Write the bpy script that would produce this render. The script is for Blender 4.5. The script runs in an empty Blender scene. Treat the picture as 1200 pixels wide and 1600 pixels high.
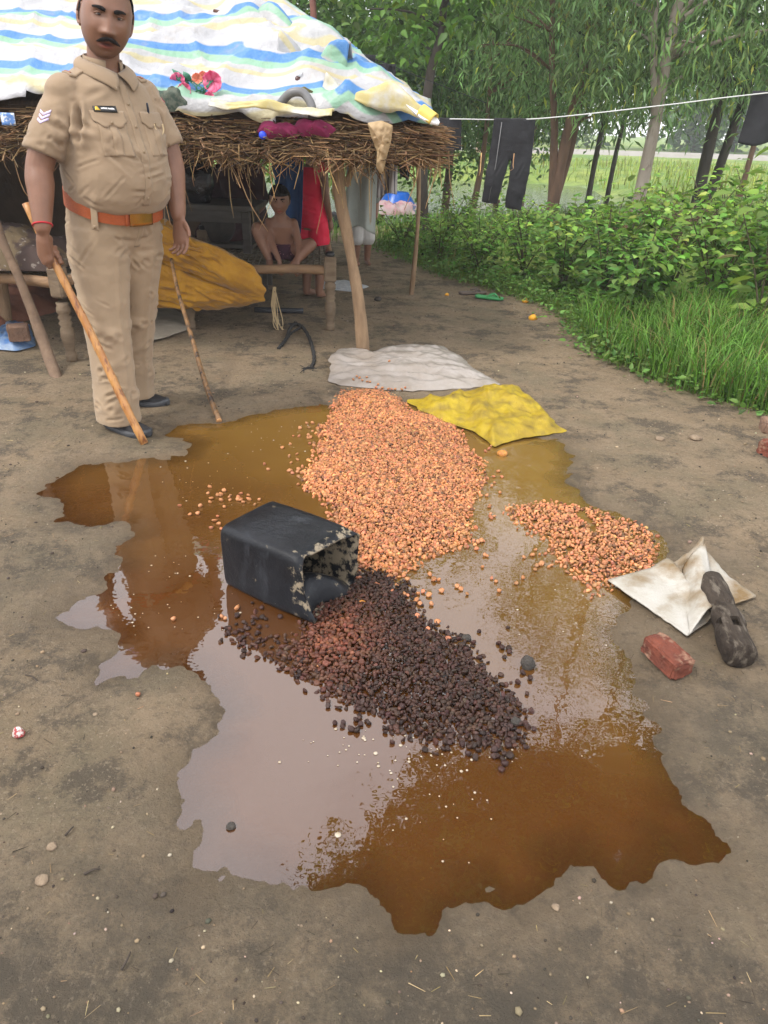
import bpy, math, random
import numpy as np
from mathutils import Vector, Matrix
from mathutils.bvhtree import BVHTree

random.seed(7)
rng = np.random.default_rng(7)
PI = math.pi
S = bpy.context.scene
COL = S.collection

# ------------------------------------------------------------------ camera
CAM_H, CAM_F, PITCH, ROLL = 1.35, 1150.0, math.radians(28.0), math.radians(2.0)
cd = bpy.data.cameras.new('camera')
cam = bpy.data.objects.new('camera', cd)
COL.objects.link(cam)
cd.sensor_fit = 'VERTICAL'
cd.sensor_height = 24.0
cd.lens = 24.0 * CAM_F / 1600.0
cd.clip_start, cd.clip_end = 0.05, 2000.0
_r = Vector((1, 0, 0)); _u = Vector((0, math.sin(PITCH), math.cos(PITCH))); _f = Vector((0, math.cos(PITCH), -math.sin(PITCH)))
_r2 = _r * math.cos(ROLL) + _u * math.sin(ROLL)
_u2 = _u * math.cos(ROLL) - _r * math.sin(ROLL)
cam.matrix_world = Matrix(((_r2.x, _u2.x, -_f.x, 0), (_r2.y, _u2.y, -_f.y, 0), (_r2.z, _u2.z, -_f.z, CAM_H), (0, 0, 0, 1)))
S.camera = cam

# ------------------------------------------------------------------ world, sun, exposure
SUN_EL, SUN_AZ = math.radians(55.0), math.radians(238.0)   # azimuth clockwise from +Y
w = bpy.data.worlds.new('World'); S.world = w; w.use_nodes = True
nt = w.node_tree; nt.nodes.clear()
out = nt.nodes.new('ShaderNodeOutputWorld'); bg = nt.nodes.new('ShaderNodeBackground')
sky = nt.nodes.new('ShaderNodeTexSky'); sky.sky_type = 'NISHITA'; sky.sun_disc = False
sky.sun_elevation = SUN_EL; sky.sun_rotation = SUN_AZ; sky.air_density = 1.2; sky.dust_density = 3.0
tc = nt.nodes.new('ShaderNodeTexCoord')
no = nt.nodes.new('ShaderNodeTexNoise'); no.inputs['Scale'].default_value = 2.2; no.inputs['Detail'].default_value = 5
mr = nt.nodes.new('ShaderNodeMapRange'); mr.inputs['From Min'].default_value = .32; mr.inputs['From Max'].default_value = .62
mr.inputs['To Min'].default_value = .55; mr.inputs['To Max'].default_value = .97
mx = nt.nodes.new('ShaderNodeMix'); mx.data_type = 'RGBA'
mx.inputs['B'].default_value = (10.2, 10.1, 10.4, 1)       # bright cloud deck
nt.links.new(tc.outputs['Generated'], no.inputs['Vector'])
nt.links.new(no.outputs['Fac'], mr.inputs['Value'])
nt.links.new(mr.outputs['Result'], mx.inputs['Factor'])
nt.links.new(sky.outputs['Color'], mx.inputs['A'])
nt.links.new(mx.outputs['Result'], bg.inputs['Color'])
bg.inputs['Strength'].default_value = 0.15
nt.links.new(bg.outputs['Background'], out.inputs['Surface'])
sl = bpy.data.lights.new('sun', 'SUN'); sun = bpy.data.objects.new('sun', sl); COL.objects.link(sun)
sl.energy = 1.5; sl.angle = math.radians(11); sl.color = (1, .96, .9)
_d = Vector((math.sin(SUN_AZ) * math.cos(SUN_EL), math.cos(SUN_AZ) * math.cos(SUN_EL), math.sin(SUN_EL)))
sun.rotation_euler = _d.to_track_quat('Z', 'Y').to_euler()
sun.location = _d * 30
S.view_settings.view_transform = 'Standard'
S.view_settings.look = 'None'
S.view_settings.exposure = 0.78
S.view_settings.gamma = 1.0
S.view_settings.use_curve_mapping = False
S.render.engine = 'CYCLES'
S.cycles.use_denoising = True
S.cycles.max_bounces = 8
S.cycles.volume_bounces = 1
S.cycles.transparent_max_bounces = 12
S.cycles.use_adaptive_sampling = True

# ------------------------------------------------------------------ placing: measured sight lines to ground points
_C = Vector((0, 0, CAM_H))
def sight(px, py):
    return _f + _r2 * ((px - 600) / CAM_F) + _u2 * ((800 - py) / CAM_F)
def G(px, py, z=0.0):
    d = sight(px, py); t = (z - CAM_H) / d.z
    p = _C + d * t
    return (p.x, p.y, z)
def D(px, py, Y):
    d = sight(px, py); p = _C + d * (Y / d.y)
    return (p.x, Y, p.z)

# ------------------------------------------------------------------ scene helpers
def tag(o, label=None, cat=None, group=None, kind=None):
    if label: o['label'] = label
    if cat: o['category'] = cat
    if group: o['group'] = group
    if kind: o['kind'] = kind
    return o
def thing(name, label, cat, loc=(0, 0, 0), rz=0.0, group=None):
    o = bpy.data.objects.new(name, None); COL.objects.link(o)
    o.empty_display_size = .05
    o.location = loc; o.rotation_euler = (0, 0, rz)
    return tag(o, label, cat, group)
def mk(name, geo, mat, parent=None, smooth=True, cols=None, attrs=None):
    V, F = geo
    me = bpy.data.meshes.new(name)
    V = np.asarray(V, dtype=np.float64).reshape(-1, 3)
    if isinstance(F, np.ndarray):
        n, k = F.shape
        me.vertices.add(len(V)); me.vertices.foreach_set('co', V.astype(np.float32).ravel())
        me.loops.add(n * k); me.loops.foreach_set('vertex_index', F.astype(np.int32).ravel())
        me.polygons.add(n); me.polygons.foreach_set('loop_start', np.arange(0, n * k, k, dtype=np.int32))
        me.update(calc_edges=True)
    else:
        me.from_pydata(V.tolist(), [], [list(map(int, f)) for f in F])
        me.update()
    if smooth: me.polygons.foreach_set('use_smooth', np.ones(len(me.polygons), dtype=bool))
    if cols is not None:
        a = me.attributes.new('Col', 'FLOAT_COLOR', 'POINT')
        c = np.ones((len(V), 4), dtype=np.float32); c[:, :3] = cols
        a.data.foreach_set('color', c.ravel())
    for k, v in (attrs or {}).items():
        a = me.attributes.new(k, 'FLOAT', 'POINT'); a.data.foreach_set('value', np.asarray(v, dtype=np.float32))
    if mat: me.materials.append(mat)
    o = bpy.data.objects.new(name, me); COL.objects.link(o)
    if parent: o.parent = parent
    return o
def again(o, parent=None, loc=None, rot=None, scale=None, name=None):
    c = o.copy(); COL.objects.link(c)
    if parent: c.parent = parent
    if loc is not None: c.location = loc
    if rot is not None: c.rotation_euler = rot
    if scale is not None: c.scale = scale
    return c
def struct(o): o['kind'] = 'structure'; return o

# ------------------------------------------------------------------ numeric helpers
def vnoise(P, seed=0):
    seed = int(abs(seed) * 7) + 1
    P = np.asarray(P, float); i = np.floor(P).astype(np.int64); f = P - i; u = f * f * (3 - 2 * f)
    def h(a, b, c):
        n = (a * 374761393 + b * 668265263 + c * 1442695041 + seed * 974711) & 0x7fffffff
        n = ((n ^ (n >> 13)) * 1274126177) & 0x7fffffff
        n = ((n ^ (n >> 15)) * 668265263) & 0x7fffffff
        return ((n ^ (n >> 16)) & 0xffff) / 65535.0
    x, y, z = i[..., 0], i[..., 1], i[..., 2]
    def L(a, b, t): return a + (b - a) * t
    r = L(L(L(h(x, y, z), h(x + 1, y, z), u[..., 0]), L(h(x, y + 1, z), h(x + 1, y + 1, z), u[..., 0]), u[..., 1]),
          L(L(h(x, y, z + 1), h(x + 1, y, z + 1), u[..., 0]), L(h(x, y + 1, z + 1), h(x + 1, y + 1, z + 1), u[..., 0]), u[..., 1]), u[..., 2])
    return r * 2 - 1
def fbm(P, o=4, seed=0):
    P = np.asarray(P, float); r = 0; a = 1.0
    for k in range(o):
        r = r + a * vnoise(P * (2 ** k) + 17.3 * k, seed + k); a *= .5
    return r / 1.9
def sm(x, a, b):
    t = np.clip((x - a) / (b - a), 0, 1); return t * t * (3 - 2 * t)
def poly_sd(P, poly):
    """signed distance to a polygon, positive inside"""
    P = np.asarray(P, float); Q = np.asarray(poly, float)[:, :2]
    d = np.full(len(P), 1e9); ins = np.zeros(len(P), bool)
    for k in range(len(Q)):
        a, b = Q[k], Q[(k + 1) % len(Q)]
        e = b - a; q = P - a
        t = np.clip((q @ e) / max(e @ e, 1e-12), 0, 1)
        d = np.minimum(d, np.hypot(*(q - t[:, None] * e).T))
        c = (a[1] > P[:, 1]) != (b[1] > P[:, 1])
        with np.errstate(divide='ignore', invalid='ignore'):
            xx = (b[0] - a[0]) * (P[:, 1] - a[1]) / (b[1] - a[1] + 1e-15) + a[0]
        ins ^= c & (P[:, 0] < xx)
    return np.where(ins, d, -d)
def GP(pts, z=0.0): return [G(x, y, z) for x, y in pts]

# ------------------------------------------------------------------ geometry helpers
def J(*gs):
    V = []; F = []; n = 0
    for v, f in gs:
        v = np.asarray(v, float).reshape(-1, 3); V.append(v)
        F += [tuple(int(i) + n for i in q) for q in f]; n += len(v)
    return np.concatenate(V), F
def frames(P):
    P = np.asarray(P, float); T = np.gradient(P, axis=0); T /= np.linalg.norm(T, axis=1)[:, None] + 1e-12
    a = np.array([0, 0, 1.0]) if abs(T[0][2]) < .9 else np.array([1.0, 0, 0])
    n = np.cross(T[0], a); n /= np.linalg.norm(n); N = [n]
    for k in range(1, len(P)):
        n = N[-1] - T[k] * (N[-1] @ T[k]); n /= np.linalg.norm(n) + 1e-12; N.append(n)
    N = np.array(N); return T, N, np.cross(T, N)
def spline(pts, n=24):
    P = np.asarray(pts, float); k = len(P); t = np.linspace(0, k - 1, n); o = []
    for s in t:
        i = min(int(s), k - 2); u = s - i
        p0, p1, p2, p3 = P[max(i - 1, 0)], P[i], P[i + 1], P[min(i + 2, k - 1)]
        o.append(.5 * ((2 * p1) + (-p0 + p2) * u + (2 * p0 - 5 * p1 + 4 * p2 - p3) * u * u + (-p0 + 3 * p1 - 3 * p2 + p3) * u ** 3))
    return np.array(o)
def tube(P, R, n=10, dome=False, flat=1.0, up=None, rough=0.0, seed=0):
    """closed tube along P; R scalar or list; flat squeezes the second axis (up fixes the first)"""
    P = np.asarray(P, float); m = len(P); R = np.broadcast_to(np.asarray(R, float), (m,)).copy()
    T, N, B = frames(P)
    if up is not None:
        B = np.asarray(up, float)[None] - T * (T @ np.asarray(up, float))[:, None]
        B /= np.linalg.norm(B, axis=1)[:, None] + 1e-9; N = np.cross(B, T)
    if dome:
        a, b = R[0], R[-1]
        fl = min(1, flat)
        P = np.concatenate([[P[0] - T[0] * a * .85 * fl, P[0] - T[0] * a * .55 * fl], P, [P[-1] + T[-1] * b * .55 * fl, P[-1] + T[-1] * b * .85 * fl]])
        R = np.concatenate([[a * .35, a * .78], R, [b * .78, b * .35]])
        T = np.concatenate([T[:1], T[:1], T, T[-1:], T[-1:]]); N = np.concatenate([N[:1], N[:1], N, N[-1:], N[-1:]]); B = np.concatenate([B[:1], B[:1], B, B[-1:], B[-1:]])
        m += 4
    th = np.linspace(0, 2 * PI, n, endpoint=False)
    V = P[:, None] + R[:, None, None] * (np.cos(th)[None, :, None] * N[:, None] + flat * np.sin(th)[None, :, None] * B[:, None])
    if rough:
        q = V.reshape(-1, 3); V = (q + (q - np.repeat(P, n, 0)) * (fbm(q * 9, 3, seed) * rough)[:, None]).reshape(m, n, 3)
    V = V.reshape(-1, 3)
    F = [(k * n + j, k * n + (j + 1) % n, (k + 1) * n + (j + 1) % n, (k + 1) * n + j) for k in range(m - 1) for j in range(n)]
    F.append(tuple(range(n))[::-1]); F.append(tuple((m - 1) * n + j for j in range(n)))
    return V, F
def loft(rings, n=40, p=2.3):
    """rings: (cx, cy, z, rx, ry[, tilt_y]) horizontal superellipses"""
    th = np.linspace(0, 2 * PI, n, endpoint=False); V = []
    for r in rings:
        cx, cy, z, rx, ry = r[:5]; tl = r[5] if len(r) > 5 else 0
        x = np.sign(np.cos(th)) * np.abs(np.cos(th)) ** (2 / p) * rx; y = np.sign(np.sin(th)) * np.abs(np.sin(th)) ** (2 / p) * ry
        V.append(np.stack([cx + x, cy + y, z + tl * y], 1))
    m = len(rings)
    F = [(k * n + j, k * n + (j + 1) % n, (k + 1) * n + (j + 1) % n, (k + 1) * n + j) for k in range(m - 1) for j in range(n)]
    F.append(tuple(range(n))[::-1]); F.append(tuple((m - 1) * n + j for j in range(n)))
    return np.concatenate(V), F
def box(c, s, R=None, bev=.12):
    """chamfered box: centre, full sizes"""
    s = np.asarray(s, float) / 2; b = bev * s.min(); V = []; F = []
    for sx in (-1, 1):
        for sy in (-1, 1):
            for sz in (-1, 1):
                g = np.array([sx, sy, sz])
                for k in range(3):
                    q = g * (s - b); q[k] = g[k] * s[k]; V.append(q)
    def vid(sx, sy, sz, k): return (((sx > 0) * 2 + (sy > 0)) * 2 + (sz > 0)) * 3 + k
    for k in range(3):
        a, c2 = (k + 1) % 3, (k + 2) % 3
        for sg in (-1, 1):
            q = []
            for (u, v) in ((-1, -1), (1, -1), (1, 1), (-1, 1)):
                g = [0, 0, 0]; g[k] = sg; g[a] = u; g[c2] = v; q.append(vid(*g, k))
            F.append(q if sg > 0 else q[::-1])
        for u in (-1, 1):
            for v in (-1, 1):
                g1 = [0, 0, 0]; g1[k] = -1; g1[a] = u; g1[c2] = v; g2 = list(g1); g2[k] = 1
                q = [vid(*g1, a), vid(*g2, a), vid(*g2, c2), vid(*g1, c2)]
                F.append(q if u * v > 0 else q[::-1])
    for sx in (-1, 1):
        for sy in (-1, 1):
            for sz in (-1, 1):
                q = [vid(sx, sy, sz, 0), vid(sx, sy, sz, 1), vid(sx, sy, sz, 2)]
                F.append(q if sx * sy * sz > 0 else q[::-1])
    V = np.array(V)
    if R is not None: V = V @ np.asarray(R).T
    return V + np.asarray(c, float), F
def rotz(a): return np.array([[math.cos(a), -math.sin(a), 0], [math.sin(a), math.cos(a), 0], [0, 0, 1]])
def ball(c, r, nu=16, nv=10):
    r = np.broadcast_to(np.asarray(r, float), (3,)); V = []; F = []
    for k in range(1, nv):
        a = PI * k / nv
        for j in range(nu):
            b = 2 * PI * j / nu; V.append([math.sin(a) * math.cos(b), math.sin(a) * math.sin(b), math.cos(a)])
    V += [[0, 0, 1], [0, 0, -1]]; t = len(V) - 2
    for k in range(nv - 2):
        for j in range(nu): F.append((k * nu + j, (k + 1) * nu + j, (k + 1) * nu + (j + 1) % nu, k * nu + (j + 1) % nu))
    for j in range(nu):
        F.append((t, j, (j + 1) % nu)); F.append((t + 1, (nv - 2) * nu + (j + 1) % nu, (nv - 2) * nu + j))
    return np.array(V) * r + np.asarray(c, float), F
def remesh(gs, voxel, smooth=4, fac=.5):
    V, F = J(*gs)
    me = bpy.data.meshes.new('tmp'); me.from_pydata(V.tolist(), [], F); o = bpy.data.objects.new('tmp', me); COL.objects.link(o)
    m = o.modifiers.new('r', 'REMESH'); m.mode = 'VOXEL'; m.voxel_size = voxel
    if smooth:
        s = o.modifiers.new('s', 'SMOOTH'); s.iterations = smooth; s.factor = fac
    e = o.evaluated_get(bpy.context.evaluated_depsgraph_get()); q = e.to_mesh()
    co = np.empty(len(q.vertices) * 3, np.float32); q.vertices.foreach_get('co', co)
    fs = np.empty(len(q.loops), np.int32); q.loops.foreach_get('vertex_index', fs)
    e.to_mesh_clear(); bpy.data.objects.remove(o); bpy.data.meshes.remove(me)
    return co.reshape(-1, 3).astype(float), fs.reshape(-1, 4)
def normals(V, F):
    N = np.zeros_like(V); Q = np.asarray(F)
    n = np.cross(V[Q[:, 2]] - V[Q[:, 0]], V[Q[:, 3 if Q.shape[1] > 3 else 1]] - V[Q[:, 1 if Q.shape[1] > 3 else 0]])
    if Q.shape[1] == 3: n = -n
    for k in range(Q.shape[1]): np.add.at(N, Q[:, k], n)
    return N / (np.linalg.norm(N, axis=1)[:, None] + 1e-12)
def bulk(TV, TF, A, O):
    """N transformed copies of a template: A (N,3,3), O (N,3)"""
    TV = np.asarray(TV, float); TF = np.asarray(TF, int); N = len(O)
    V = np.einsum('nij,kj->nki', A, TV) + np.asarray(O)[:, None]
    F = TF[None] + (np.arange(N) * len(TV))[:, None, None]
    return V.reshape(-1, 3), F.reshape(-1, TF.shape[1])
def basis(dirs, rollrng=None, up=(0, 0, 1)):
    """matrices whose first column points along dirs, third roughly up (random roll)"""
    d = np.asarray(dirs, float); d = d / (np.linalg.norm(d, axis=1)[:, None] + 1e-12)
    u = np.broadcast_to(np.asarray(up, float), d.shape) + rng.normal(0, 1e-3, d.shape)
    y = np.cross(u, d); y /= np.linalg.norm(y, axis=1)[:, None] + 1e-12; z = np.cross(d, y)
    if rollrng is not None:
        a = rng.uniform(-rollrng, rollrng, len(d))[:, None]; y, z = y * np.cos(a) + z * np.sin(a), z * np.cos(a) - y * np.sin(a)
    return np.stack([d, y, z], 2)
def rotmats(n):
    q = rng.normal(0, 1, (n, 4)); q /= np.linalg.norm(q, axis=1)[:, None]; a, b, c, d = q.T
    return np.stack([np.stack([1 - 2 * (c * c + d * d), 2 * (b * c - a * d), 2 * (b * d + a * c)], 1), np.stack([2 * (b * c + a * d), 1 - 2 * (b * b + d * d), 2 * (c * d - a * b)], 1), np.stack([2 * (b * d - a * c), 2 * (c * d + a * b), 1 - 2 * (b * b + c * c)], 1)], 1)
def vary(n, base, amt=.2, hue=.06):
    b = np.asarray(base, float)[None] * (1 + rng.normal(0, amt, (n, 1))) * (1 + rng.normal(0, hue, (n, 3)))
    return np.clip(b, .002, .95)

# ------------------------------------------------------------------ material helpers
def M(name, c1, c2=None, rough=.8, scale=6.0, bump=0.0, bscale=60.0, metal=0.0, spec=.4, stretch=(1, 1, 1), lo=.35, hi=.65, detail=6, c3=None, s3=30.0, lo3=.6, hi3=.68, attr=False, trans=0.0, alpha=1.0, coat=0.0, rough2=None, sheen=0.0, sss=0.0):
    m = bpy.data.materials.new(name); m.use_nodes = True; t = m.node_tree; b = t.nodes['Principled BSDF']
    L = t.links.new
    co = t.nodes.new('ShaderNodeTexCoord'); mp = t.nodes.new('ShaderNodeMapping'); mp.inputs['Scale'].default_value = stretch
    L(co.outputs['Object'], mp.inputs['Vector'])
    def noise(sc, d=detail):
        n = t.nodes.new('ShaderNodeTexNoise'); n.inputs['Scale'].default_value = sc; n.inputs['Detail'].default_value = d; n.inputs['Roughness'].default_value = .6
        L(mp.outputs['Vector'], n.inputs['Vector']); return n
    def ramp(src, a, bb):
        r = t.nodes.new('ShaderNodeMapRange'); r.inputs['From Min'].default_value = a; r.inputs['From Max'].default_value = bb
        L(src, r.inputs['Value']); return r.outputs['Result']
    def mix(f, a, bb, mode='MIX'):
        x = t.nodes.new('ShaderNodeMix'); x.data_type = 'RGBA'; x.blend_type = mode
        for s, v in (('Factor', f), ('A', a), ('B', bb)):
            if hasattr(v, 'links'): L(v, x.inputs[s])
            else: x.inputs[s].default_value = v if s == 'Factor' else (*v, 1)
        return x.outputs['Result']
    col = tuple(c1)
    if c2 is not None:
        f = ramp(noise(scale).outputs['Fac'], lo, hi); col = mix(f, tuple(c1), tuple(c2))
        if rough2 is not None:
            r = t.nodes.new('ShaderNodeMapRange'); r.inputs['To Min'].default_value = rough; r.inputs['To Max'].default_value = rough2
            L(f, r.inputs['Value']); L(r.outputs['Result'], b.inputs['Roughness'])
    if c3 is not None: col = mix(ramp(noise(s3).outputs['Fac'], lo3, hi3), col, tuple(c3))
    if attr:
        a = t.nodes.new('ShaderNodeAttribute'); a.attribute_name = 'Col'
        col = mix(1.0, col, a.outputs['Color'], 'MULTIPLY')
    if hasattr(col, 'links'): L(col, b.inputs['Base Color'])
    else: b.inputs['Base Color'].default_value = (*col, 1)
    if rough2 is None or c2 is None: b.inputs['Roughness'].default_value = rough
    b.inputs['Metallic'].default_value = metal; b.inputs['Specular IOR Level'].default_value = spec
    b.inputs['Coat Weight'].default_value = coat; b.inputs['Sheen Weight'].default_value = sheen
    if sss: b.inputs['Subsurface Weight'].default_value = sss; b.inputs['Subsurface Radius'].default_value = (.012, .005, .003)
    if bump:
        bp = t.nodes.new('ShaderNodeBump'); bp.inputs['Strength'].default_value = bump; bp.inputs['Distance'].default_value = .01
        L(noise(bscale, 4).outputs['Fac'], bp.inputs['Height']); L(bp.outputs['Normal'], b.inputs['Normal'])
    if trans:
        tr = t.nodes.new('ShaderNodeBsdfTranslucent'); ms = t.nodes.new('ShaderNodeMixShader'); ms.inputs['Fac'].default_value = trans
        if hasattr(col, 'links'): L(col, tr.inputs['Color'])
        else: tr.inputs['Color'].default_value = (*col, 1)
        L(b.outputs['BSDF'], ms.inputs[1]); L(tr.outputs['BSDF'], ms.inputs[2]); L(ms.outputs['Shader'], t.nodes['Material Output'].inputs['Surface'])
    if alpha < 1: b.inputs['Alpha'].default_value = alpha
    return m

def sheet(fn, nu=24, nv=24, th=.003):
    """closed thin cloth from fn(u, v) -> (..., 3), u and v in 0..1"""
    u, v = np.meshgrid(np.linspace(0, 1, nu), np.linspace(0, 1, nv), indexing='ij')
    P = np.asarray(fn(u, v), float)
    if P.shape[0] == 3 and P.ndim == 3 and P.shape[-1] != 3: P = np.moveaxis(P, 0, -1)
    du = np.gradient(P, axis=0); dv = np.gradient(P, axis=1); n = np.cross(du, dv); n /= np.linalg.norm(n, axis=2)[..., None] + 1e-12
    A = (P + n * th / 2).reshape(-1, 3); B = (P - n * th / 2).reshape(-1, 3); k = nu * nv
    I = np.arange(k).reshape(nu, nv)
    q = np.stack([I[:-1, :-1], I[1:, :-1], I[1:, 1:], I[:-1, 1:]], -1).reshape(-1, 4)
    rim = np.concatenate([I[:, 0], I[-1, 1:], I[-2::-1, -1], I[0, -2:0:-1]])
    nx = np.roll(rim, -1)
    s = np.stack([rim, rim + k, nx + k, nx], 1)
    return np.concatenate([A, B]), np.concatenate([q, q[:, ::-1] + k, s])
def st(*a): return np.stack(np.broadcast_arrays(*a), -1)

# ================================================================== GROUND, PUDDLE, POND, FIELD, ROAD
PUD = GP([(520, 634), (640, 628), (760, 680), (870, 686), (897, 715), (885, 750), (925, 790), (990, 815), (1040, 838), (1045, 870), (1000, 915), (955, 985), (985, 1070), (1020, 1130), (1045, 1190), (1080, 1260), (1138, 1325), (1128, 1348), (1075, 1345), (1040, 1330), (1010, 1385), (965, 1378), (925, 1345), (885, 1358), (850, 1405), (812, 1428), (790, 1422), (760, 1395), (720, 1402), (690, 1422), (655, 1462), (620, 1470), (604, 1440), (600, 1405), (570, 1380), (540, 1374), (500, 1387), (450, 1384), (410, 1368), (355, 1352), (330, 1384), (298, 1384), (312, 1340), (298, 1290), (283, 1220), (290, 1190), (332, 1150), (345, 1115), (330, 1072), (268, 1040), (205, 1050), (160, 1062), (172, 1030), (182, 992), (104, 968), (112, 935), (162, 925), (170, 900), (192, 880), (178, 852), (212, 830), (190, 814), (140, 820), (95, 812), (100, 790), (68, 770), (80, 755), (130, 725), (205, 722), (290, 712), (300, 692), (262, 680), (272, 663), (350, 660), (430, 640), (500, 632)])
POND = [(-16, 12.6), (-3, 13.0), (.6, 14.5), (2.6, 16.5), (5.2, 21), (6, 27.5), (-2, 29), (-16, 28)]
VEG = [(-.25, 9.3), (.35, 7.75), (.95, 6.85), (1.36, 6.2), (1.38, 5.2), (1.42, 4.75), (1.68, 4.2), (2.1, 3.75), (4.5, 2.6), (12, 3), (12, 13), (3, 13), (-.2, 12)]
def ground_h(x, y):
    P = np.stack([x, y], 1)
    nz = np.stack([x, y, np.zeros_like(x)], 1)
    z = .010 + .006 * fbm(nz * 1.3, 3, 3) + .0035 * fbm(nz * 7, 4, 5) + .0022 * vnoise(nz * 38, 9)
    near = (np.abs(x) < 2.2) & (y > .5) & (y < 4.4)
    sd = np.full(len(x), -1.0)
    if near.any():
        s = poly_sd(P[near], PUD)
        s = s + .022 * fbm(nz[near] * 9, 4, 21)
        sd[near] = s
        z[near] = np.where(s > -.09, np.clip(-.085 * s, -.03, .009) + .0036 * fbm(nz[near] * 24, 4, 31), np.maximum(z[near], .004))
    # hut floor is a little raised earth on the left
    z = z + .05 * sm(-x, 1.6, 2.6) * sm(y, 4.2, 5.0) * (1 - sm(y, 9, 11)) * (1 + .5 * fbm(nz * 3, 3, 8))
    # mounded bank under the shrubs
    vs = np.full(len(x), -1.0); far = (y > 2) & (y < 15) & (x > -2) & (x < 13)
    vs[far] = poly_sd(P[far], VEG)
    z = z + np.where(vs > -.1, .1 * sm(vs, -.1, .8) * (1 + .6 * fbm(nz * 2.0, 3, 12)), 0)
    ps = np.full(len(x), -9.0); q = (y > 9) & (y < 36) & (np.abs(x) < 26)
    ps[q] = poly_sd(P[q], POND)
    z = z - .75 * sm(ps + .3 * fbm(nz * .7, 3, 2), -2.6, .8)
    z = z + (y > 11) * .08 * fbm(nz * .3, 3, 4) * sm(y, 11, 16)
    grass = np.maximum(sm(vs, -.1, .25), sm(y + .8 * fbm(nz * .5, 2, 6), 10.2, 12.5)) * (1 - sm(ps, -.35, .1))
    return z, sd, grass, ps
def axis(segs):
    o = [segs[0][0]]
    for a, b, s in segs: o += list(np.linspace(a, b, max(2, int(round((b - a) / s)) + 1))[1:])
    return np.array(o)
gx = np.concatenate([-np.geomspace(150, 4.3, 26), axis([(-4.2, -1.7, .05), (-1.7, 1.5, .0125), (1.5, 4.2, .05)]), np.geomspace(4.3, 150, 26)])
gy = np.concatenate([-np.geomspace(60, .6, 12), axis([(-.4, .6, .05), (.6, 2.6, .0125), (2.6, 4.3, .02), (4.3, 9, .06), (9, 36, .5)]), np.geomspace(37, 170, 30)])
X, Y = np.meshgrid(gx, gy, indexing='ij')
gz, gsd, ggr, gps = ground_h(X.ravel(), Y.ravel())
I = np.arange(X.size).reshape(X.shape)
gF = np.stack([I[:-1, :-1], I[1:, :-1], I[1:, 1:], I[:-1, 1:]], -1).reshape(-1, 4)
m_ground = bpy.data.materials.new('packed_earth'); m_ground.use_nodes = True
def ground_material(m):
    t = m.node_tree; b = t.nodes['Principled BSDF']; L = t.links.new
    co = t.nodes.new('ShaderNodeTexCoord').outputs['Object']
    def noise(sc, d=6, ro=.6, off=0):
        n = t.nodes.new('ShaderNodeTexNoise'); n.inputs['Scale'].default_value = sc; n.inputs['Detail'].default_value = d; n.inputs['Roughness'].default_value = ro
        if off:
            mp = t.nodes.new('ShaderNodeMapping'); mp.inputs['Location'].default_value = (off, off * 2, 0); L(co, mp.inputs['Vector']); L(mp.outputs['Vector'], n.inputs['Vector'])
        else: L(co, n.inputs['Vector'])
        return n.outputs['Fac']
    def ramp(s, a, c, lo=0, hi=1):
        r = t.nodes.new('ShaderNodeMapRange'); r.inputs['From Min'].default_value = a; r.inputs['From Max'].default_value = c
        r.inputs['To Min'].default_value = lo; r.inputs['To Max'].default_value = hi; L(s, r.inputs['Value']); return r.outputs['Result']
    def mix(f, a, c, mode='MIX'):
        x = t.nodes.new('ShaderNodeMix'); x.data_type = 'RGBA'; x.blend_type = mode
        for s, v in (('Factor', f), ('A', a), ('B', c)):
            if hasattr(v, 'links'): L(v, x.inputs[s])
            else: x.inputs[s].default_value = v if s == 'Factor' else (*v, 1)
        return x.outputs['Result']
    def at(n):
        a = t.nodes.new('ShaderNodeAttribute'); a.attribute_name = n; return a.outputs['Fac']
    def mul(a, c):
        x = t.nodes.new('ShaderNodeMath'); x.operation = 'MULTIPLY'
        for k, v in enumerate((a, c)):
            if hasattr(v, 'links'): L(v, x.inputs[k])
            else: x.inputs[k].default_value = v
        return x.outputs[0]
    c = mix(ramp(noise(1.6, 10, .7), .38, .62), (.265, .190, .113), (.205, .151, .092))
    c = mix(ramp(noise(4.5, 12, .75, 3), .44, .60), c, (.275, .204, .128))
    c = mix(mul(ramp(noise(2.0, 12, .74, 11), .47, .62), .55), c, (.135, .118, .072))        # mossy grey-green skin
    c = mix(mul(ramp(noise(3.4, 14, .80, 19), .505, .57), .78), c, (.070, .056, .039))          # dark trodden spots
    c = mix(mul(ramp(noise(60, 6, .75, 5), .52, .60), .45), c, (.095, .070, .046))          # grit
    c = mix(mul(ramp(noise(95, 5, .7, 9), .56, .64), .55), c, (.36, .285, .195))
    c = mix(mul(at('stain_vignette'), ramp(noise(6, 14, .8, 23), .42, .56, .30, .95)), c, (.066, .056, .040))  # damp stain plus lens vignetting, both darkened into the earth colour
    wet = at('wet'); c = mix(mul(wet, .50), c, (.085, .058, .032))
    g = mix(ramp(noise(.35, 5, .6), .4, .62), (.10, .19, .030), (.24, .29, .055))
    g = mix(ramp(noise(3, 6, .7, 7), .45, .7), g, (.075, .12, .025))
    c = mix(at('grass'), c, g)
    L(c, b.inputs['Base Color'])
    L(ramp(wet, 0, 1, .92, .38), b.inputs['Roughness']); b.inputs['Specular IOR Level'].default_value = .35
    bp = t.nodes.new('ShaderNodeBump'); bp.inputs['Strength'].default_value = 1.0; bp.inputs['Distance'].default_value = .018
    h = t.nodes.new('ShaderNodeMath'); h.operation = 'ADD'; L(noise(22, 12, .8), h.inputs[0]); L(mul(noise(190, 4, .7), .6), h.inputs[1])
    L(h.outputs[0], bp.inputs['Height']); L(bp.outputs['Normal'], b.inputs['Normal'])
ground_material(m_ground)
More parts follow.
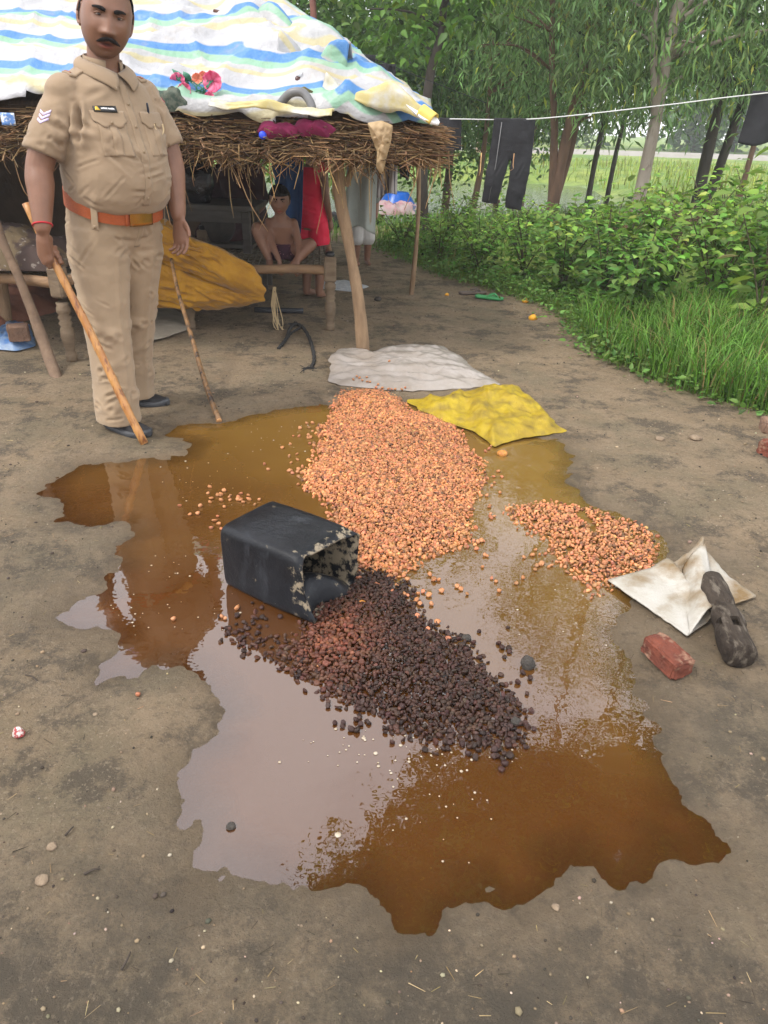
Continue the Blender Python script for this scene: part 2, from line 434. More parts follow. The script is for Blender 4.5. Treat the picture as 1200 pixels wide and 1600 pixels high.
wet = np.clip(np.exp(-np.maximum(-gsd - .005, 0) / .10), 0, 1) * (gsd > -.9)
# the soaked strip right of the small heap
PX, PY = X.ravel(), Y.ravel()
wet = np.maximum(wet, .9 * np.exp(-(((PX - .86) / .30) ** 2 + ((PY - 2.02) / .42) ** 2)))
wet = np.maximum(wet, .8 * np.exp(-(((PX - 1.15) / .25) ** 2 + ((PY - 2.25) / .12) ** 2)))
wet = np.maximum(wet, .35 * np.exp(-(((PX - .1) / 1.6) ** 2 + ((PY - .55) / .42) ** 2)))  # front strip: damp ground, with lens vignetting painted in as well
wet = np.maximum(wet, (gps > -.6) * 1.0)
stain_vignette = np.maximum(np.exp(-(((PX - .15) / 1.5) ** 2 + ((PY - .62) / .42) ** 2)), .8 * np.exp(-(((PX + .50) / .35) ** 2 + ((PY - .85) / .25) ** 2)))  # broad front term: real damp and painted lens falloff; then a left patch
stain_vignette = np.maximum(stain_vignette, .8 * np.exp(-(((PX - 1.0) / .45) ** 2 + ((PY - 1.35) / .40) ** 2)))
stain_vignette = np.maximum(stain_vignette, .55 * np.exp(-(((PX + 1.1) / .30) ** 2 + ((PY - 1.9) / .35) ** 2)))
struct(tag(mk('ground', (np.stack([PX, PY, gz], 1), gF), m_ground, attrs={'wet': wet, 'grass': ggr, 'stain_vignette': stain_vignette}), 'packed bare earth yard running out into green fields'))

def gz_at(x, y): return float(ground_h(np.array([float(x)]), np.array([float(y)]))[0][0])

# puddle: one flat sheet at z = 0; the earth rises through it at the shore
Pp = np.array(PUD)[:, :2]
ux = np.arange(Pp[:, 0].min() - .12, Pp[:, 0].max() + .12, .02); uy = np.arange(Pp[:, 1].min() - .12, Pp[:, 1].max() + .12, .02)
X, Y = np.meshgrid(ux, uy, indexing='ij'); wsd = poly_sd(np.stack([X.ravel(), Y.ravel()], 1), PUD)
I = np.arange(X.size).reshape(X.shape)
wF = np.stack([I[:-1, :-1], I[1:, :-1], I[1:, 1:], I[:-1, 1:]], -1).reshape(-1, 4)
wF = wF[(wsd[wF] > -.07).all(1)]
dep = np.maximum(0, -ground_h(X.ravel(), Y.ravel())[0])
m_water = bpy.data.materials.new('muddy_water'); m_water.use_nodes = True
def water_material(m):
    t = m.node_tree; t.nodes.clear(); L = t.links.new; N = t.nodes.new
    o = N('ShaderNodeOutputMaterial'); co = N('ShaderNodeTexCoord')
    n = N('ShaderNodeTexNoise'); n.inputs['Scale'].default_value = 1.7; n.inputs['Detail'].default_value = 6; L(co.outputs['Object'], n.inputs['Vector'])
    sp = N('ShaderNodeSeparateXYZ'); L(co.outputs['Object'], sp.inputs[0])
    ad = N('ShaderNodeMath'); ad.operation = 'MULTIPLY_ADD'; L(n.outputs['Fac'], ad.inputs[0]); ad.inputs[1].default_value = 1.5; xa = N('ShaderNodeMath'); xa.operation = 'MULTIPLY_ADD'; L(sp.outputs['X'], xa.inputs[0]); xa.inputs[1].default_value = .7; L(sp.outputs['Y'], xa.inputs[2]); L(xa.outputs[0], ad.inputs[2])
    r = N('ShaderNodeMapRange'); r.inputs['From Min'].default_value = 2.3; r.inputs['From Max'].default_value = 4.1; L(ad.outputs[0], r.inputs['Value'])
    c = N('ShaderNodeMix'); c.data_type = 'RGBA'; c.inputs['A'].default_value = (.070, .026, .006, 1); c.inputs['B'].default_value = (.180, .100, .022, 1); L(r.outputs['Result'], c.inputs['Factor'])
    df = N('ShaderNodeBsdfDiffuse'); L(c.outputs['Result'], df.inputs['Color'])
    tr = N('ShaderNodeBsdfTransparent'); tr.inputs['Color'].default_value = (.92, .78, .58, 1)
    a = N('ShaderNodeAttribute'); a.attribute_name = 'depth'
    k = N('ShaderNodeMapRange'); k.inputs['From Max'].default_value = .009; k.inputs['To Min'].default_value = .55; k.inputs['To Max'].default_value = 1.0; L(a.outputs['Fac'], k.inputs['Value'])
    m1 = N('ShaderNodeMixShader'); L(k.outputs['Result'], m1.inputs['Fac']); L(tr.outputs[0], m1.inputs[1]); L(df.outputs[0], m1.inputs[2])
    gl = N('ShaderNodeBsdfGlossy'); gl.inputs['Roughness'].default_value = .012
    n2 = N('ShaderNodeTexNoise'); n2.inputs['Scale'].default_value = 11; n2.inputs['Detail'].default_value = 3; L(co.outputs['Object'], n2.inputs['Vector'])
    bp = N('ShaderNodeBump'); bp.inputs['Strength'].default_value = .05; bp.inputs['Distance'].default_value = .02; L(n2.outputs['Fac'], bp.inputs['Height']); L(bp.outputs['Normal'], gl.inputs['Normal'])
    fr = N('ShaderNodeFresnel'); fr.inputs['IOR'].default_value = 2.05
    m2 = N('ShaderNodeMixShader'); L(fr.outputs[0], m2.inputs['Fac']); L(m1.outputs[0], m2.inputs[1]); L(gl.outputs[0], m2.inputs[2])
    L(m2.outputs[0], o.inputs['Surface'])
water_material(m_water)
struct(tag(mk('puddle', (np.stack([X.ravel(), Y.ravel(), np.zeros(X.size)], 1), wF), m_water, attrs={'depth': dep}), 'brown spilled wash pooled on the earth, mirroring sky and trees'))

m_pond = M('pond_water', (.03, .045, .02), (.05, .07, .03), rough=.10, scale=.4, bump=1.0, bscale=4.0, spec=.4, stretch=(.5, 1.8, 1))
struct(tag(mk('pond_water', (np.array([[-40, 12, -.46], [12, 12, -.46], [12, 33, -.46], [-40, 33, -.46]]), np.array([[0, 1, 2, 3]])), m_pond, smooth=False), 'rippled green pond behind the hut'))
# narrow pale road across the fields, slightly raised with sloping shoulders
m_road = M('pale_concrete_road', (.30, .285, .255), (.24, .22, .19), rough=.9, scale=.5, bump=.2, bscale=8)
rx = np.linspace(-120, 120, 120); prof = [(-2.6, -.3), (-1.7, .16), (-1.6, .2), (1.6, .2), (1.7, .16), (2.6, -.3)]
ry = 47 + 1.2 * np.sin(rx * .03) + .03 * rx
V = np.concatenate([np.stack([rx, ry + o, np.full_like(rx, z)], 1) for o, z in prof]); n = len(rx)
F = np.array([(k * n + j, k * n + j + 1, (k + 1) * n + j + 1, (k + 1) * n + j) for k in range(5) for j in range(n - 1)])
struct(tag(mk('road', (V, F), m_road, smooth=False), 'pale narrow road crossing the fields in the distance'))

# ================================================================== FLOWER HEAPS
fv, ff = ball((0, 0, 0), (1, 1, .78), 7, 5)
fv = np.array(fv); rr = np.hypot(fv[:, 0], fv[:, 1])
fv[:, 2] -= np.where(fv[:, 2] > .5, .55 * (1 - rr), 0); fv[:, :2] *= (1 + .12 * np.sin(3 * np.arctan2(fv[:, 1], fv[:, 0])))[:, None]
FT = np.array([t for q in ff for t in ([(q[0], q[1], q[2]), (q[0], q[2], q[3])] if len(q) == 4 else [q])])
FV = fv
m_flower = M('soaked_orange_flower', (.95, .95, .95), (.62, .55, .5), rough=.42, scale=60, attr=True, spec=.5, bump=.35, bscale=220, trans=.12)
m_darkfl = M('black_brown_flower', (.95, .95, .95), (.5, .45, .45), rough=.36, scale=60, attr=True, spec=.28, bump=.4, bscale=220)
def heap(name, label, poly, h, base, size, mat, spacing, gaps=.0, seed=0, ragged=.05, under=None, mound=.22, tint=None):
    Q = np.array(poly)[:, :2]; x = np.arange(Q[:, 0].min() - .1, Q[:, 0].max() + .1, spacing); y = np.arange(Q[:, 1].min() - .1, Q[:, 1].max() + .1, spacing)
    X, Y = np.meshgrid(x, y); P = np.stack([X.ravel(), Y.ravel()], 1) + rng.uniform(-.5, .5, (X.size, 2)) * spacing
    nz = fbm(np.c_[P * 5, np.zeros(len(P))], 3, seed)
    sd = poly_sd(P, poly) + ragged * nz
    pr = sm(sd, -.035, .045)
    if gaps: pr = pr * np.where((fbm(np.c_[P * 9, np.zeros(len(P))], 3, seed + 5) > 1 - gaps), .15, 1) * (1 - gaps * .3)
    k = rng.random(len(P)) < pr; P, sd = P[k], sd[k]
    z = h * sm(sd, 0, mound) * (1 + .25 * fbm(np.c_[P * 6, np.zeros(len(P))], 3, seed + 2)) + rng.uniform(0, size * .55, len(P))
    n = len(P); s = size * rng.uniform(.62, 1.25, n)
    A = rotmats(n) * (s[:, None] * np.stack([np.ones(n), rng.uniform(.6, 1, n), rng.uniform(.45, 1, n)], 1))[:, None, :]
    V, F = bulk(FV, FT, A, np.c_[P, z])
    c = vary(n, base, .30, .08)
    if tint is not None: c = tint(P, c)
    o = mk(name, (V, F), mat, cols=np.repeat(c, len(FV), 0)); tag(o, label, 'flower heap', None, 'stuff')
    return o
ORG = (.62, .262, .105)
P_OR = GP([(530, 610), (605, 603), (640, 640), (700, 655), (735, 695), (758, 720), (755, 760), (750, 805), (738, 845), (690, 862), (650, 870), (620, 905), (565, 885), (555, 845), (500, 795), (472, 762), (478, 720), (498, 690), (512, 650)])
def tint_main(P, c):
    k = rng.random(len(P)) < .06; c[k] *= .35
    return c * (1 + .25 * fbm(np.c_[P * 2.5, np.zeros(len(P))], 3, 77))[:, None]
heap('orange_flower_heap', 'large heap of soaked orange flowers spilled below the white sack', P_OR, .034, ORG, .0090, m_flower, .0096, seed=1, ragged=.08, tint=tint_main)
P_OR2 = GP([(800, 792), (860, 783), (930, 800), (1000, 822), (1025, 858), (1035, 888), (990, 903), (960, 918), (930, 927), (900, 907), (872, 882), (850, 850), (828, 832), (803, 815)])
heap('orange_flower_heap', 'smaller thin heap of orange flowers beside the torn white sack', P_OR2, .010, (.60, .26, .11), .0086, m_flower, .0112, gaps=.62, seed=4, tint=tint_main, mound=.15)
P_DK = GP([(455, 1000), (490, 930), (540, 892), (600, 895), (650, 925), (662, 965), (722, 1000), (745, 1040), (792, 1075), (806, 1112), (792, 1150), (740, 1160), (680, 1166), (620, 1150), (560, 1112), (500, 1078), (448, 1050), (438, 1018)])
def tint_dark(P, c):
    a = np.array(G(520, 1000)[:2]); d = np.hypot(*((P - a) / [.12, .16]).T)
    return c * (1 + (np.exp(-d * d) * 2.0)[:, None] * np.array([1.25, .75, .45]))
heap('dark_flower_heap', 'heap of black-brown fermented flowers poured from the black can', P_DK, .022, (.055, .027, .018), .0090, m_darkfl, .0100, gaps=.22, seed=9, tint=tint_dark)
P_DK2 = GP([(345, 970), (400, 950), (450, 985), (470, 1010), (450, 1050), (400, 1035), (350, 1005)])
heap('dark_flower_scatter', 'thin raft of dark flowers floating in the red-brown water below the can', P_DK2, .0, (.085, .038, .024), .010, m_darkfl, .021, gaps=.5, seed=14)

# single flowers lying apart from the heaps
def single(mat, base, k):
    a = rng.uniform(.7, 1.1, 3); V = FV * a * (1 + .12 * vnoise(FV * 2 + k, k))[:, None]
    c = np.tile(vary(1, base, .18, .06), (len(V), 1))
    o = mk('loose_flower', (V * .0092, FT), mat, cols=c); me = o.data; bpy.data.objects.remove(o); return me
or_me = [single(m_flower, ORG, k) for k in range(8)]; dk_me = [single(m_darkfl, (.05, .025, .018), 20 + k) for k in range(8)]
def scatter_flowers(pts, meshes, label, group, size=1.0):
    for (px, py) in pts:
        x, y, _ = G(px, py); o = bpy.data.objects.new('loose_flower', random.choice(meshes)); COL.objects.link(o)
        s = size * random.uniform(.8, 1.25)
        o.location = (x, y, max(gz_at(x, y), 0) + .006 * s); o.scale = (s, s, s); o.rotation_euler = (random.uniform(-.7, .7), random.uniform(-.7, .7), random.uniform(0, 6.3))
        tag(o, label, 'flower', group)
def blob(n, cx, cy, rx, ry): return [(cx + random.gauss(0, 1) * rx, cy + random.gauss(0, 1) * ry) for _ in range(n)]
scatter_flowers([(325, 772), (330, 780), (340, 775), (350, 768), (346, 783), (358, 778), (335, 815), (342, 820), (330, 826), (340, 808), (346, 828), (281, 791), (297, 805), (309, 804), (313, 792), (388, 775), (380, 786), (398, 790), (405, 782)] + blob(14, 365, 778, 22, 9), or_me, 'single orange flower in the cluster on the water left of the black can', 'orange flowers left of the can')
scatter_flowers(blob(26, 482, 700, 13, 34) + blob(14, 450, 730, 18, 26), or_me, 'single orange flower afloat along the left side of the large orange heap', 'orange flowers left of the large heap')
scatter_flowers(blob(20, 768, 745, 9, 40) + blob(10, 745, 850, 10, 14), or_me, 'single orange flower afloat along the right side of the large orange heap', 'orange flowers right of the large heap')
scatter_flowers(blob(18, 655, 905, 26, 16) + [(714, 918), (720, 922), (730, 930), (650, 940), (652, 965), (668, 985), (683, 974), (700, 1000), (548, 925), (560, 905), (590, 915), (612, 926), (575, 945), (633, 930), (690, 925), (775, 910), (780, 925), (768, 905)], or_me, 'single orange flower lying between the large orange heap and the dark heap', 'orange flowers between the heaps')
scatter_flowers([(497, 1042), (585, 1032), (347, 965), (370, 952), (352, 968)] + blob(16, 850, 880, 22, 25), or_me, 'single orange flower strayed onto the dark heap or the water near it', 'stray orange flowers')
for bl_, lb_, gr_ in ((blob(40, 800, 1120, 18, 35), 'single black-brown flower afloat off the right tip of the dark heap', 'dark flowers at the right tip'), (blob(40, 735, 1165, 35, 10), 'single black-brown flower afloat below the lower right edge of the dark heap', 'dark flowers below the heap'), (blob(24, 560, 1130, 45, 14), 'single black-brown flower afloat below the lower left edge of the dark heap', 'dark flowers at the lower left'), (blob(12, 760, 1010, 28, 12), 'single black-brown flower afloat above the upper right edge of the dark heap', 'dark flowers at the upper right')):
    scatter_flowers(bl_, dk_me, lb_, gr_, 1.0)
scatter_flowers(blob(40, 380, 985, 24, 18), dk_me, 'single dark flower afloat in the red water in front of the can', 'dark flowers in front of the can', .85)
for (px, py, s, lb) in ((217, 1092, 1.0, 'orange flower alone on the bare earth left of the puddle'), (271, 969, 1.1, 'orange flower in the shallow brown water left of the can'), (343, 1300, .0, '')):
    if s: scatter_flowers([(px, py)], or_me, lb, None, s)

def lump(name, label, cat, px, py, r, mat, seed, flat=.7, z=0.0, stretch=(1, 1)):
    V, F = ball((0, 0, 0), (r * stretch[0], r * stretch[1], r * flat), 18, 12); V = V * (1 + .35 * fbm(V / r * 1.6 + seed, 4, seed))[:, None]
    x, y, _ = G(px, py); o = mk(name, (V, F), mat); o.location = (x, y, max(gz_at(x, y), 0) + r * flat * .5 + z); o.rotation_euler[2] = seed
    return tag(o, label, cat)
m_amber = M('amber_pulp', (.55, .25, .05), (.35, .13, .03), rough=.35, scale=40, bump=.5, bscale=120)
m_mud = M('dark_mud', (.03, .026, .022), (.06, .05, .04), rough=.8, scale=30, bump=.8, bscale=120)
lump('pulp_clump', 'amber clump of pulp sitting on the dark heap by the can', 'clump', 567, 947, .02, m_amber, 3)
lump('pulp_clump', 'orange clump of pulp off the corner of the yellow sack', 'clump', 785, 711, .024, m_flower.copy() if False else m_amber, 5)
lump('mud_lump', 'black lump of mud standing in the pale water right of the dark heap', 'lump', 824, 1041, .02, m_mud, 8, 1.0)
lump('mud_lump', 'small dark lump at the upper right rim of the dark heap', 'lump', 729, 999, .014, m_mud, 11)
lump('mud_lump', 'dark speck pair floating in the lavender water at lower left', 'lump', 361, 1292, .010, m_mud, 13)
lump('mud_lump', 'dark lump afloat near the right end of the dark heap', 'lump', 805, 1130, .014, m_mud, 15)
# foam and bubbles on the water
m_foam = M('water_foam', (.42, .36, .28), (.30, .24, .16), rough=.25, scale=80, spec=.6)
bv, bf = ball((0, 0, 0), (1, 1, .35), 7, 4); BT = np.array([t for q in bf for t in ([(q[0], q[1], q[2]), (q[0], q[2], q[3])] if len(q) == 4 else [q])])
pts = blob(26, 250, 960, 60, 18) + blob(30, 430, 680, 50, 18) + blob(22, 300, 740, 60, 20) + blob(30, 690, 1230, 90, 60) + blob(20, 560, 1170, 60, 20) + blob(16, 900, 960, 40, 40) + blob(14, 270, 890, 40, 18) + blob(30, 640, 1180, 120, 14)
pts = np.array([G(x, y)[:2] for x, y in pts]); pts = pts[poly_sd(pts, PUD) > .02]
s = rng.gamma(2.0, .0008, len(pts)) + .0009
V, F = bulk(np.array(bv), BT, np.eye(3)[None] * s[:, None, None], np.c_[pts, np.full(len(pts), .0012)])
tag(mk('foam_bubbles', (V, F), m_foam), 'pale specks of foam and bubbles dotted over the brown water', 'foam', None, 'stuff')

# ================================================================== PEOPLE
def skin_mat(name, c, c2):
    return M(name, c, c2, rough=.48, scale=14, spec=.4, bump=.12, bscale=160, attr=True, sss=.08)
m_skin = skin_mat('brown_skin', (.200, .097, .057), (.165, .079, .046))
m_skin_child = skin_mat('dark_brown_skin', (.235, .120, .074), (.20, .10, .062))
m_hair = M('black_hair', (.007, .006, .006), (.016, .013, .012), rough=.75, scale=60, stretch=(1, 1, .2), bump=.8, bscale=150, spec=.12)
m_eye = M('eye_white', (.34, .29, .26), rough=.2)
m_iris = M('dark_iris', (.015, .010, .008), rough=.1, spec=.8)

def head_geo(k=1.0, child=False):
    """head centred on its middle, face towards -y; eyes at half height"""
    nu, nv = 96, 72
    V, F = ball((0, 0, 0), 1.0, nu, nv); V = np.array(V)
    q = np.sign(V) * np.abs(V) ** .93
    p = q * np.array([.079, .096, .113])
    x, y, z = p.T.copy(); front = sm(-V[:, 1], -.1, .55)
    t = sm(-z, .0, .115); x = x * (1 - (.24 if child else .09) * t ** 1.8); y = np.where(y > 0, y * (1 - .30 * t), y * (1 - .05 * t))
    x = x * (1 - .06 * sm(z, .05, .11))
    y = y - .010 * front * sm(-z, .03, .10)
    def g(cx, cz, sx, sz): return np.exp(-((np.abs(x) - cx) / sx) ** 2 - ((z - cz) / sz) ** 2) * front
    d = 0.0
    nb = np.clip((.028 - z) / .060, 0, 1)                      # nose: bridge to tip
    nose = np.where(z > -.034, nb ** .9, np.clip(1 - (-.034 - z) / .011, 0, 1)) * (z < .03)
    d += (.006 + .023 * nb) * nose * np.exp(-(x / (.0095 + .0075 * nb)) ** 2) * front * (.6 if child else 1)
    d += .010 * g(.0165, -.033, .0085, .008) * (.8 if child else 1)
    d += .0055 * g(.030, .031, .026, .009) * (.3 if child else 1)          # brow
    d -= .0115 * g(.031, .012, .016, .011)                       # eye sockets
    d += .0030 * g(.031, .0125, .010, .0032)
    d += .0075 * g(.046, -.024, .024, .024)                       # cheeks
    d += .0060 * g(0, -.057, .020, .0055) + .0085 * g(0, -.0745, .018, .006)   # lips
    d -= .0085 * g(0, -.0655, .021, .0036)
    d -= .0040 * g(0, -.0835, .020, .006)
    d += .0070 * g(0, -.099, .020, .013)                          # chin
    y = y - d
    P = np.stack([x, y, z], 1)
    c = np.ones((len(P), 3))
    lip = np.clip(g(0, -.0680, .021, .0095) * 1.5, 0, 1)[:, None]
    c = c * (1 - lip) + lip * np.array([1.0, .50, .55]); gap = np.clip(g(0, -.0655, .019, .0030) * (0 if child else 1.2), 0, 1)[:, None]; c = c * (1 - gap) + gap * np.array([.12, .05, .06])
    beard = (np.clip(front * 1.5, 0, 1) * sm(-z, .045, .075) * (0 if child else 1))[:, None] * (1 - lip)
    c *= 1 - beard * np.array([.20, .16, .12])
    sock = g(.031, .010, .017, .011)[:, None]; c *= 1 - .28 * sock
    ears = []
    for s in (-1, 1):
        th = np.linspace(0, 2 * PI, 15)
        rim = np.stack([np.full(15, s * .0795) + s * .006 * np.cos(th), .012 + .017 * np.cos(th), .002 + .031 * np.sin(th)], 1)
        ears.append(tube(rim, .0052, 8)); ears.append(ball((s * .076, .012, .002), (.005, .015, .028), 12, 8))
        ears.append(ball((s * .077, .004, -.028), (.006, .008, .009), 10, 8))
    E, EF = J(*ears)
    VV, FF = J((P, F), (E, EF))
    return VV * k, FF, np.concatenate([c, np.ones((len(E), 3))]), (P * k, F)
def hair_geo(P, F, k=1.0, low=.045, thick=.010, seed=0, back=-.055):
    z = P[:, 2] / k; y = P[:, 1] / k; x = np.abs(P[:, 0]) / k
    line = np.where(y < -.02, low, np.where(y < .02, low - (y + .02) / .04 * (low + .012), -.012 + (back + .012) * sm(y, .02, .06)))
    keep = z > line
    Fk = [f for f in F if all(keep[i] for i in f)]
    ids = sorted({i for f in Fk for i in f}); mp = {v: n for n, v in enumerate(ids)}
    A = P[ids]; n = A / np.linalg.norm(A, axis=1)[:, None]
    t = thick * k * (.35 + .65 * sm(z[ids] - line[ids], 0, .022)) * (1 + .35 * fbm(A / k * np.array([60, 60, 25]), 3, seed))
    return A + n * t[:, None], [tuple(mp[i] for i in f) for f in Fk]
def face_parts(parent, Mx, k=1.0, moustache=False):
    """eyes, brows, moustache as children, placed by matrix Mx (head -> body)"""
    R = np.array(Mx.to_3x3()); T = np.array(Mx.translation)
    def put(g): return g[0] @ R.T + T, g[1]
    for s in (-1, 1):
        e = mk('eye', put(ball(np.array([s * .031, -.0770, .0120]) * k, np.array([.0115, .0080, .0036]) * k, 14, 10)), m_eye, parent)
        mk('iris', put(ball(np.array([s * .030, -.0838, .0118]) * k, np.array([.0050, .0032, .0036]) * k, 12, 8)), m_iris, e)
        u = np.linspace(0, 1, 12)
        lid = np.stack([s * (.0185 + .025 * u), -.0865 + .0075 * (u - .4) ** 2 * 3, .0148 + .0040 * np.sin(u * PI) - .002 * u], 1) * k
        mk('eyelid', put(tube(lid, .0030 * k, 6)), parent['_skin_mat'] if False else m_lid, parent)
        br = np.stack([s * (.013 + .037 * u), -.0955 + .020 * u ** 2, .0255 + .0045 * np.sin(u * PI * .8) + .0005 * u], 1) * k
        mk('eyebrow', put(tube(br, np.interp(u, [0, .25, 1], [.0040, .0058, .0022]) * k, 6, flat=1.3)), m_hair, parent)
    if moustache:
        u = np.linspace(-1, 1, 25)
        mo = np.stack([u * .0350, -.1040 + .018 * np.abs(u) ** 2, -.0495 - .0135 * np.abs(u) ** 1.5], 1) * k
        mk('moustache', put(tube(mo, np.interp(np.abs(u), [0, .12, .5, 1], [.0060, .0085, .0085, .0025]) * k, 10, flat=.85, rough=.3)), m_hair, parent)
m_lid = M('eyelid_skin', (.16, .078, .045), rough=.5)

def finger_chain(base, d, n, L, r, curl, steps=3):
    """bends from direction d towards n by the curl angles; returns a tube"""
    base = np.asarray(base, float); d = np.asarray(d, float); n = np.asarray(n, float)
    P = [base]; a = 0.0
    for k, seg in enumerate((.45, .30, .25)):
        a += curl[k]; v = d * math.cos(a) + n * math.sin(a)
        P += [P[-1] + v * L * seg * .5, P[-1] + v * L * seg]
    return tube(P, np.linspace(r, r * .78, len(P)), 8, dome=True)
def relaxed_hand(w, d, n, side, k=1.0, curl=(.35, .55, .4), spread=.07):
    """w wrist, d towards the fingers, n palm normal, side: direction of the thumb"""
    w, d, n, s = (np.asarray(v, float) for v in (w, d, n, side))
    g = [tube([w - d * .02 * k, w + d * .02 * k, w + d * .055 * k, w + d * .088 * k], np.array([.026, .032, .040, .038]) * k, 14, dome=True, flat=.46, up=n)]
    for i, (o, L) in enumerate(((.0295, .070), (.0100, .079), (-.0095, .074), (-.0285, .058))):
        dd = d + s * o * spread * 30; dd /= np.linalg.norm(dd)
        g.append(finger_chain(w + d * .080 * k + s * o * k, dd, n, L * k, .0086 * k, [c * (1 + .16 * i) for c in curl]))
    td = d * .62 + s * .70 + n * .35; td /= np.linalg.norm(td)
    g.append(finger_chain(w + d * .022 * k + s * .026 * k, td, (d * .7 + n * .5) / 1.0, .066 * k, .0105 * k, (.05, .25, .3)))
    return g

# ------------------------------------------------------------------ the man in khaki
AZ = math.radians(54)
MAN = (-1.30, 3.46, 0.0)
LEAN = .075
cA, sA = math.cos(AZ), math.sin(AZ)
def to_local(p):
    x, y, z = p[0] - MAN[0], p[1] - MAN[1], p[2] - MAN[2]
    return np.array([cA * x + sA * y, -sA * x + cA * y, z])
def unlean(p):
    q = to_local(p); f = LEAN * max(q[2] - .1, 0); return q - np.array([f * cA, -f * sA, 0])
def lean(V):
    V = np.array(V, float); f = LEAN * np.maximum(V[:, 2] - .1, 0)
    V[:, 0] += f * cA; V[:, 1] -= f * sA
    return V
man = thing('person', 'man in a khaki uniform shirt and trousers holding a long bamboo stick', 'person', MAN, AZ)
m_khaki = M('khaki_cloth', (.285, .205, .130), (.258, .184, .116), rough=.85, scale=5, bump=.25, bscale=380, spec=.25, sheen=.15)
m_khaki_t = M('khaki_trouser_cloth', (.315, .230, .146), (.282, .204, .128), rough=.85, scale=4, bump=.25, bscale=380, spec=.25, sheen=.15)
def cloth_folds(V, F, lines, amp=.004, seed=0, sc=(9, 9, 26)):
    """lines: (p0, p1, width, depth) creases; plus fine uneven folds"""
    N = normals(V, F); d = amp * fbm(V * np.array(sc), 4, seed)
    for p0, p1, wd, dp in lines:
        p0 = np.asarray(p0, float); e = np.asarray(p1, float) - p0; q = V - p0
        t = np.clip(q @ e / (e @ e), 0, 1); r = np.linalg.norm(q - t[:, None] * e, axis=1)
        f = np.exp(-(r / wd) ** 2) - .55 * np.exp(-((r - 1.7 * wd) / wd) ** 2)
        d = d - dp * f * np.sin(np.clip(t, .02, .98) * PI) ** .5
    return V + N * d[:, None]
# trousers
FR, FL = np.array([-.135, -.135]), np.array([.135, .125])      # feet, local
def leg_rings(f, hx):
    out = []
    for z, rx, ry in ((.050, .094, .108), (.10, .091, .104), (.25, .088, .098), (.42, .092, .100), (.52, .096, .103), (.66, .108, .117), (.78, .118, .130), (.90, .116, .138)):
        t = sm(np.array(z), .02, .86); out.append((f[0] * (1 - t) + hx * t, f[1] * .94 * (1 - t) + -.005 * t, z, rx, ry))
    return out
TV, TF = remesh([loft(leg_rings(FR, -.092)), loft(leg_rings(FL, .092)), loft([(0, .01, .78, .15, .11), (0, .01, .84, .196, .145), (0, 0, .90, .203, .163, .08), (0, -.005, .97, .196, .168, .2), (0, -.005, 1.03, .186, .165, .25)])], .0065, 5)
lines = []
for f, s in ((FR, -1), (FL, 1)):
    c = lambda z, a, r: (f[0] * (1 - sm(np.array(z), .02, .86)) + s * .092 * sm(np.array(z), .02, .86) + r * math.sin(a), f[1] * .94 * (1 - sm(np.array(z), .02, .86)) - r * math.cos(a), z)
    for z, a0, a1, dz, dp in ((.13, -.9, .9, .03, .006), (.19, .2, 1.6, -.03, .005), (.30, -1.3, .2, .05, .0045), (.44, -.6, 1.2, .05, .007), (.50, -1.4, -.1, -.05, .006), (.58, .1, 1.5, .04, .005), (.70, -1.1, .6, .07, .006), (.78, -.3, 1.5 * s, .06, .007)):
        lines.append((c(z, a0, .10), c(z + dz, a1, .10), .011, dp * 3.4))
lines += [((0, -.15, .84), (-.16, -.10, .90), .012, .008), ((0, -.15, .84), (.16, -.10, .91), .012, .008), ((0, -.14, .80), (-.14, -.11, .79), .012, .008), ((0, -.14, .80), (.13, -.11, .80), .012, .008), ((-.02, -.16, .86), (-.10, -.15, .97), .010, .005)]
def creases(V, n, wd, dp, zr, seed, slope):
    q = np.random.default_rng(seed); k = V[(V[:, 2] > zr[0]) & (V[:, 2] < zr[1])]; out = []
    for p in k[q.integers(0, len(k), n)]:
        t = np.array([-p[1], p[0], 0]) if abs(p[0]) + abs(p[1]) > .02 else np.array([1., 0, 0]); t = t / (np.linalg.norm(t) + 1e-9); L = q.uniform(.03, .09); e = t * L + np.array([0, 0, q.normal(0, slope) * L])
        out.append((p - e, p + e, wd * q.uniform(.7, 1.4), dp * q.uniform(.4, 1.2)))
    return out
lines += creases(TV, 34, .006, .0075, (.08, .30), 5, .35) + creases(TV, 30, .006, .0075, (.40, .60), 6, .5) + creases(TV, 34, .007, .008, (.66, .92), 7, .6)
TV = cloth_folds(TV, TF, lines, .0065, 3, (9, 9, 13))
for f, s in ((FR, -1), (FL, 1)):      # pressed front crease
    t = sm(TV[:, 2], .02, .86); cx = f[0] * (1 - t) + s * .092 * t; cy = f[1] * .94 * (1 - t)
    k = np.exp(-((TV[:, 0] - cx) / .012) ** 2) * (TV[:, 1] < cy - .03) * (TV[:, 2] < .80) * (np.sign(TV[:, 0]) == s); TV[:, 1] -= .006 * k
mk('trousers', (lean(TV), TF), m_khaki_t, man)
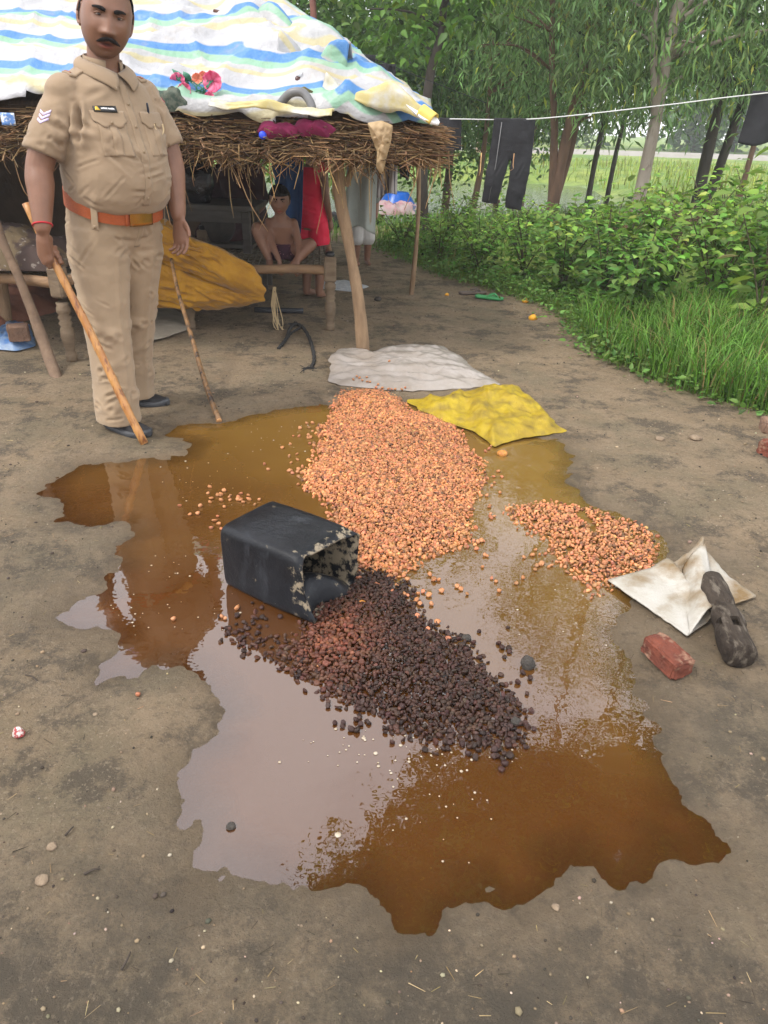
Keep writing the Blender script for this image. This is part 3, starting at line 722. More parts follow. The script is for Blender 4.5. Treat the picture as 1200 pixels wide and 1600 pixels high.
# shirt
SHR = [(0, -.012, .990, .184, .165, .25), (0, -.022, 1.012, .202, .190, .24), (0, -.036, 1.055, .213, .206, .2), (0, -.042, 1.11, .217, .212, .1), (0, -.036, 1.18, .214, .198), (0, -.024, 1.26, .212, .174), (0, -.012, 1.33, .213, .155), (0, .000, 1.38, .206, .138), (0, .006, 1.432, .182, .116), (0, .010, 1.472, .142, .094, .15), (0, .010, 1.492, .100, .080, .30), (0, .010, 1.505, .074, .068, .40)]
R_SH, R_EL, R_WR = np.array([-.198, .010, 1.402]), unlean(D(62, 262, 3.24)), unlean(D(67, 358, 3.14))
L_SH, L_EL, L_WR = np.array([.198, .010, 1.402]), unlean(D(266, 250, 3.60)), unlean(D(279, 338, 3.52))
def sleeve(a, b, t1=.86):
    a, b = np.asarray(a), np.asarray(b); u = np.linspace(0, t1, 7)[:, None]
    return tube(a + (b - a) * u + np.array([0, 0, .012]) * np.sin(u * PI), np.linspace(.078, .082, 7), 24, dome=False)
SV, SF = remesh([loft(SHR), sleeve(R_SH + [.035, 0, .005], R_EL), sleeve(L_SH + [-.035, 0, .005], L_EL), ball(R_SH + [.01, 0, .0], .072), ball(L_SH + [-.01, 0, .0], .072)], .0065, 6)
SL = [((-.20, -.09, 1.30), (-.04, -.20, 1.20), .014, .010), ((-.19, -.10, 1.25), (-.02, -.22, 1.13), .013, .009), ((-.20, -.05, 1.20), (-.06, -.22, 1.08), .012, .007), ((.20, -.09, 1.30), (.08, -.19, 1.22), .013, .008), ((-.10, -.17, 1.00), (-.05, -.22, 1.05), .009, .008), ((.02, -.19, 1.00), (.03, -.23, 1.05), .009, .007), ((.10, -.17, 1.00), (.13, -.20, 1.06), .009, .007), ((-.16, -.12, 1.00), (-.17, -.15, 1.05), .009, .007), ((-.195, -.085, 1.38), (-.185, -.10, 1.20), .012, .013), ((.195, -.085, 1.38), (.185, -.10, 1.20), .012, .012), ((-.29, -.04, 1.30), (-.20, -.09, 1.24), .012, .007), ((-.26, -.06, 1.36), (-.23, -.08, 1.24), .012, .006), ((-.30, -.02, 1.25), (-.24, -.06, 1.21), .010, .005), ((-.06, -.14, 1.44), (-.16, -.10, 1.40), .014, .004)]
SL = SL + [(a, b, w_, d_ / 2.8) for a, b, w_, d_ in creases(SV, 40, .006, .007, (1.0, 1.20), 8, .8) + creases(SV, 34, .006, .006, (1.20, 1.42), 9, 1.2)]
SV = cloth_folds(SV, SF, [(a, b, w_, d_ * 2.8) for a, b, w_, d_ in SL], .008, 7, (8, 8, 15))
shirt = mk('shirt', (lean(SV), SF), m_khaki, man)
bvh_s = BVHTree.FromPolygons(SV.tolist(), SF.tolist())
bvh_t = BVHTree.FromPolygons(TV.tolist(), TF.tolist())
def cast(b, o, d):
    h = b.ray_cast(Vector(o), Vector(d).normalized()); return h[0], h[1]
def patch(fn, nu, nv, off, th, b=None, o_y=-1.0, d=(0, 1, 0), org=None):
    """thin piece laid on the cloth: fn(u, v) -> (x, z); rays run along d"""
    b = b or bvh_s
    pts = np.zeros((nu, nv, 3)); nor = np.zeros((nu, nv, 3)); last = (Vector((0, 0, 0)), Vector((0, -1, 0)))
    for i in range(nu):
        for j in range(nv):
            a, z = fn(i / (nu - 1), j / (nv - 1)); o = (a, o_y, z) if org is None else org(a, z)
            h = cast(b, o, d)
            if h[0] is None: h = last
            last = h; pts[i, j] = h[0]; nor[i, j] = h[1]
    for _ in range(2):
        nn = nor.copy()
        nn[1:-1, 1:-1] = (nor[1:-1, 1:-1] + nor[:-2, 1:-1] + nor[2:, 1:-1] + nor[1:-1, :-2] + nor[1:-1, 2:]) / 5; nor = nn / np.linalg.norm(nn, axis=2)[..., None]
    A = (pts + nor * (off + th)).reshape(-1, 3); B = (pts + nor * (off - .004)).reshape(-1, 3)
    k = nu * nv; I = np.arange(k).reshape(nu, nv)
    q = np.stack([I[:-1, :-1], I[1:, :-1], I[1:, 1:], I[:-1, 1:]], -1).reshape(-1, 4)
    rim = np.concatenate([I[:, 0], I[-1, 1:], I[-2::-1, -1], I[0, -2:0:-1]]); nx = np.roll(rim, -1)
    return lean(np.concatenate([A, B])), np.concatenate([q, q[:, ::-1] + k, np.stack([rim, rim + k, nx + k, nx], 1)])
def rect(x0, x1, z0, z1): return lambda u, v: (x0 + (x1 - x0) * u, z0 + (z1 - z0) * v)
mk('placket', patch(rect(-.017, .017, 1.000, 1.475), 6, 60, .0005, .0022), m_khaki, shirt)
m_button = M('khaki_button', (.24, .17, .10), rough=.35)
for z in (1.03, 1.11, 1.20, 1.29, 1.37):
    h = cast(bvh_s, (0, -1, z), (0, 1, 0)); mk('button', (lean(ball(np.array(h[0]) + np.array(h[1]) * .004, (.0062, .004, .0062), 12, 8)[0]), ball((0, 0, 0), 1, 12, 8)[1]), m_button, shirt)
for s, nm in ((-1, 'r'), (1, 'l')):
    xc = s * .100
    po = mk('pocket', patch(lambda u, v: (xc + (u - .5) * .112, 1.185 + (1.335 - 1.185) * v - .010 * (abs(u - .5) * 2) * (1 - v) * 0), 14, 18, .0005, .0022), m_khaki, shirt)
    mk('pleat', patch(rect(xc - .016, xc + .016, 1.188, 1.305), 5, 16, .0027, .0022), m_khaki, po)
    def flap(u, v):      # two-lobed lower edge with a point in the middle
        e = .044 + .014 * (1 - abs(2 * u - 1)) ** 1.0 + .007 * math.cos(4 * PI * u) * -1
        return (xc + (u - .5) * .124, 1.342 - e * (1 - v))
    fl = mk('pocket_flap', patch(flap, 26, 8, .005, .0032), m_khaki, shirt)
    h = cast(bvh_s, (xc, -1, 1.300), (0, 1, 0)); g = ball(np.array(h[0]) + np.array(h[1]) * .010, (.006, .004, .006), 12, 8); mk('button', (lean(g[0]), g[1]), m_button, fl)
# name plate, crest and lettering
m_black = M('black_plate', (.012, .012, .012), rough=.35); m_gold = M('gold_crest', (.55, .36, .06), rough=.35, metal=.6); m_white = M('white_paint', (.8, .8, .8), rough=.6)
plate = mk('name_plate', patch(rect(-.146, -.066, 1.336, 1.357), 10, 4, .010, .003), m_black, shirt)
mk('crest', patch(lambda u, v: (-.142 + .016 * u * (1 - .55 * v) + .016 * .275 * v, 1.339 + .0155 * v), 5, 5, .0132, .001), m_gold, plate)
for k, (xa, wd) in enumerate([(-.1215 + .0045 * q, .0032) for q in range(5)] + [(-.0965 + .0045 * q, .0032) for q in range(5)]):      # two short words too small to read
    mk('lettering', patch(rect(xa, xa + wd, 1.3440, 1.3490 + .0006 * (k % 3)), 3, 3, .0132, .0008), m_white, plate)
# pen and hooked cord on the left pocket
m_pen = M('dark_blue_pen', (.015, .02, .035), rough=.3)
h = cast(bvh_s, (.085, -1, 1.345), (0, 1, 0)); p = np.array(h[0])
g = tube([p + [.002, -.008, -.014], p + [0, -.009, .012], p + [-.005, -.010, .032]], [.0045, .005, .0042], 10, dome=True); mk('pen', (lean(g[0]), g[1]), m_pen, shirt)
h = cast(bvh_s, (.125, -1, 1.29), (0, 1, 0)); p = np.array(h[0])
g = tube(spline([p + [-.028, -.012, .012], p + [-.018, -.016, -.014], p + [.004, -.016, -.026], p + [.020, -.012, -.010], p + [.018, -.008, .014]], 20), .0035, 8); mk('cord_loop', (lean(g[0]), g[1]), M('cream_cord', (.55, .42, .24), rough=.7), shirt)
# collar: two pointed wings over a stand
def wing(s):
    def fn(u, v):      # u round the neck from back to front point, v from fold outwards
        a = PI / 2 - s * 0 - u * PI * 1.0                       # back (+y) to front (-y)
        r = .078 + .004 * (1 - u)
        zt = 1.548 - .070 * u ** 1.4
        x0, y0, z0 = s * r * np.cos(a) * 1.04, .010 + r * np.sin(a) - .012 * u, zt
        ln = .044 + .046 * u ** 2.2
        ox = s * (np.cos(a) * .6 + .60 * u ** 2); oy = np.sin(a) * .55 - .26 * u ** 2; oz = -(.72 + .25 * u)
        k = np.sqrt(ox ** 2 + oy ** 2 + oz ** 2)
        bow = .010 * np.sin(v * PI)
        return st(x0 + ox / k * ln * v + s * np.cos(a) * bow, y0 + oy / k * ln * v + np.sin(a) * bow, z0 + oz / k * ln * v + bow * .5)
    return sheet(fn, 30, 10, .0035)
for s in (-1, 1):
    g = wing(s); mk('collar_wing', (lean(g[0]), g[1]), m_khaki, shirt)
def stand(u, v):
    a = PI / 2 + (u - .5) * 2 * PI * .86
    return st((.0705 + .006 * (1 - v)) * np.cos(a) * 1.06, .008 + (.0705 + .006 * (1 - v)) * np.sin(a), 1.500 + .050 * v - .03 * (1 - np.sin(a)) * .5)
g = sheet(stand, 40, 5, .004); mk('collar_stand', (lean(g[0]), g[1]), m_khaki, shirt)
# shoulder straps with red-brown bars, arm chevrons
m_bar = M('copper_letters', (.30, .10, .05), rough=.5); m_chev = M('lilac_chevrons', (.60, .52, .72), (.5, .42, .62), rough=.8, scale=60)
for s in (-1, 1):
    o = lambda a, z: (a, z, 2.0)
    ep = mk('shoulder_strap', patch(lambda u, v: (s * (.080 + .100 * u), -.002 + (v - .5) * (.040 + .012 * u) - .004), 14, 8, .002, .005, d=(0, 0, -1), org=o), m_khaki, shirt)
    for k in range(3): mk('strap_bar', patch(lambda u, v: (s * (.166 + .008 * u), -.016 + .011 * k + .008 * v), 3, 3, .0075, .002, d=(0, 0, -1), org=o), m_bar, ep)
for k in range(3):
    for q in (-1, 1):
        mk('chevron', patch(lambda u, v: (-.012 + q * .020 * u, 1.322 - .014 * k + .0085 * v + .012 * u), 6, 3, .001, .0016, d=(1, 0, 0), org=lambda a, z: (-1, a, z)), m_chev, shirt)
# sleeve hems
for e, c in ((R_SH + (R_EL - R_SH) * .80, R_EL - R_SH), (L_SH + (L_EL - L_SH) * .80, L_EL - L_SH)): pass
# belt
m_belt = M('orange_brown_webbing', (.40, .085, .014), (.28, .055, .010), rough=.55, scale=90, stretch=(1, 1, 6), bump=.6, bscale=160)
th = np.linspace(0, 2 * PI, 97)[:-1]
def belt_pt(a, dz, off):
    c, s_ = math.cos(a), math.sin(a); z = .998 + .050 * s_ + dz
    rx, ry = .200 + off, .180 + off
    return [np.sign(c) * abs(c) ** .88 * rx, -.010 + np.sign(s_) * abs(s_) ** .88 * ry, z]
prof = [(-.030, -.004), (-.030, .004), (.030, .004), (.030, -.004)]
V = [belt_pt(a, dz, of) for a in th for dz, of in prof]; n = len(th)
F = [(4 * i + j, 4 * ((i + 1) % n) + j, 4 * ((i + 1) % n) + (j + 1) % 4, 4 * i + (j + 1) % 4) for i in range(n) for j in range(4)]
belt = mk('belt', (lean(V), F), m_belt, man, smooth=False)
m_brass = M('brass_buckle', (.42, .20, .035), (.30, .13, .03), rough=.22, metal=.75, scale=20)
def buckle(u, v):
    a = -PI / 2 - .0 + (u - .5) * .46; V = np.array([belt_pt(x, 0, .009) for x in np.ravel(a)]).reshape(u.shape + (3,)); V[..., 2] += (v - .5) * .066; return V
g = sheet(buckle, 14, 6, .006); mk('buckle', (lean(g[0]), g[1]), m_brass, belt)
def keeper(u, v):
    a = -PI / 2 - .30 + (u - .5) * .05; V = np.array([belt_pt(x, 0, .008) for x in np.ravel(a)]).reshape(u.shape + (3,)); V[..., 2] += (v - .5) * .064; return V
g = sheet(keeper, 5, 6, .004); mk('keeper', (lean(g[0]), g[1]), m_belt, belt)
for a0 in (-PI / 2 - .98, -PI / 2 + .98):      # cloth belt loops with a button tab
    def lp(u, v):
        a = a0 + (u - .5) * .15; V = np.array([belt_pt(x, 0, .010) for x in np.ravel(a)]).reshape(u.shape + (3,))
        z = -.066 + .102 * v; V[..., 2] += z; return V
    g = sheet(lp, 6, 12, .004); l = mk('belt_loop', (lean(g[0]), g[1]), m_khaki_t, man)
    p = np.array(belt_pt(a0, -.052, .014)); g = ball(p, .007, 12, 8); mk('button', (lean(g[0]), g[1]), m_button, l)
# fly and side pocket seams
mk('fly', patch(rect(.004, .030, .82, .955), 5, 14, -.001, .0022, b=bvh_t), m_khaki_t, man)
# lathi held in the right hand; its line in local space
ST_B = to_local((G(226, 696)[0], G(226, 696)[1], .014)); ST_H = unlean(D(80, 398, 3.19))
def loc_dir(v): return np.array([cA * v[0] + sA * v[1], -sA * v[0] + cA * v[1], v[2]])
# top of the stick behind the wrist
sd_ = ST_H + np.array([LEAN * (ST_H[2] - .1) * cA, -LEAN * (ST_H[2] - .1) * sA, 0])
sdir = (sd_ - ST_B) / np.linalg.norm(sd_ - ST_B)
ST_T = sd_ + sdir * .21
sx = (ST_H * 0 + (lambda v: v)(sdir))
# arms, neck, hands and a slim trunk inside the clothes: one body
body = [loft([(0, 0, .80, .14, .11), (0, 0, .95, .15, .13), (0, -.01, 1.10, .17, .16), (0, 0, 1.30, .17, .12), (0, .01, 1.42, .16, .09), (0, .012, 1.49, .07, .065), (0, .004, 1.54, .062, .062), (0, -.008, 1.62, .060, .066)], 28, 2.1)]
for f, hx in ((FR, -.092), (FL, .092)):
    body.append(tube([(f[0], f[1], .05), (f[0], f[1], .12), (f[0] * .8 + hx * .2, f[1] * .7, .45), (hx, 0, .86)], [.042, .045, .058, .085], 14))
for a, b, c in ((R_SH, R_EL, R_WR), (L_SH, L_EL, L_WR)):
    P = spline([a + (b - a) * .12, a + (b - a) * .5, b, b + (c - b) * .35, b + (c - b) * .7, c], 22); u = np.linspace(0, 1, 22)
    body.append(tube(P, np.interp(u, [0, .25, .42, .55, .78, 1], [.045, .060, .053, .056, .044, .0325]), 18, dome=True))
# right hand: palm on the outside of the stick, fingers wrapped round it
ax = -sdir; ctr = ST_H
outw = loc_dir((-.45, -.88, .1)); outw -= ax * (outw @ ax); outw /= np.linalg.norm(outw)
fwd = np.cross(ax, outw); fwd *= 1 if fwd @ loc_dir((1, 0, 0)) > 0 else -1
wr = R_WR
k0 = ctr + outw * .030 - ax * .004
body.append(tube([wr, wr * .5 + (k0 + fwd * 0) * .5 + outw * .004, k0 + ax * .000, k0 + ax * .030], [.029, .035, .040, .034], 14, dome=True, flat=.55, up=outw))
for i in range(4):
    c0 = ctr + ax * (-.030 + .0215 * i + .012); P = []
    for a in np.linspace(.15, 4.6, 9): P.append(c0 + outw * math.cos(a) * .0275 - fwd * math.sin(a) * .0275)
    body.append(tube(P, np.linspace(.0105, .0080, 9), 8, dome=True))
tb = ctr - ax * .018 + fwd * .022 + outw * .012
body.append(tube(spline([wr + (ctr - wr) * .45 + fwd * .018, tb, ctr + ax * .018 + fwd * .022 - outw * .006, ctr + ax * .046 + fwd * .020 - outw * .008], 10), np.linspace(.0150, .0092, 10), 10, dome=True))
# left hand hangs half open
ld = L_WR - L_EL; ld /= np.linalg.norm(ld); ld = ld * .4 + np.array([.0, -.12, -.85]); ld /= np.linalg.norm(ld)
ln_ = np.array([-.75, -.10, .1]); ln_ -= ld * (ln_ @ ld); ln_ /= np.linalg.norm(ln_); ls = np.cross(ld, ln_); ls *= 1 if ls[1] < 0 else -1
body += relaxed_hand(L_WR + ld * .012, ld, ln_, ls, 1.14, (.28, .42, .35), .09)
BV, BF = remesh(body, .0046, 5, .5)
HK = 1.20
HV, HF, HC, (hp, hf) = head_geo(HK)
HM = Matrix.Translation((-.006, -.040, 1.663)) @ Matrix.Rotation(math.radians(-29), 4, 'Z') @ Matrix.Rotation(math.radians(9), 4, 'Y') @ Matrix.Rotation(math.radians(8), 4, 'X')
Rm = np.array(HM.to_3x3()); Tm = np.array(HM.translation)
HVb = HV @ Rm.T + Tm
allV, allF = J((BV, [tuple(f) for f in BF]), (HVb, HF))
mk('body', (lean(allV), allF), m_skin, man, cols=np.concatenate([np.ones((len(BV), 3)), HC]))
off = np.array([LEAN * (1.663 - .1) * cA, -LEAN * (1.663 - .1) * sA, 0])
face_parts(man, Matrix.Translation(off) @ HM, HK, True)
g = hair_geo(hp, hf, HK, .064, .009, 4); mk('hair', (lean(g[0] @ Rm.T + Tm), g[1]), m_hair, man)
# red thread on the right wrist
th = np.linspace(0, 2 * PI, 25)
wd = R_WR - R_EL; wd /= np.linalg.norm(wd); e1 = np.cross(wd, [0, 0, 1.0]); e1 /= np.linalg.norm(e1); e2 = np.cross(wd, e1)
c0 = R_WR - wd * .012
g = tube([c0 + e1 * math.cos(a) * .0365 + e2 * math.sin(a) * .0365 for a in th], .0038, 8); mk('wrist_thread', (lean(g[0]), g[1]), M('red_thread', (.45, .02, .03), rough=.8, bump=.5, bscale=300), man)
# shoes
m_shoe = M('black_mesh_shoe', (.012, .012, .014), (.022, .021, .022), rough=.7, scale=40, bump=.6, bscale=300); m_sole = M('grey_black_sole', (.035, .037, .042), (.055, .058, .062), rough=.6, scale=14)
def shoe(f, yaw):
    R = rotz(yaw); c = np.array([f[0], f[1], 0])
    def foot(scale, z0, z1, top):
        V = []; n = 28
        ys = [(.085, .030), (.070, .040), (.03, .043), (-.03, .046), (-.09, .050), (-.14, .047), (-.175, .036), (-.19, .020)]
        return ys
    up = []
    for y, hw, h in ((.088, .022, .055), (.078, .034, .085), (.045, .040, .098), (.0, .042, .096), (-.045, .045, .078), (-.09, .049, .060), (-.13, .049, .050), (-.165, .039, .042), (-.185, .020, .030)):
        up.append((y, hw, h))
    n = 20; V = []; th = np.linspace(0, 2 * PI, n, endpoint=False)
    for y, hw, h in up:
        cz = .018; V.append(np.stack([hw * np.sign(np.cos(th)) * np.abs(np.cos(th)) ** .8, np.full(n, y), cz + np.where(np.sin(th) > 0, (h - cz) * np.abs(np.sin(th)) ** .85, -.012 * np.abs(np.sin(th)))], 1))
    m = len(up); F = [(k * n + j, (k + 1) * n + j, (k + 1) * n + (j + 1) % n, k * n + (j + 1) % n) for k in range(m - 1) for j in range(n)]
    F += [tuple(range(n)), tuple((m - 1) * n + j for j in range(n))[::-1]]
    s = mk('shoe', (np.concatenate(V) @ R.T + c, F), m_shoe, man)
    a = np.linspace(0, 2 * PI, 48, endpoint=False); o = []
    for z, gr in ((.000, -.004), (.004, .003), (.022, .005), (.030, .001)):
        yy = -.05 - .142 * np.sin(a); hw = np.interp(-yy, [-.092, -.06, .0, .09, .13, .17, .192], [.018, .040, .045, .054, .054, .042, .010])
        toe = .010 * sm(-yy, .13, .19)
        o.append(np.stack([np.sign(np.cos(a)) * (hw + gr) * np.abs(np.cos(a)) ** .35, yy * (1 + gr * .5), z + toe + .006 * sm(yy, .0, .08) * (z > .01)], 1))
    n = 48; F = [(k * n + j, k * n + (j + 1) % n, (k + 1) * n + (j + 1) % n, (k + 1) * n + j) for k in range(3) for j in range(n)] + [tuple(range(n))[::-1], tuple(3 * n + j for j in range(n))]
    mk('sole', (np.concatenate(o) @ R.T + c, F), m_sole, s)
    for y in (-.02, -.045, -.07):
        g = tube(spline([(-.026, y + .004, .070 + .30 * (y + .07)), (0, y, .088 + .34 * (y + .07) - .01), (.026, y + .004, .070 + .30 * (y + .07))], 8), .003, 6); mk('lace', (g[0] @ R.T + c, g[1]), m_shoe, s)
shoe(FR, math.radians(8)); shoe(FL, math.radians(28))
man.location.z = .004
# the stick is its own thing
m_bamboo = M('varnished_bamboo', (.48, .24, .075), (.36, .15, .045), rough=.38, scale=5, stretch=(6, 6, 1.2), bump=.2, bscale=40, c3=(.17, .06, .025), s3=9, lo3=.52, hi3=.64, spec=.5)
def bamboo(name, label, a, b, r0, r1, nodes, parent=None, mat=None, bend=.0):
    a, b = np.asarray(a, float), np.asarray(b, float); L = np.linalg.norm(b - a)
    t = np.sort(np.concatenate([np.linspace(0, 1, 30)] + [np.array([q - .006, q, q + .006]) for q in nodes])); t = t[(t >= 0) & (t <= 1)]
    r = r0 + (r1 - r0) * t
    for q in nodes: r = r + .10 * r0 * np.exp(-((t - q) / .007) ** 2)
    sidev = np.cross(b - a, [0, 0, 1]); sidev /= np.linalg.norm(sidev) + 1e-9
    P = a + (b - a) * t[:, None] + sidev * (bend * np.sin(t * PI) + .004 * np.sin(t * 9))[:, None]
    root = thing(name, label, 'stick', tuple(P[-1]))
    mk('shaft', (tube(P - P[-1], r, 14, rough=.04)), mat or m_bamboo, root)
    e = (b - a) / L
    mk('cut_end', tube(np.array([-.0005 * e, .004 * e]) + 0, [r[-1] * 1.02, r[-1] * .93], 14), M('pale_cut_wood', (.50, .27, .11), (.30, .14, .05), rough=.7, scale=80), root)
    return root
def to_world(p): return np.array([MAN[0] + cA * p[0] - sA * p[1], MAN[1] + sA * p[0] + cA * p[1], p[2]])
bamboo('bamboo_stick', 'thick pale bamboo stick in the hand of the man in khaki', to_world(ST_T), to_world(ST_B), .0155, .0185, (.16, .30, .44, .58, .71, .83, .94))

# ================================================================== HUT
def star(poly, n, hf, hb, nT=26, nA=120, fold=.01, seed=0, fs=6.0, prof=2.6, ctr=None, jag=.006, stretch=(1, 1, 1)):
    """closed soft body over a star-shaped outline: bulges hf to the front of n and hb to the back"""
    Q = np.asarray(poly, float); Q = np.concatenate([Q, Q[:1]]); L = np.r_[0, np.cumsum(np.linalg.norm(np.diff(Q, axis=0), axis=1))]
    s = np.linspace(0, L[-1], nA, endpoint=False); O = np.stack([np.interp(s, L, Q[:, k]) for k in range(3)], 1)
    O = (O * 2 + np.roll(O, 1, 0) + np.roll(O, -1, 0)) / 4
    c = O.mean(0) if ctr is None else np.asarray(ctr, float); n = np.asarray(n, float); n = n / np.linalg.norm(n)
    O = c + (O - c) * (1 + jag / .3 * vnoise(O * 22 + seed, seed))[:, None]
    T = np.sin(np.linspace(0, 1, nT) * PI / 2); out = []
    for sg, h in ((1, hf), (-1, hb)):
        R = []
        for t in T:
            p = c + (O - c) * t
            f = fold * (1 - np.abs(fbm(p * fs * np.array(stretch) + seed * 3.1, 4, seed)) * 2) + fold * .5 * fbm(p * fs * 3, 3, seed + 9)
            R.append(p + sg * n * (h * (1 - t ** prof) + (f * (1 - t ** 8) if sg > 0 else 0 * f) + .0015)[:, None])
        out.append(np.array(R))
    V = np.concatenate([out[0].reshape(-1, 3), out[1].reshape(-1, 3)]); k = nT * nA
    F = []
    j = np.arange(nA); j2 = (j + 1) % nA
    for i in range(nT - 1):
        F.append(np.stack([i * nA + j, (i + 1) * nA + j, (i + 1) * nA + j2, i * nA + j2], 1)); F.append(np.stack([k + i * nA + j2, k + (i + 1) * nA + j2, k + (i + 1) * nA + j, k + i * nA + j], 1))
    F.append(np.stack([(nT - 1) * nA + j, k + (nT - 1) * nA + j, k + (nT - 1) * nA + j2, (nT - 1) * nA + j2], 1))
    return V, np.concatenate(F)
E_Y, E_Z, R_Y, R_X = 4.55, 1.365, 7.0, -1.86
def roof_z(x, y):
    f = E_Z + .4327 * (y - E_Y); b = E_Z + .4327 * (2 * R_Y - E_Y - y); h = E_Z + .52 * (.18 - x)
    return np.minimum(np.minimum(f, b), h)
def roof_hit(px, py):
    d = sight(px, py); t = 4.0 / d.y
    for k in range(600):
        p = _C + d * t
        if p.y > 4.45 and float(roof_z(p.x, p.y)) > p.z: break
        t += .01
    return np.array([p.x, p.y, float(roof_z(p.x, p.y))])
hut = thing('thatched_hut', 'low open hut with a thatched eave and a striped plastic tarp over its roof', 'hut', (-1.6, 7.0, 0))
HO = np.array([-1.6, 7.0, 0])
def hk(name, geo, mat, **k): return mk(name, (np.asarray(geo[0]) - HO, geo[1]), mat, hut, **k)
# thatch body
m_thatch = M('dark_thatch', (.10, .060, .030), (.055, .034, .018), rough=.95, scale=14, stretch=(6, 1, 1), bump=1.0, bscale=60)
x, y = np.meshgrid(np.linspace(-5.2, .17, 90), np.linspace(4.66, 9.5, 70), indexing='ij')
top = np.maximum(roof_z(x, y), 1.30) - .03 + .015 * fbm(np.stack([x * 3, y * 3, x * 0], -1).reshape(-1, 3), 3, 3).reshape(x.shape)
V = np.concatenate([np.stack([x, y, top], -1).reshape(-1, 3), np.stack([x, y, top - .14], -1).reshape(-1, 3)]); k = x.size; I = np.arange(k).reshape(x.shape)
q = np.stack([I[:-1, :-1], I[1:, :-1], I[1:, 1:], I[:-1, 1:]], -1).reshape(-1, 4); rim = np.concatenate([I[:, 0], I[-1, 1:], I[-2::-1, -1], I[0, -2:0:-1]]); nx = np.roll(rim, -1)
hk('thatch', (V, np.concatenate([q, q[:, ::-1] + k, np.stack([rim, rim + k, nx + k, nx], 1)])), m_thatch)
# straw fringe along the front eave and round the right corner
SV4 = np.array([[0, -1, -1], [0, 1, -1], [0, 1, 1], [0, -1, 1], [1, -.6, -.6], [1, .6, -.6], [1, .6, .6], [1, -.6, .6]], float) * [1, .5, .5]
SF4 = np.array([[0, 1, 5, 4], [1, 2, 6, 5], [2, 3, 7, 6], [3, 0, 4, 7]])
m_straw = M('straw', (1, 1, 1), (.75, .7, .62), rough=.75, scale=30, attr=True, spec=.3)
n = 11000
x0 = rng.uniform(-4.2, .16, n); lay = rng.random(n)
o = np.stack([x0, 4.68 + rng.uniform(-.03, .05, n) - .16 * lay, 1.335 - .17 * lay + rng.normal(0, .012, n) + .02 * np.sin(x0 * 9)], 1)
d = np.stack([rng.normal(.1, .95, n), -rng.uniform(.1, .75, n), -np.abs(rng.normal(.05, .22, n)) + .05], 1)
A = basis(d); Ln = rng.uniform(.07, .24, n); w_ = rng.uniform(.0030, .0075, n)
A = A * np.stack([Ln, w_, w_], 1)[:, None, :]
V, F = bulk(SV4, SF4, A, o)
c = np.where(rng.random((n, 1)) < .45, vary(n, (.30, .19, .095), .3, .05), vary(n, (.12, .068, .032), .35, .05))
fr = hk('straw_fringe', (V, F), m_straw, cols=np.repeat(c, 8, 0)); fr['kind'] = 'stuff'
n = 1500; o = np.stack([rng.uniform(-.05, .42, n), rng.uniform(4.5, 5.6, n), 1.33 - rng.uniform(0, .19, n)], 1); o[:, 0] = .14 + rng.uniform(-.16, .05, n)
d = np.stack([rng.uniform(.5, 1, n), rng.normal(-.15, .25, n), -rng.uniform(-.05, .28, n)], 1); A = basis(d) * np.stack([rng.uniform(.06, .17, n), rng.uniform(.003, .007, n), rng.uniform(.003, .007, n)], 1)[:, None, :]
V, F = bulk(SV4, SF4, A, o); c = vary(n, (.22, .13, .062), .4, .05)
fr = hk('corner_straw', (V, F), m_straw, cols=np.repeat(c, 8, 0)); fr['kind'] = 'stuff'
# long straws that hang free
hs = []; hc = []
cl = [(-1.12, .10, 12), (-.98, .07, 10), (-.90, .05, 12), (-.78, .06, 8), (-.45, .10, 10), (-.22, .10, 26), (.0, .2, 16), (-1.7, .5, 14), (-2.2, .3, 12), (-.3, .5, 20)]
for cx, sx_, m in cl:
    for _ in range(m):
        x = random.gauss(cx, sx_); L = random.uniform(.04, .16) if random.random() < .72 else random.uniform(.14, .44); a = random.gauss(0, .18); y = random.uniform(4.47, 4.62); z = 1.17
        P = spline([(x, y, z + .04), (x + a * L * .3, y - .02, z - L * .35), (x + a * L * .8, y - .02 + random.gauss(0, .02), z - L * .7), (x + a * L * 1.3, y + random.gauss(0, .03), z - L)], 7)
        g = tube(P, np.linspace(.0034, .0016, 7) * random.uniform(.6, 1.2), 4); hs.append(g); hc.append(np.tile(vary(1, (.36, .24, .12), .3, .05), (len(g[0]), 1)))
V, F = J(*hs); fr = hk('hanging_straws', (V, F), m_straw, cols=np.concatenate(hc)); fr['kind'] = 'stuff'
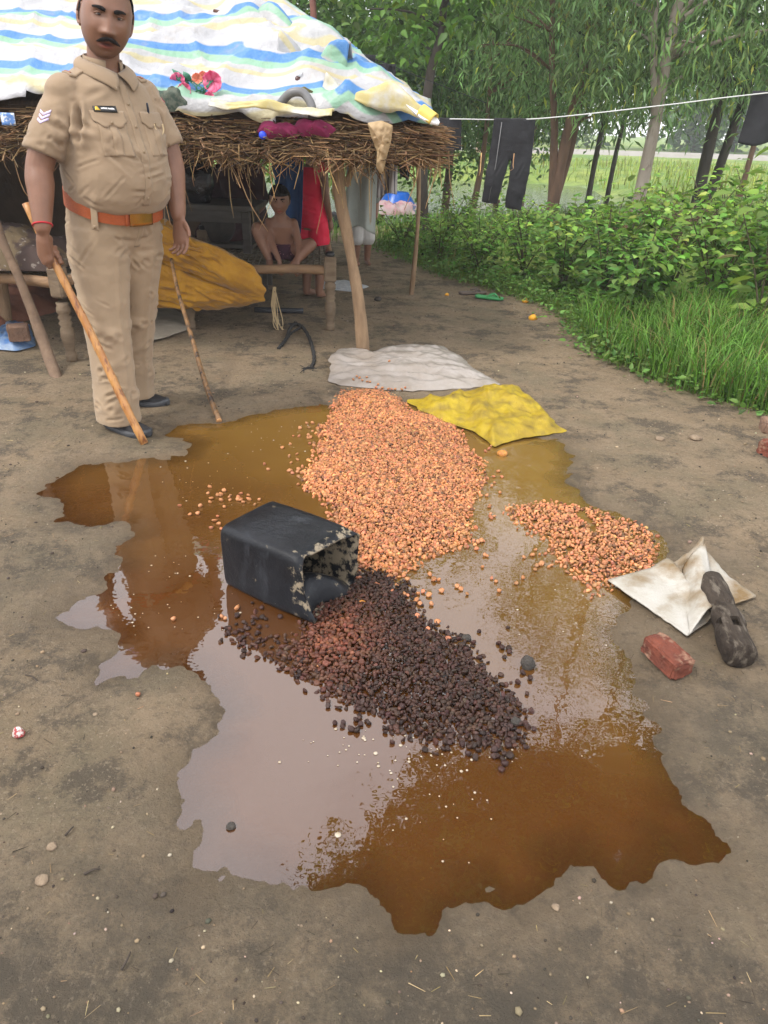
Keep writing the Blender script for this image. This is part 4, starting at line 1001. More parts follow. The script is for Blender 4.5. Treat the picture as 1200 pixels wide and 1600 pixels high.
# striped tarp
m_tarp = bpy.data.materials.new('striped_tarp'); m_tarp.use_nodes = True
def tarp_material(m):
    t = m.node_tree; b = t.nodes['Principled BSDF']; L = t.links.new; N = t.nodes.new
    a = N('ShaderNodeAttribute'); a.attribute_name = 'sv'
    f = N('ShaderNodeMath'); f.operation = 'FRACT'; L(a.outputs['Fac'], f.inputs[0])
    cr = N('ShaderNodeValToRGB'); L(f.outputs[0], cr.inputs['Fac']); e = cr.color_ramp.elements
    cols = [(0, (.37, .37, .38)), (.34, (.37, .37, .38)), (.37, (.41, .36, .21)), (.46, (.41, .37, .23)), (.49, (.36, .36, .36)), (.60, (.36, .36, .36)), (.63, (.21, .37, .26)), (.75, (.21, .37, .26)), (.78, (.06, .18, .40)), (.94, (.06, .18, .40)), (.97, (.37, .37, .38))]
    e[0].position, e[0].color = cols[0][0], (*cols[0][1], 1); e[1].position, e[1].color = cols[-1][0], (*cols[-1][1], 1)
    for p, c in cols[1:-1]:
        x = e.new(p); x.color = (*c, 1)
    co = N('ShaderNodeTexCoord'); n = N('ShaderNodeTexNoise'); n.inputs['Scale'].default_value = 3.5; n.inputs['Detail'].default_value = 8; n.inputs['Roughness'].default_value = .7; L(co.outputs['Object'], n.inputs['Vector'])
    r = N('ShaderNodeMapRange'); r.inputs['From Min'].default_value = .55; r.inputs['From Max'].default_value = .78; r.inputs['To Max'].default_value = .55; L(n.outputs['Fac'], r.inputs['Value'])
    mx = N('ShaderNodeMix'); mx.data_type = 'RGBA'; mx.inputs['B'].default_value = (.30, .23, .14, 1); L(r.outputs['Result'], mx.inputs['Factor']); L(cr.outputs['Color'], mx.inputs['A'])
    L(mx.outputs['Result'], b.inputs['Base Color']); b.inputs['Roughness'].default_value = .42; b.inputs['Specular IOR Level'].default_value = .4
    n2 = N('ShaderNodeTexNoise'); n2.inputs['Scale'].default_value = 13; n2.inputs['Detail'].default_value = 4; L(co.outputs['Object'], n2.inputs['Vector'])
    bp = N('ShaderNodeBump'); bp.inputs['Strength'].default_value = .6; bp.inputs['Distance'].default_value = .03; L(n2.outputs['Fac'], bp.inputs['Height']); L(bp.outputs['Normal'], b.inputs['Normal'])
tarp_material(m_tarp)
x, y = np.meshgrid(np.arange(-5.2, .21, .022), np.arange(4.50, 8.4, .022), indexing='ij'); shp = x.shape
P = np.stack([x.ravel(), y.ravel(), np.zeros(x.size)], 1)
hipd = np.abs((.18 - P[:, 0]) * .52 - (P[:, 1] - E_Y) * .4327)
rid = lambda a: 1 - np.abs(a) * 2
near_hip = np.exp(-(hipd / .35) ** 2)
dg = P[:, :1] * .75 + P[:, 1:2] * .66; dp_ = P[:, 1:2] * .75 - P[:, :1] * .66
sharp = lambda a: np.clip(1 - np.abs(a) * 2.2, 0, 1) ** 2.2
f1 = sharp(fbm(np.c_[dg * .8, dp_ * 2.6, dg * 0], 2, 41)); f2 = sharp(fbm(np.c_[P[:, :1] * 1.6 - P[:, 1:2] * 1.2, P[:, 1:2] * 3.4, dg * 0], 2, 43)); f3 = sharp(fbm(P * 5.5, 2, 45))
z = roof_z(P[:, 0], P[:, 1]) + .004 + .080 * f1 + .060 * f2 + .024 * f3 + .07 * near_hip * (.1 + rid(fbm(np.c_[dg * 3.2, dp_ * 2.4, dg * 0], 3, 47))) * sm(P[:, 1], 4.6, 5.2)
z = z + .05 * np.exp(-((P[:, 1] - 4.9) / .25) ** 2) * fbm(np.c_[P[:, :1] * 1.8, P[:, 1:2], dg * 0], 2, 49)
edge = 4.60 + .05 * fbm(np.c_[P[:, :1] * 2, dg * 0, dg * 0], 3, 51) + .12 * sm(P[:, 0], -.2, .3) * 0
z = z - .10 * sm(edge - P[:, 1], -.02, .08)
# stripes run along the eave, wandering with the folds of the sheet
sv = ((P[:, 1] - 4.4) * 1.09 + .10 * P[:, 0] + .16 * f1 + .09 * f2 + .10 * fbm(P * .9, 2, 53) + .35 * near_hip * fbm(P * 2.2, 3, 55)) / .40
P[:, 2] = z
I = np.arange(x.size).reshape(shp); q = np.stack([I[:-1, :-1], I[1:, :-1], I[1:, 1:], I[:-1, 1:]], -1).reshape(-1, 4)
q = q[(P[q, 1] > edge[q] - .06).all(1)]
tp = hk('tarp', (P, q), m_tarp, attrs={'sv': sv})
so = tp.modifiers.new('thickness', 'SOLIDIFY'); so.thickness = .004; so.offset = -1
# loose folded-over flaps of the tarp: along the eave at the right and on the hip
m_tarp_y = M('cream_yellow_tarp', (.44, .37, .15), (.46, .45, .40), rough=.45, scale=5, lo=.42, hi=.58, bump=.3, bscale=30)
def flap_on_roof(pa, pb, wid, lift, seed, mat, sgn=1.0, lab='tarp_flap'):
    a, b = roof_hit(*pa), roof_hit(*pb)
    def fn(u, v):
        s = u[..., None]; p = a + (b - a) * s; e = (b - a) / np.linalg.norm(b - a); nrm = np.array([0, -.4, .92]); sd_ = np.cross(nrm, e)
        wv = wid * (.75 + .3 * fbm(np.stack([u * 3, u * 0, u * 0], -1).reshape(-1, 3), 2, seed).reshape(u.shape))
        q = np.stack([u * 6, v * 4, u * 0], -1).reshape(-1, 3)
        z = lift * np.sin(np.clip(v * 1.15, 0, 1) * PI) * (.6 + .5 * np.sin(u * 7 + seed)) + .03 * fbm(q, 3, seed).reshape(u.shape)
        return p + sgn * sd_ * (wv * (v - .3))[..., None] + nrm * (.05 + z)[..., None]
    return fn
for pa, pb, wd, lf, sd_, mt in (((508, 155), (660, 198), .16, .10, 3, m_tarp_y), ((330, 178), (520, 196), .10, .04, 5, m_tarp_y), ((440, 110), (545, 128), .22, .14, 8, m_tarp), ((385, 40), (470, 80), .28, .12, 11, m_tarp)):
    g = sheet(flap_on_roof(pa, pb, wd, lf, sd_, mt), 40, 16, .004); nv_ = len(g[0])
    u_ = g[0][:, 0] * .8 + g[0][:, 1] * .9 + g[0][:, 2] * .7
    hk('tarp_flap', g, mt, attrs={'sv': u_ / .36})
# posts and beams
m_post = M('weathered_post', (.30, .20, .115), (.20, .128, .072), rough=.85, scale=7, stretch=(3, 3, .7), bump=.7, bscale=24)
def post(pts, r, seed=1): return tube(spline(pts, 22), np.linspace(r, r * .85, 22) * (1 + .12 * np.sin(np.linspace(0, 9, 22) + seed)), 12, rough=.18, seed=seed)
b0 = G(569, 553); hk('post', post([(b0[0], b0[1], -.05), tuple(D(560, 470, 4.74)), tuple(D(543, 370, 4.80)), tuple(D(530, 300, 4.80)), tuple(D(527, 215, 4.80))], .040), m_post)
hk('post', post([tuple(np.array(D(545, 290, 4.80)) + [-.02, 0, 0]), tuple(D(566, 225, 4.78)), tuple(D(575, 195, 4.78))], .022, 3), m_post)
for (x, y, h, r) in ((-2.55, 4.85, 1.3, .045), (-.45, 8.9, 1.4, .04), (-2.6, 8.9, 1.4, .045), (.17, 6.6, 1.3, .02), (-2.2, 7.0, 2.2, .05), (-4.2, 4.9, 1.3, .04), (-4.2, 8.9, 1.4, .04)):
    hk('post', post([(x, y, -.05), (x + .03, y, h * .5), (x - .01, y + .02, h)], r, x), m_post)
for a, b, r in (((-5.0, 4.82, 1.19), (.22, 4.80, 1.17), .028), ((-5.0, 8.9, 1.32), (.3, 8.9, 1.32), .028), ((-5, 7.0, 2.24), (-1.9, 7.0, 2.2), .03), ((.16, 4.7, 1.18), (.16, 8.9, 1.25), .024)):
    hk('beam', post([a, tuple((np.array(a) + b) / 2 + [0, 0, .015]), b], r, 4), m_post)
for xx in np.arange(-4.6, -.3, .62):      # each rafter stops under the ridge or the hip
    ye = min(6.9, E_Y + (.18 - xx) * .52 / .4327 - .25); ze = 1.18 + .43 * (ye - 4.65)
    hk('rafter', post([(xx, 4.65, 1.18), (xx + .02, (4.65 + ye) / 2, (1.18 + ze) / 2), (xx, ye, ze)], .02, xx), m_post)
# mud back wall on the left half keeps the inside dim
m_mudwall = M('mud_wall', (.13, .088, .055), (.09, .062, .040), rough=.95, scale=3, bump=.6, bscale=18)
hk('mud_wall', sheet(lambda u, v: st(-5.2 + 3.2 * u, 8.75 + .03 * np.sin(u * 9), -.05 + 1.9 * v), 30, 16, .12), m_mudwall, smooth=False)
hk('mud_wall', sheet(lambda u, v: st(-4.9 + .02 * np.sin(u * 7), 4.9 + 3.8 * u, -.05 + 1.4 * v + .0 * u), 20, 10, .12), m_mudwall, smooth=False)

# ------------------------------------------------------------------ things on the roof
def on_roof(name, label, cat, px, py, builder, lift=.05):
    p = roof_hit(px, py); p[2] += lift
    root = thing(name, label, cat, tuple(p)); builder(root); return root
m_pink = M('pink_petal', (.72, .07, .20), (.85, .25, .40), rough=.6, scale=18, trans=.25); m_coral = M('coral_petal', (.80, .22, .12), (.8, .35, .25), rough=.6, scale=18, trans=.2)
m_fgreen = M('plastic_green_leaf', (.03, .14, .085), (.05, .20, .12), rough=.4, scale=12); m_camo = M('camouflage_cloth', (.035, .055, .04), (.09, .10, .075), rough=.9, scale=22, lo=.45, hi=.55, c3=(.30, .03, .06), s3=14, lo3=.62, hi3=.66)
def blossoms(root):
    for (dx, dy, dz, r, mt, nm) in ((-.10, -.02, .03, .040, m_pink, 0), (-.06, -.05, -.01, .034, m_pink, 0), (.085, 0, .035, .050, m_pink, 1), (.07, -.04, -.04, .026, m_pink, 0), (.0, .0, .045, .028, m_coral, 0), (.03, .02, .06, .024, m_coral, 0)):
        fl = mk('blossom', ball((dx, dy, dz), r * .28, 10, 8), m_coral, root)
        for k in range(6):
            a = k * PI / 3; ax_ = np.array([math.cos(a), -.45, math.sin(a)])
            def pet(u, v, a=a, r=r):
                w2 = np.sin(np.clip(u, .03, 1) * PI * .8) * r * .65; s = (v - .5) * 2 * w2
                ra = u * r; ca, sa = math.cos(a), math.sin(a)
                cup = r * .55 * u ** 1.5 + .12 * r * np.cos(v * 9)
                return st(dx + ra * ca - s * sa, dy - .01 - cup, dz + ra * sa + s * ca)
            mk('petal', sheet(pet, 7, 7, .0015), mt, fl)
    for k in range(16):
        a = random.uniform(0, 6.28); L = random.uniform(.05, .11); dx, dz = math.cos(a) * .06, math.sin(a) * .035
        def lf(u, v):
            w2 = np.sin(np.clip(u, .02, .98) * PI) * .016; s = (v - .5) * 2 * w2
            return st(dx + u * L * math.cos(a) - s * math.sin(a), -.01 - .03 * np.sin(u * 2.5) + .0 * s, dz + u * L * math.sin(a) + s * math.cos(a))
        mk('leaf', sheet(lf, 8, 5, .0015), m_fgreen, root)
    for k in range(7):
        mk('stem', tube(spline([(random.uniform(-.05, .05), 0, -.02), (random.uniform(-.02, .06), -.03, .0), (random.uniform(-.09, .09), -.02, .04)], 8), .0035, 6), m_fgreen, root)
on_roof('artificial_bouquet', 'bunch of pink and coral artificial flowers with green leaves on the tarp', 'flowers', 312, 158, blossoms, .06)
p = roof_hit(268, 165); tag(mk('camouflage_cloth', star([p + [a, b * .5, b * .45 + .02] for a, b in ((-.10, -.10), (.02, -.12), (.11, -.07), (.10, .04), (.03, .11), (-.06, .12), (-.12, .05))], (0, -.6, .8), .05, .02, 18, 60, .022, 5, 12), m_camo), 'crumpled dark green patterned cloth beside the artificial flowers on the roof', 'cloth')
m_maroon = M('maroon_cloth', (.26, .02, .085), (.17, .012, .055), rough=.85, scale=12)
for px, py, w2, sd_, lb in ((438, 205, .13, 3, 'maroon cloth bunched on the thatch left of the grey pipe'), (492, 202, .12, 7, 'maroon cloth bunched on the thatch right of the grey pipe')):
    p = np.array(D(px, py, 4.52)); tag(mk('maroon_cloth', star([p + [a * w2, b * .02, b * .045] for a, b in ((-1, -.2), (-.5, -.9), (.1, -.6), (.6, -.9), (1, .1), (.4, .8), (-.2, .6), (-.8, .9))], (0, -.8, .6), .04, .02, 16, 60, .016, sd_, 14), m_maroon), lb, 'cloth')
m_pvc = M('grey_pvc', (.16, .16, .165), (.12, .12, .12), rough=.4, scale=8)
p = roof_hit(466, 176); tag(mk('pipe_elbow', J(tube(spline([(-.10, .02, -.01), (-.04, .0, .045), (.03, -.01, .05), (.075, -.03, .0), (.085, -.04, -.05)], 18) + p + [0, -.02, .04], .023, 16), tube(np.array([(.082, -.037, -.035), (.087, -.043, -.065)]) + p + [0, -.02, .04], .027, 16)), m_pvc), 'grey bent plastic pipe elbow lying on the eave', 'pipe')
m_wood_o = M('old_brown_wood', (.12, .055, .035), (.07, .035, .025), rough=.85, scale=10, bump=.6, bscale=40)
p = roof_hit(357, 52); tag(mk('wood_block', box(p + [0, -.02, .06], (.20, .06, .05), rotz(-.45) @ np.array([[.9, 0, .43], [0, 1, 0], [-.43, 0, .9]])), m_wood_o, smooth=False), 'dark brown piece of wood holding down the tarp high on the roof', 'wood block')
def bottle(root):
    mk('bottle_body', tube([(0, 0, 0), (.005, 0, .03), (.010, 0, .05), (.013, 0, .06)], [.022, .023, .018, .011], 14), M('dark_brown_glass', (.05, .015, .01), rough=.15), root)
    mk('label_band', tube([(.002, 0, .012), (.006, 0, .034)], .0238, 14), M('pink_paper', (.6, .25, .28), rough=.7), root)
    mk('cap', tube([(.013, 0, .058), (.018, 0, .085)], .014, 14), m_white, root)
on_roof('small_bottle', 'small dark bottle with a white cap standing on the tarp', 'bottle', 464, 148, bottle, .03)
p = roof_hit(477, 158); tag(mk('olive_pouch', star([p + [a, -.03, b + .02] for a, b in ((-.05, -.02), (.0, -.04), (.06, -.03), (.055, .02), (.0, .045), (-.05, .03))], (.1, -.8, .5), .035, .01, 14, 48, .008, 4, 16), M('olive_pouch_cloth', (.10, .085, .02), (.07, .06, .018), rough=.7, scale=20)), 'small olive pouch lying on the tarp next to the bottle', 'pouch')
p = np.array(D(411, 212, 4.46)); tag(mk('bottle_cap', J(tube([p, p + [0, -.02, .004]], .020, 20), tube([p + [0, -.02, .004], p + [0, -.023, .0046]], [.018, .015], 20)), M('blue_plastic', (.01, .05, .55), rough=.35)), 'bright blue plastic cap stuck in the thatch', 'cap')
def shoe_sandal(root):
    def so(u, v): 
        hw = np.interp(u, [0, .1, .35, .6, .85, 1], [.012, .034, .030, .040, .036, .008]); return st((u - .5) * .24, (v - .5) * 2 * hw, .012 + .02 * (u - .3) ** 2)
    mk('sole', sheet(so, 24, 8, .016), m_white, root)
    def stp(u, v): return st(-.0 + .09 * u, .036 * np.cos(v * PI), .012 + .045 * np.sin(v * PI))
    mk('strap', sheet(stp, 8, 16, .004), M('yellow_strap', (.6, .45, .1), rough=.5), root)
q = on_roof('white_shoe', 'white soled shoe on the right corner of the eave', 'shoe', 655, 205, shoe_sandal, .06); q.rotation_euler = (.3, .5, -.5)
p = roof_hit(16, 108); tag(mk('red_wrapper', sheet(lambda u, v: st(p[0] + (u - .5) * .05, p[1] + (v - .5) * .02, p[2] + .05 + (v - .5) * .03 + .006 * np.sin(u * 9)), 8, 6, .002), M('red_wrapper_foil', (.6, .06, .08), (.7, .4, .4), rough=.4, scale=40)), 'small red wrapper on the tarp at the far left', 'wrapper')
p = np.array(D(12, 186, 4.46)); tag(mk('blue_white_packet', sheet(lambda u, v: st(p[0] + (u - .5) * .07, p[1] - .01 * np.sin(u * 5), p[2] + (v - .5) * .06), 8, 6, .004), M('printed_packet', (.6, .65, .7), (.12, .25, .55), rough=.4, scale=30, lo=.48, hi=.52)), 'blue and white packet tucked in the thatch at the far left', 'packet')

# ================================================================== INSIDE AND AROUND THE HUT
m_oldwood = M('grey_brown_wood', (.20, .145, .09), (.12, .082, .05), rough=.75, scale=6, stretch=(1, 1, 5), bump=.5, bscale=40)
m_railwood = M('rail_wood', (.27, .165, .085), (.18, .105, .055), rough=.7, scale=6, stretch=(1, 4, 4), bump=.4, bscale=40)
m_rope = M('plastic_cot_rope', (.20, .17, .12), (.10, .09, .06), rough=.7, scale=30)
def turned_leg(h, r=.036, blk=.13, bz=.36):
    z = np.array([0, .02, .05, .07, .10, .16, .20, .215, .235, .25, .27, .285, .30, .325, .335, bz - .005]) * (bz / .36)
    rr = np.array([.8, .95, .95, .72, .9, 1.15, 1.05, .8, 1.1, .8, 1.1, .8, 1.1, 1.1, .9, 1.0]) * r
    return tube(np.stack([z * 0, z * 0, z], 1), rr, 18)
def charpai(name, label, corner, right, back, W, Ln, zr=.43, woven=True):
    root = thing(name, label, 'cot', tuple(corner)); right = np.asarray(right, float); back = np.asarray(back, float)
    ang = math.atan2(right[1], right[0]); R = rotz(ang)
    cs = [np.zeros(3), -right * W, back * Ln, back * Ln - right * W]
    for c in cs:
        V, F = turned_leg(.56); l = mk('leg', (V + c, F), m_oldwood, root)
        mk('leg_block', box(c + [0, 0, zr + .01], (.085, .085, .17), R, .25), m_oldwood, l, smooth=False)
        V, F = tube([(0, 0, zr + .09), (0, 0, zr + .105), (0, 0, zr + .125)], [.026, .034, .028], 16); mk('knob', (V + c, F), m_black, l)
    for a, b in ((0, 1), (2, 3), (0, 2), (1, 3)):
        P = np.linspace(cs[a], cs[b], 14) + [0, 0, zr]; P[:, 2] += .006 * np.sin(np.linspace(0, 7, 14))
        mk('rail', tube(P, .031, 12, rough=.1, seed=a + b), m_railwood, root)
    if woven:
        gs = []
        for k in range(34):
            t = (k + .5) / 34
            gs.append(tube(np.linspace(cs[0] + back * Ln * t, cs[1] + back * Ln * t, 9) + np.c_[np.zeros((9, 2)), zr + .022 - .05 * np.sin(np.linspace(0, PI, 9)) + .004 * (k % 2)], .006, 5))
        for k in range(22):
            t = (k + .5) / 22
            gs.append(tube(np.linspace(cs[0] - right * W * t, cs[2] - right * W * t, 9) + np.c_[np.zeros((9, 2)), zr + .026 - .05 * math.sin(t * PI) * np.ones(9)], .006, 5))
        V, F = J(*gs); o = mk('rope_webbing', (V, F), m_rope, root); o['kind'] = 'stuff'
    return root
lc = np.array([*G(516, 517)[:2], 0.0])
cot = charpai('rope_cot', 'wooden rope cot with turned legs where the bare-chested child sits', lc, (.995, .10), (-.10, .995), .98, 1.85, .42) if False else charpai('rope_cot', 'wooden rope cot with turned legs where the bare-chested child sits', lc, (.995, .10, 0), (-.10, .995, 0), .98, 1.85, .42)
# frayed rope and a green twist hanging from the front rail
p = np.array(D(428, 448, 5.24)); gs = []
for k in range(9): gs.append(tube(spline([p + [random.gauss(0, .012), 0, 0], p + [random.gauss(0, .015), -.01, -.12], p + [random.gauss(.02, .02), -.01, -.25], p + [random.gauss(.03, .03), 0, -.30 - random.random() * .08]], 10), .0035, 5))
tag(mk('frayed_rope', J(*gs), M('pale_fibre', (.42, .32, .18), rough=.9)), 'frayed pale rope hanging from the front rail of the cot', 'rope')
# mustard quilt folded over the cot end
m_quilt = M('mustard_quilt', (.38, .19, .011), (.27, .125, .008), rough=.85, scale=7, bump=1.0, bscale=22, sheen=.2)
qu = thing('mustard_quilt', 'folded mustard yellow quilt hanging off the cot behind the man in khaki', 'quilt', tuple(np.array(D(330, 470, 5.05))))
qo = np.array(qu.location)
def QP(pts, Y): return [np.array(D(a, b, Y)) - qo for a, b in pts]
def quilt_lines(V, n, seed):
    q = np.random.default_rng(seed); out = []
    for p in V[q.integers(0, len(V) // 2, n)]:
        e = np.array([q.uniform(.08, .2), 0, -q.uniform(.0, .12)]); out.append((p - e, p + e, q.uniform(.010, .018), q.uniform(.006, .02)))
    return out
g = star(QP([(205, 330), (262, 345), (300, 372), (340, 384), (380, 405), (405, 428), (415, 450), (410, 464), (385, 462), (340, 446), (300, 428), (262, 412), (210, 400)], 5.0), (.05, -1, .35), .075, .10, 40, 200, .030, 3, 4, 3.4, jag=.012)
mk('upper_fold', (cloth_folds(g[0], g[1], quilt_lines(g[0], 26, 3), .006, 5), g[1]), m_quilt, qu)
g = star(QP([(205, 390), (262, 405), (330, 436), (380, 456), (412, 460), (413, 470), (385, 478), (330, 485), (262, 482), (205, 478)], 5.05), (.0, -1, .1), .05, .08, 34, 200, .030, 7, 5, 3.6, jag=.012)
mk('lower_fold', (cloth_folds(g[0], g[1], quilt_lines(g[0], 20, 4), .006, 6), g[1]), m_quilt, qu)
# table with a black bag
m_tabwood = M('dark_table_wood', (.10, .092, .075), (.065, .055, .045), rough=.6, scale=5, stretch=(1, 5, 5), bump=.3, bscale=30)
tl = np.array(D(392, 322, 5.95)); TZ = tl[2]
tab = thing('wooden_table', 'dark wooden table standing on the earth inside the hut', 'table', (tl[0] - .36, 6.2, 0))
for k in range(3): mk('top_plank', box((0, -.18 + .182 * k, TZ - .02), (.80, .178, .04), None, .2), m_tabwood, tab, smooth=False)
mk('apron', box((0, -.20, TZ - .085), (.66, .025, .085), None, .15), m_tabwood, tab, smooth=False)
for sx_ in (-1, 1):
    for sy_ in (-1, 1): mk('leg', box((sx_ * .31, sy_ * .20, (TZ - .045) / 2), (.06, .06, TZ - .045), None, .2), m_tabwood, tab, smooth=False)
mk('shelf', box((0, 0, .45), (.70, .40, .03), None, .2), m_tabwood, tab, smooth=False)
m_bag = M('black_plastic_bag', (.010, .010, .012), (.018, .018, .020), rough=.22, scale=10, bump=.9, bscale=26, spec=.6)
bc = np.array(D(298, 272, 5.86)); V, F = ball((0, 0, 0), (.115, .10, .155), 36, 26); V = V * (1 + .16 * (1 - 2 * np.abs(fbm(V * 9, 3, 5))) )[:, None]; V[:, 2] += .155 * .9
o = mk('black_bag', (V, F), m_bag); o.location = (bc[0], 6.06, TZ); tag(o, 'black shiny plastic bag on the dark wooden table', 'bag')
m_pot = M('dark_grey_clay', (.07, .06, .05), (.04, .035, .03), rough=.8, scale=12)
z = np.linspace(0, .22, 14); r_ = .05 + .085 * np.sin(np.linspace(.35, 2.75, 14)); o = mk('clay_pot', tube(np.stack([z * 0, z * 0, z], 1), r_, 24), m_pot); o.location = (tl[0] - .30, 6.15, .466); tag(o, 'dark round clay pot on the lower shelf of the table', 'pot')

# ------------------------------------------------------------------ the family
def limb(pts, rad, n=12): 
    m = 4 * len(pts); P = spline(pts, m); return tube(P, np.interp(np.linspace(0, 1, m), np.linspace(0, 1, len(rad)), rad), n, dome=True)
def figure(label, loc, rz, torso, limbs, head, hk_, hrot, skin, hands=(), child=True, hairlow=.05, voxel=.0075):
    root = thing('person', label, 'person', loc, rz)
    gs = [torso] + [limb(p, r) for p, r in limbs]
    hc = np.asarray(head, float); gs.append(tube([hc + [0, .02, -.16 * hk_], hc + [0, .01, -.06 * hk_]], .048 * hk_, 12, dome=True))
    for (w_, d_, n_, s_, k_, cu) in hands: gs += relaxed_hand(w_, np.array(d_) / np.linalg.norm(d_), np.array(n_) / np.linalg.norm(n_), np.array(s_) / np.linalg.norm(s_), k_, cu)
    BV, BF = remesh(gs, voxel, 4)
    HV, HF, HC, (hp, hf) = head_geo(hk_, child)
    Mx = Matrix.Translation(Vector(hc)) @ Matrix.Rotation(hrot[2], 4, 'Z') @ Matrix.Rotation(hrot[1], 4, 'Y') @ Matrix.Rotation(hrot[0], 4, 'X')
    R = np.array(Mx.to_3x3()); T = np.array(Mx.translation)
    V, F = J((BV, [tuple(f) for f in BF]), (HV @ R.T + T, HF))
    mk('body', (V, F), skin, root, cols=np.concatenate([np.ones((len(BV), 3)), HC]))
    face_parts(root, Mx, hk_)
    g = hair_geo(hp, hf, hk_, hairlow, .016, 3, -.06); mk('hair', (g[0] @ R.T + T, g[1]), m_hair, root)
    return root
cx = D(440, 420, 5.42)[0]
m_floral = M('dark_floral_cloth', (.035, .008, .02), (.06, .012, .03), rough=.8, scale=20, c3=(.55, .25, .28), s3=55, lo3=.62, hi3=.66)
kid = figure('bare-chested small child in dark floral shorts squatting on the cot rail', (cx, 5.42, .435), 0,
    loft([(0, .10, .03, .085, .07), (0, .10, .08, .090, .075), (0, .075, .16, .092, .070), (0, .05, .24, .098, .066), (0, .045, .285, .075, .052), (0, .045, .32, .035, .035)], 24, 2.2),
    [([(-.06, .10, .06), (-.12, .0, .20), (-.155, -.045, .23), (-.13, -.05, .15), (-.075, -.055, .03)], [.055, .05, .042, .036, .024]),
     ([(.06, .10, .06), (.13, .02, .10), (.215, -.03, .14), (.17, -.06, .09), (.105, -.08, .02)], [.055, .052, .042, .036, .024]),
     ([(-.085, .05, .265), (-.075, .0, .18), (-.04, -.05, .10), (.0, -.09, .03)], [.034, .028, .024, .018]),
     ([(.085, .05, .265), (.115, .0, .18), (.13, -.05, .10), (.13, -.10, .03)], [.034, .028, .024, .018]),
     ([(-.075, -.045, .015), (-.07, -.09, .002), (-.06, -.13, -.004)], [.026, .027, .018]), ([(.105, -.06, .02), (.09, -.10, .002), (.07, -.135, -.003)], [.026, .026, .018])],
    (0, .005, .410), .82, (.12, 0, .10), m_skin_child, [((.0, -.095, .02), (.12, -.35, -.9), (0, 1, -.2), (1, 0, 0), .62, (.2, .3, .2)), ((.13, -.105, .02), (-.02, -.35, -.9), (0, 1, -.2), (-1, 0, 0), .62, (.2, .3, .2))], hairlow=.042)
V, F = remesh([loft([(0, .10, .02, .100, .085), (0, .105, .09, .103, .088), (0, .095, .13, .098, .082)], 24), limb([(-.06, .10, .06), (-.09, .05, .11)], [.066, .060]), limb([(.06, .10, .06), (.11, .05, .085)], [.066, .060])], .008, 4); mk('shorts', (V, F), m_floral, kid)
# girl in red standing behind the cot
gl_ = D(488, 330, 6.35); m_red = M('bright_red_cloth', (.72, .012, .055), (.62, .008, .040), rough=.75, scale=6, bump=.3, bscale=40)
girl = figure('girl in a bright red top and red shorts standing behind the cot', (gl_[0], 6.35, 0), math.radians(150),
    loft([(0, .0, .55, .10, .08), (0, 0, .68, .095, .075), (0, 0, .85, .10, .07), (0, 0, .97, .115, .065), (0, 0, 1.02, .06, .05)], 24),
    [([(-.06, 0, .58), (-.065, -.01, .32), (-.065, .01, .06)], [.07, .05, .032]), ([(.06, 0, .58), (.065, -.01, .32), (.065, .01, .06)], [.07, .05, .032]), ([(-.065, .01, .05), (-.065, -.09, .03)], [.032, .026]), ([(.065, .01, .05), (.065, -.09, .03)], [.032, .026]),
     ([(-.115, 0, .97), (-.15, .02, .80), (-.14, -.05, .64)], [.036, .03, .02]), ([(.115, 0, .97), (.15, .02, .80), (.13, .06, .86)], [.036, .03, .02])], (0, -.01, 1.145), .86, (0, 0, 0), m_skin_child, [((-.14, -.055, .63), (0, -.2, -1), (1, 0, 0), (0, -1, 0), .7, (.3, .4, .3))])
V, F = remesh([loft([(0, 0, .60, .132, .105), (0, 0, .66, .122, .10), (0, 0, .74, .112, .092), (0, 0, .86, .115, .086), (0, 0, .96, .118, .078), (0, 0, 1.01, .07, .058)], 30)], .009, 4); mk('top', (cloth_folds(V, F, [((-.1, .08, .70), (.1, .08, .74), .012, .010), ((-.1, .08, .80), (.08, .08, .82), .012, .008)], .008, 4), F), m_red, girl)
V, F = remesh([loft([(0, 0, .57, .128, .104), (0, 0, .66, .118, .097)], 30), limb([(-.06, 0, .60), (-.068, 0, .46)], [.080, .088]), limb([(.06, 0, .60), (.068, 0, .46)], [.080, .088])], .009, 4); mk('shorts', (cloth_folds(V, F, [], .008, 9), F), m_red, girl)
# adult in dark maroon seated behind the table
m_dkmar = M('dark_maroon_cloth', (.045, .014, .016), (.028, .010, .012), rough=.85, scale=8)
al = D(372, 330, 6.55)
ad_ = figure('adult in dark maroon clothes seated in the shade at the end of the table', (al[0] + .02, 6.60, 0), math.radians(-25),
    loft([(0, .10, .42, .16, .13), (0, .08, .60, .15, .12), (0, .02, .82, .16, .11), (0, -.02, .96, .165, .095), (0, -.03, 1.01, .09, .07)], 24),
    [([(-.10, .08, .46), (-.13, -.32, .50), (-.13, -.34, .25), (-.13, -.30, .06)], [.085, .065, .05, .036]), ([(.10, .08, .46), (.13, -.32, .50), (.13, -.34, .25), (.13, -.30, .06)], [.085, .065, .05, .036]), ([(-.13, -.30, .05), (-.13, -.42, .03)], [.036, .03]), ([(.13, -.30, .05), (.13, -.42, .03)], [.036, .03]),
     ([(-.16, -.02, .95), (-.22, -.02, .72), (-.12, -.22, .58)], [.048, .042, .028]), ([(.16, -.02, .95), (.22, -.02, .72), (.12, -.24, .58)], [.048, .042, .028])], (0, -.06, 1.165), .98, (.2, 0, 0), m_skin_child, [((-.12, -.23, .575), (.3, -1, -.1), (0, 0, -1), (1, 0, 0), .9, (.2, .2, .2)), ((.12, -.25, .575), (-.3, -1, -.1), (0, 0, -1), (-1, 0, 0), .9, (.2, .2, .2))], child=False)
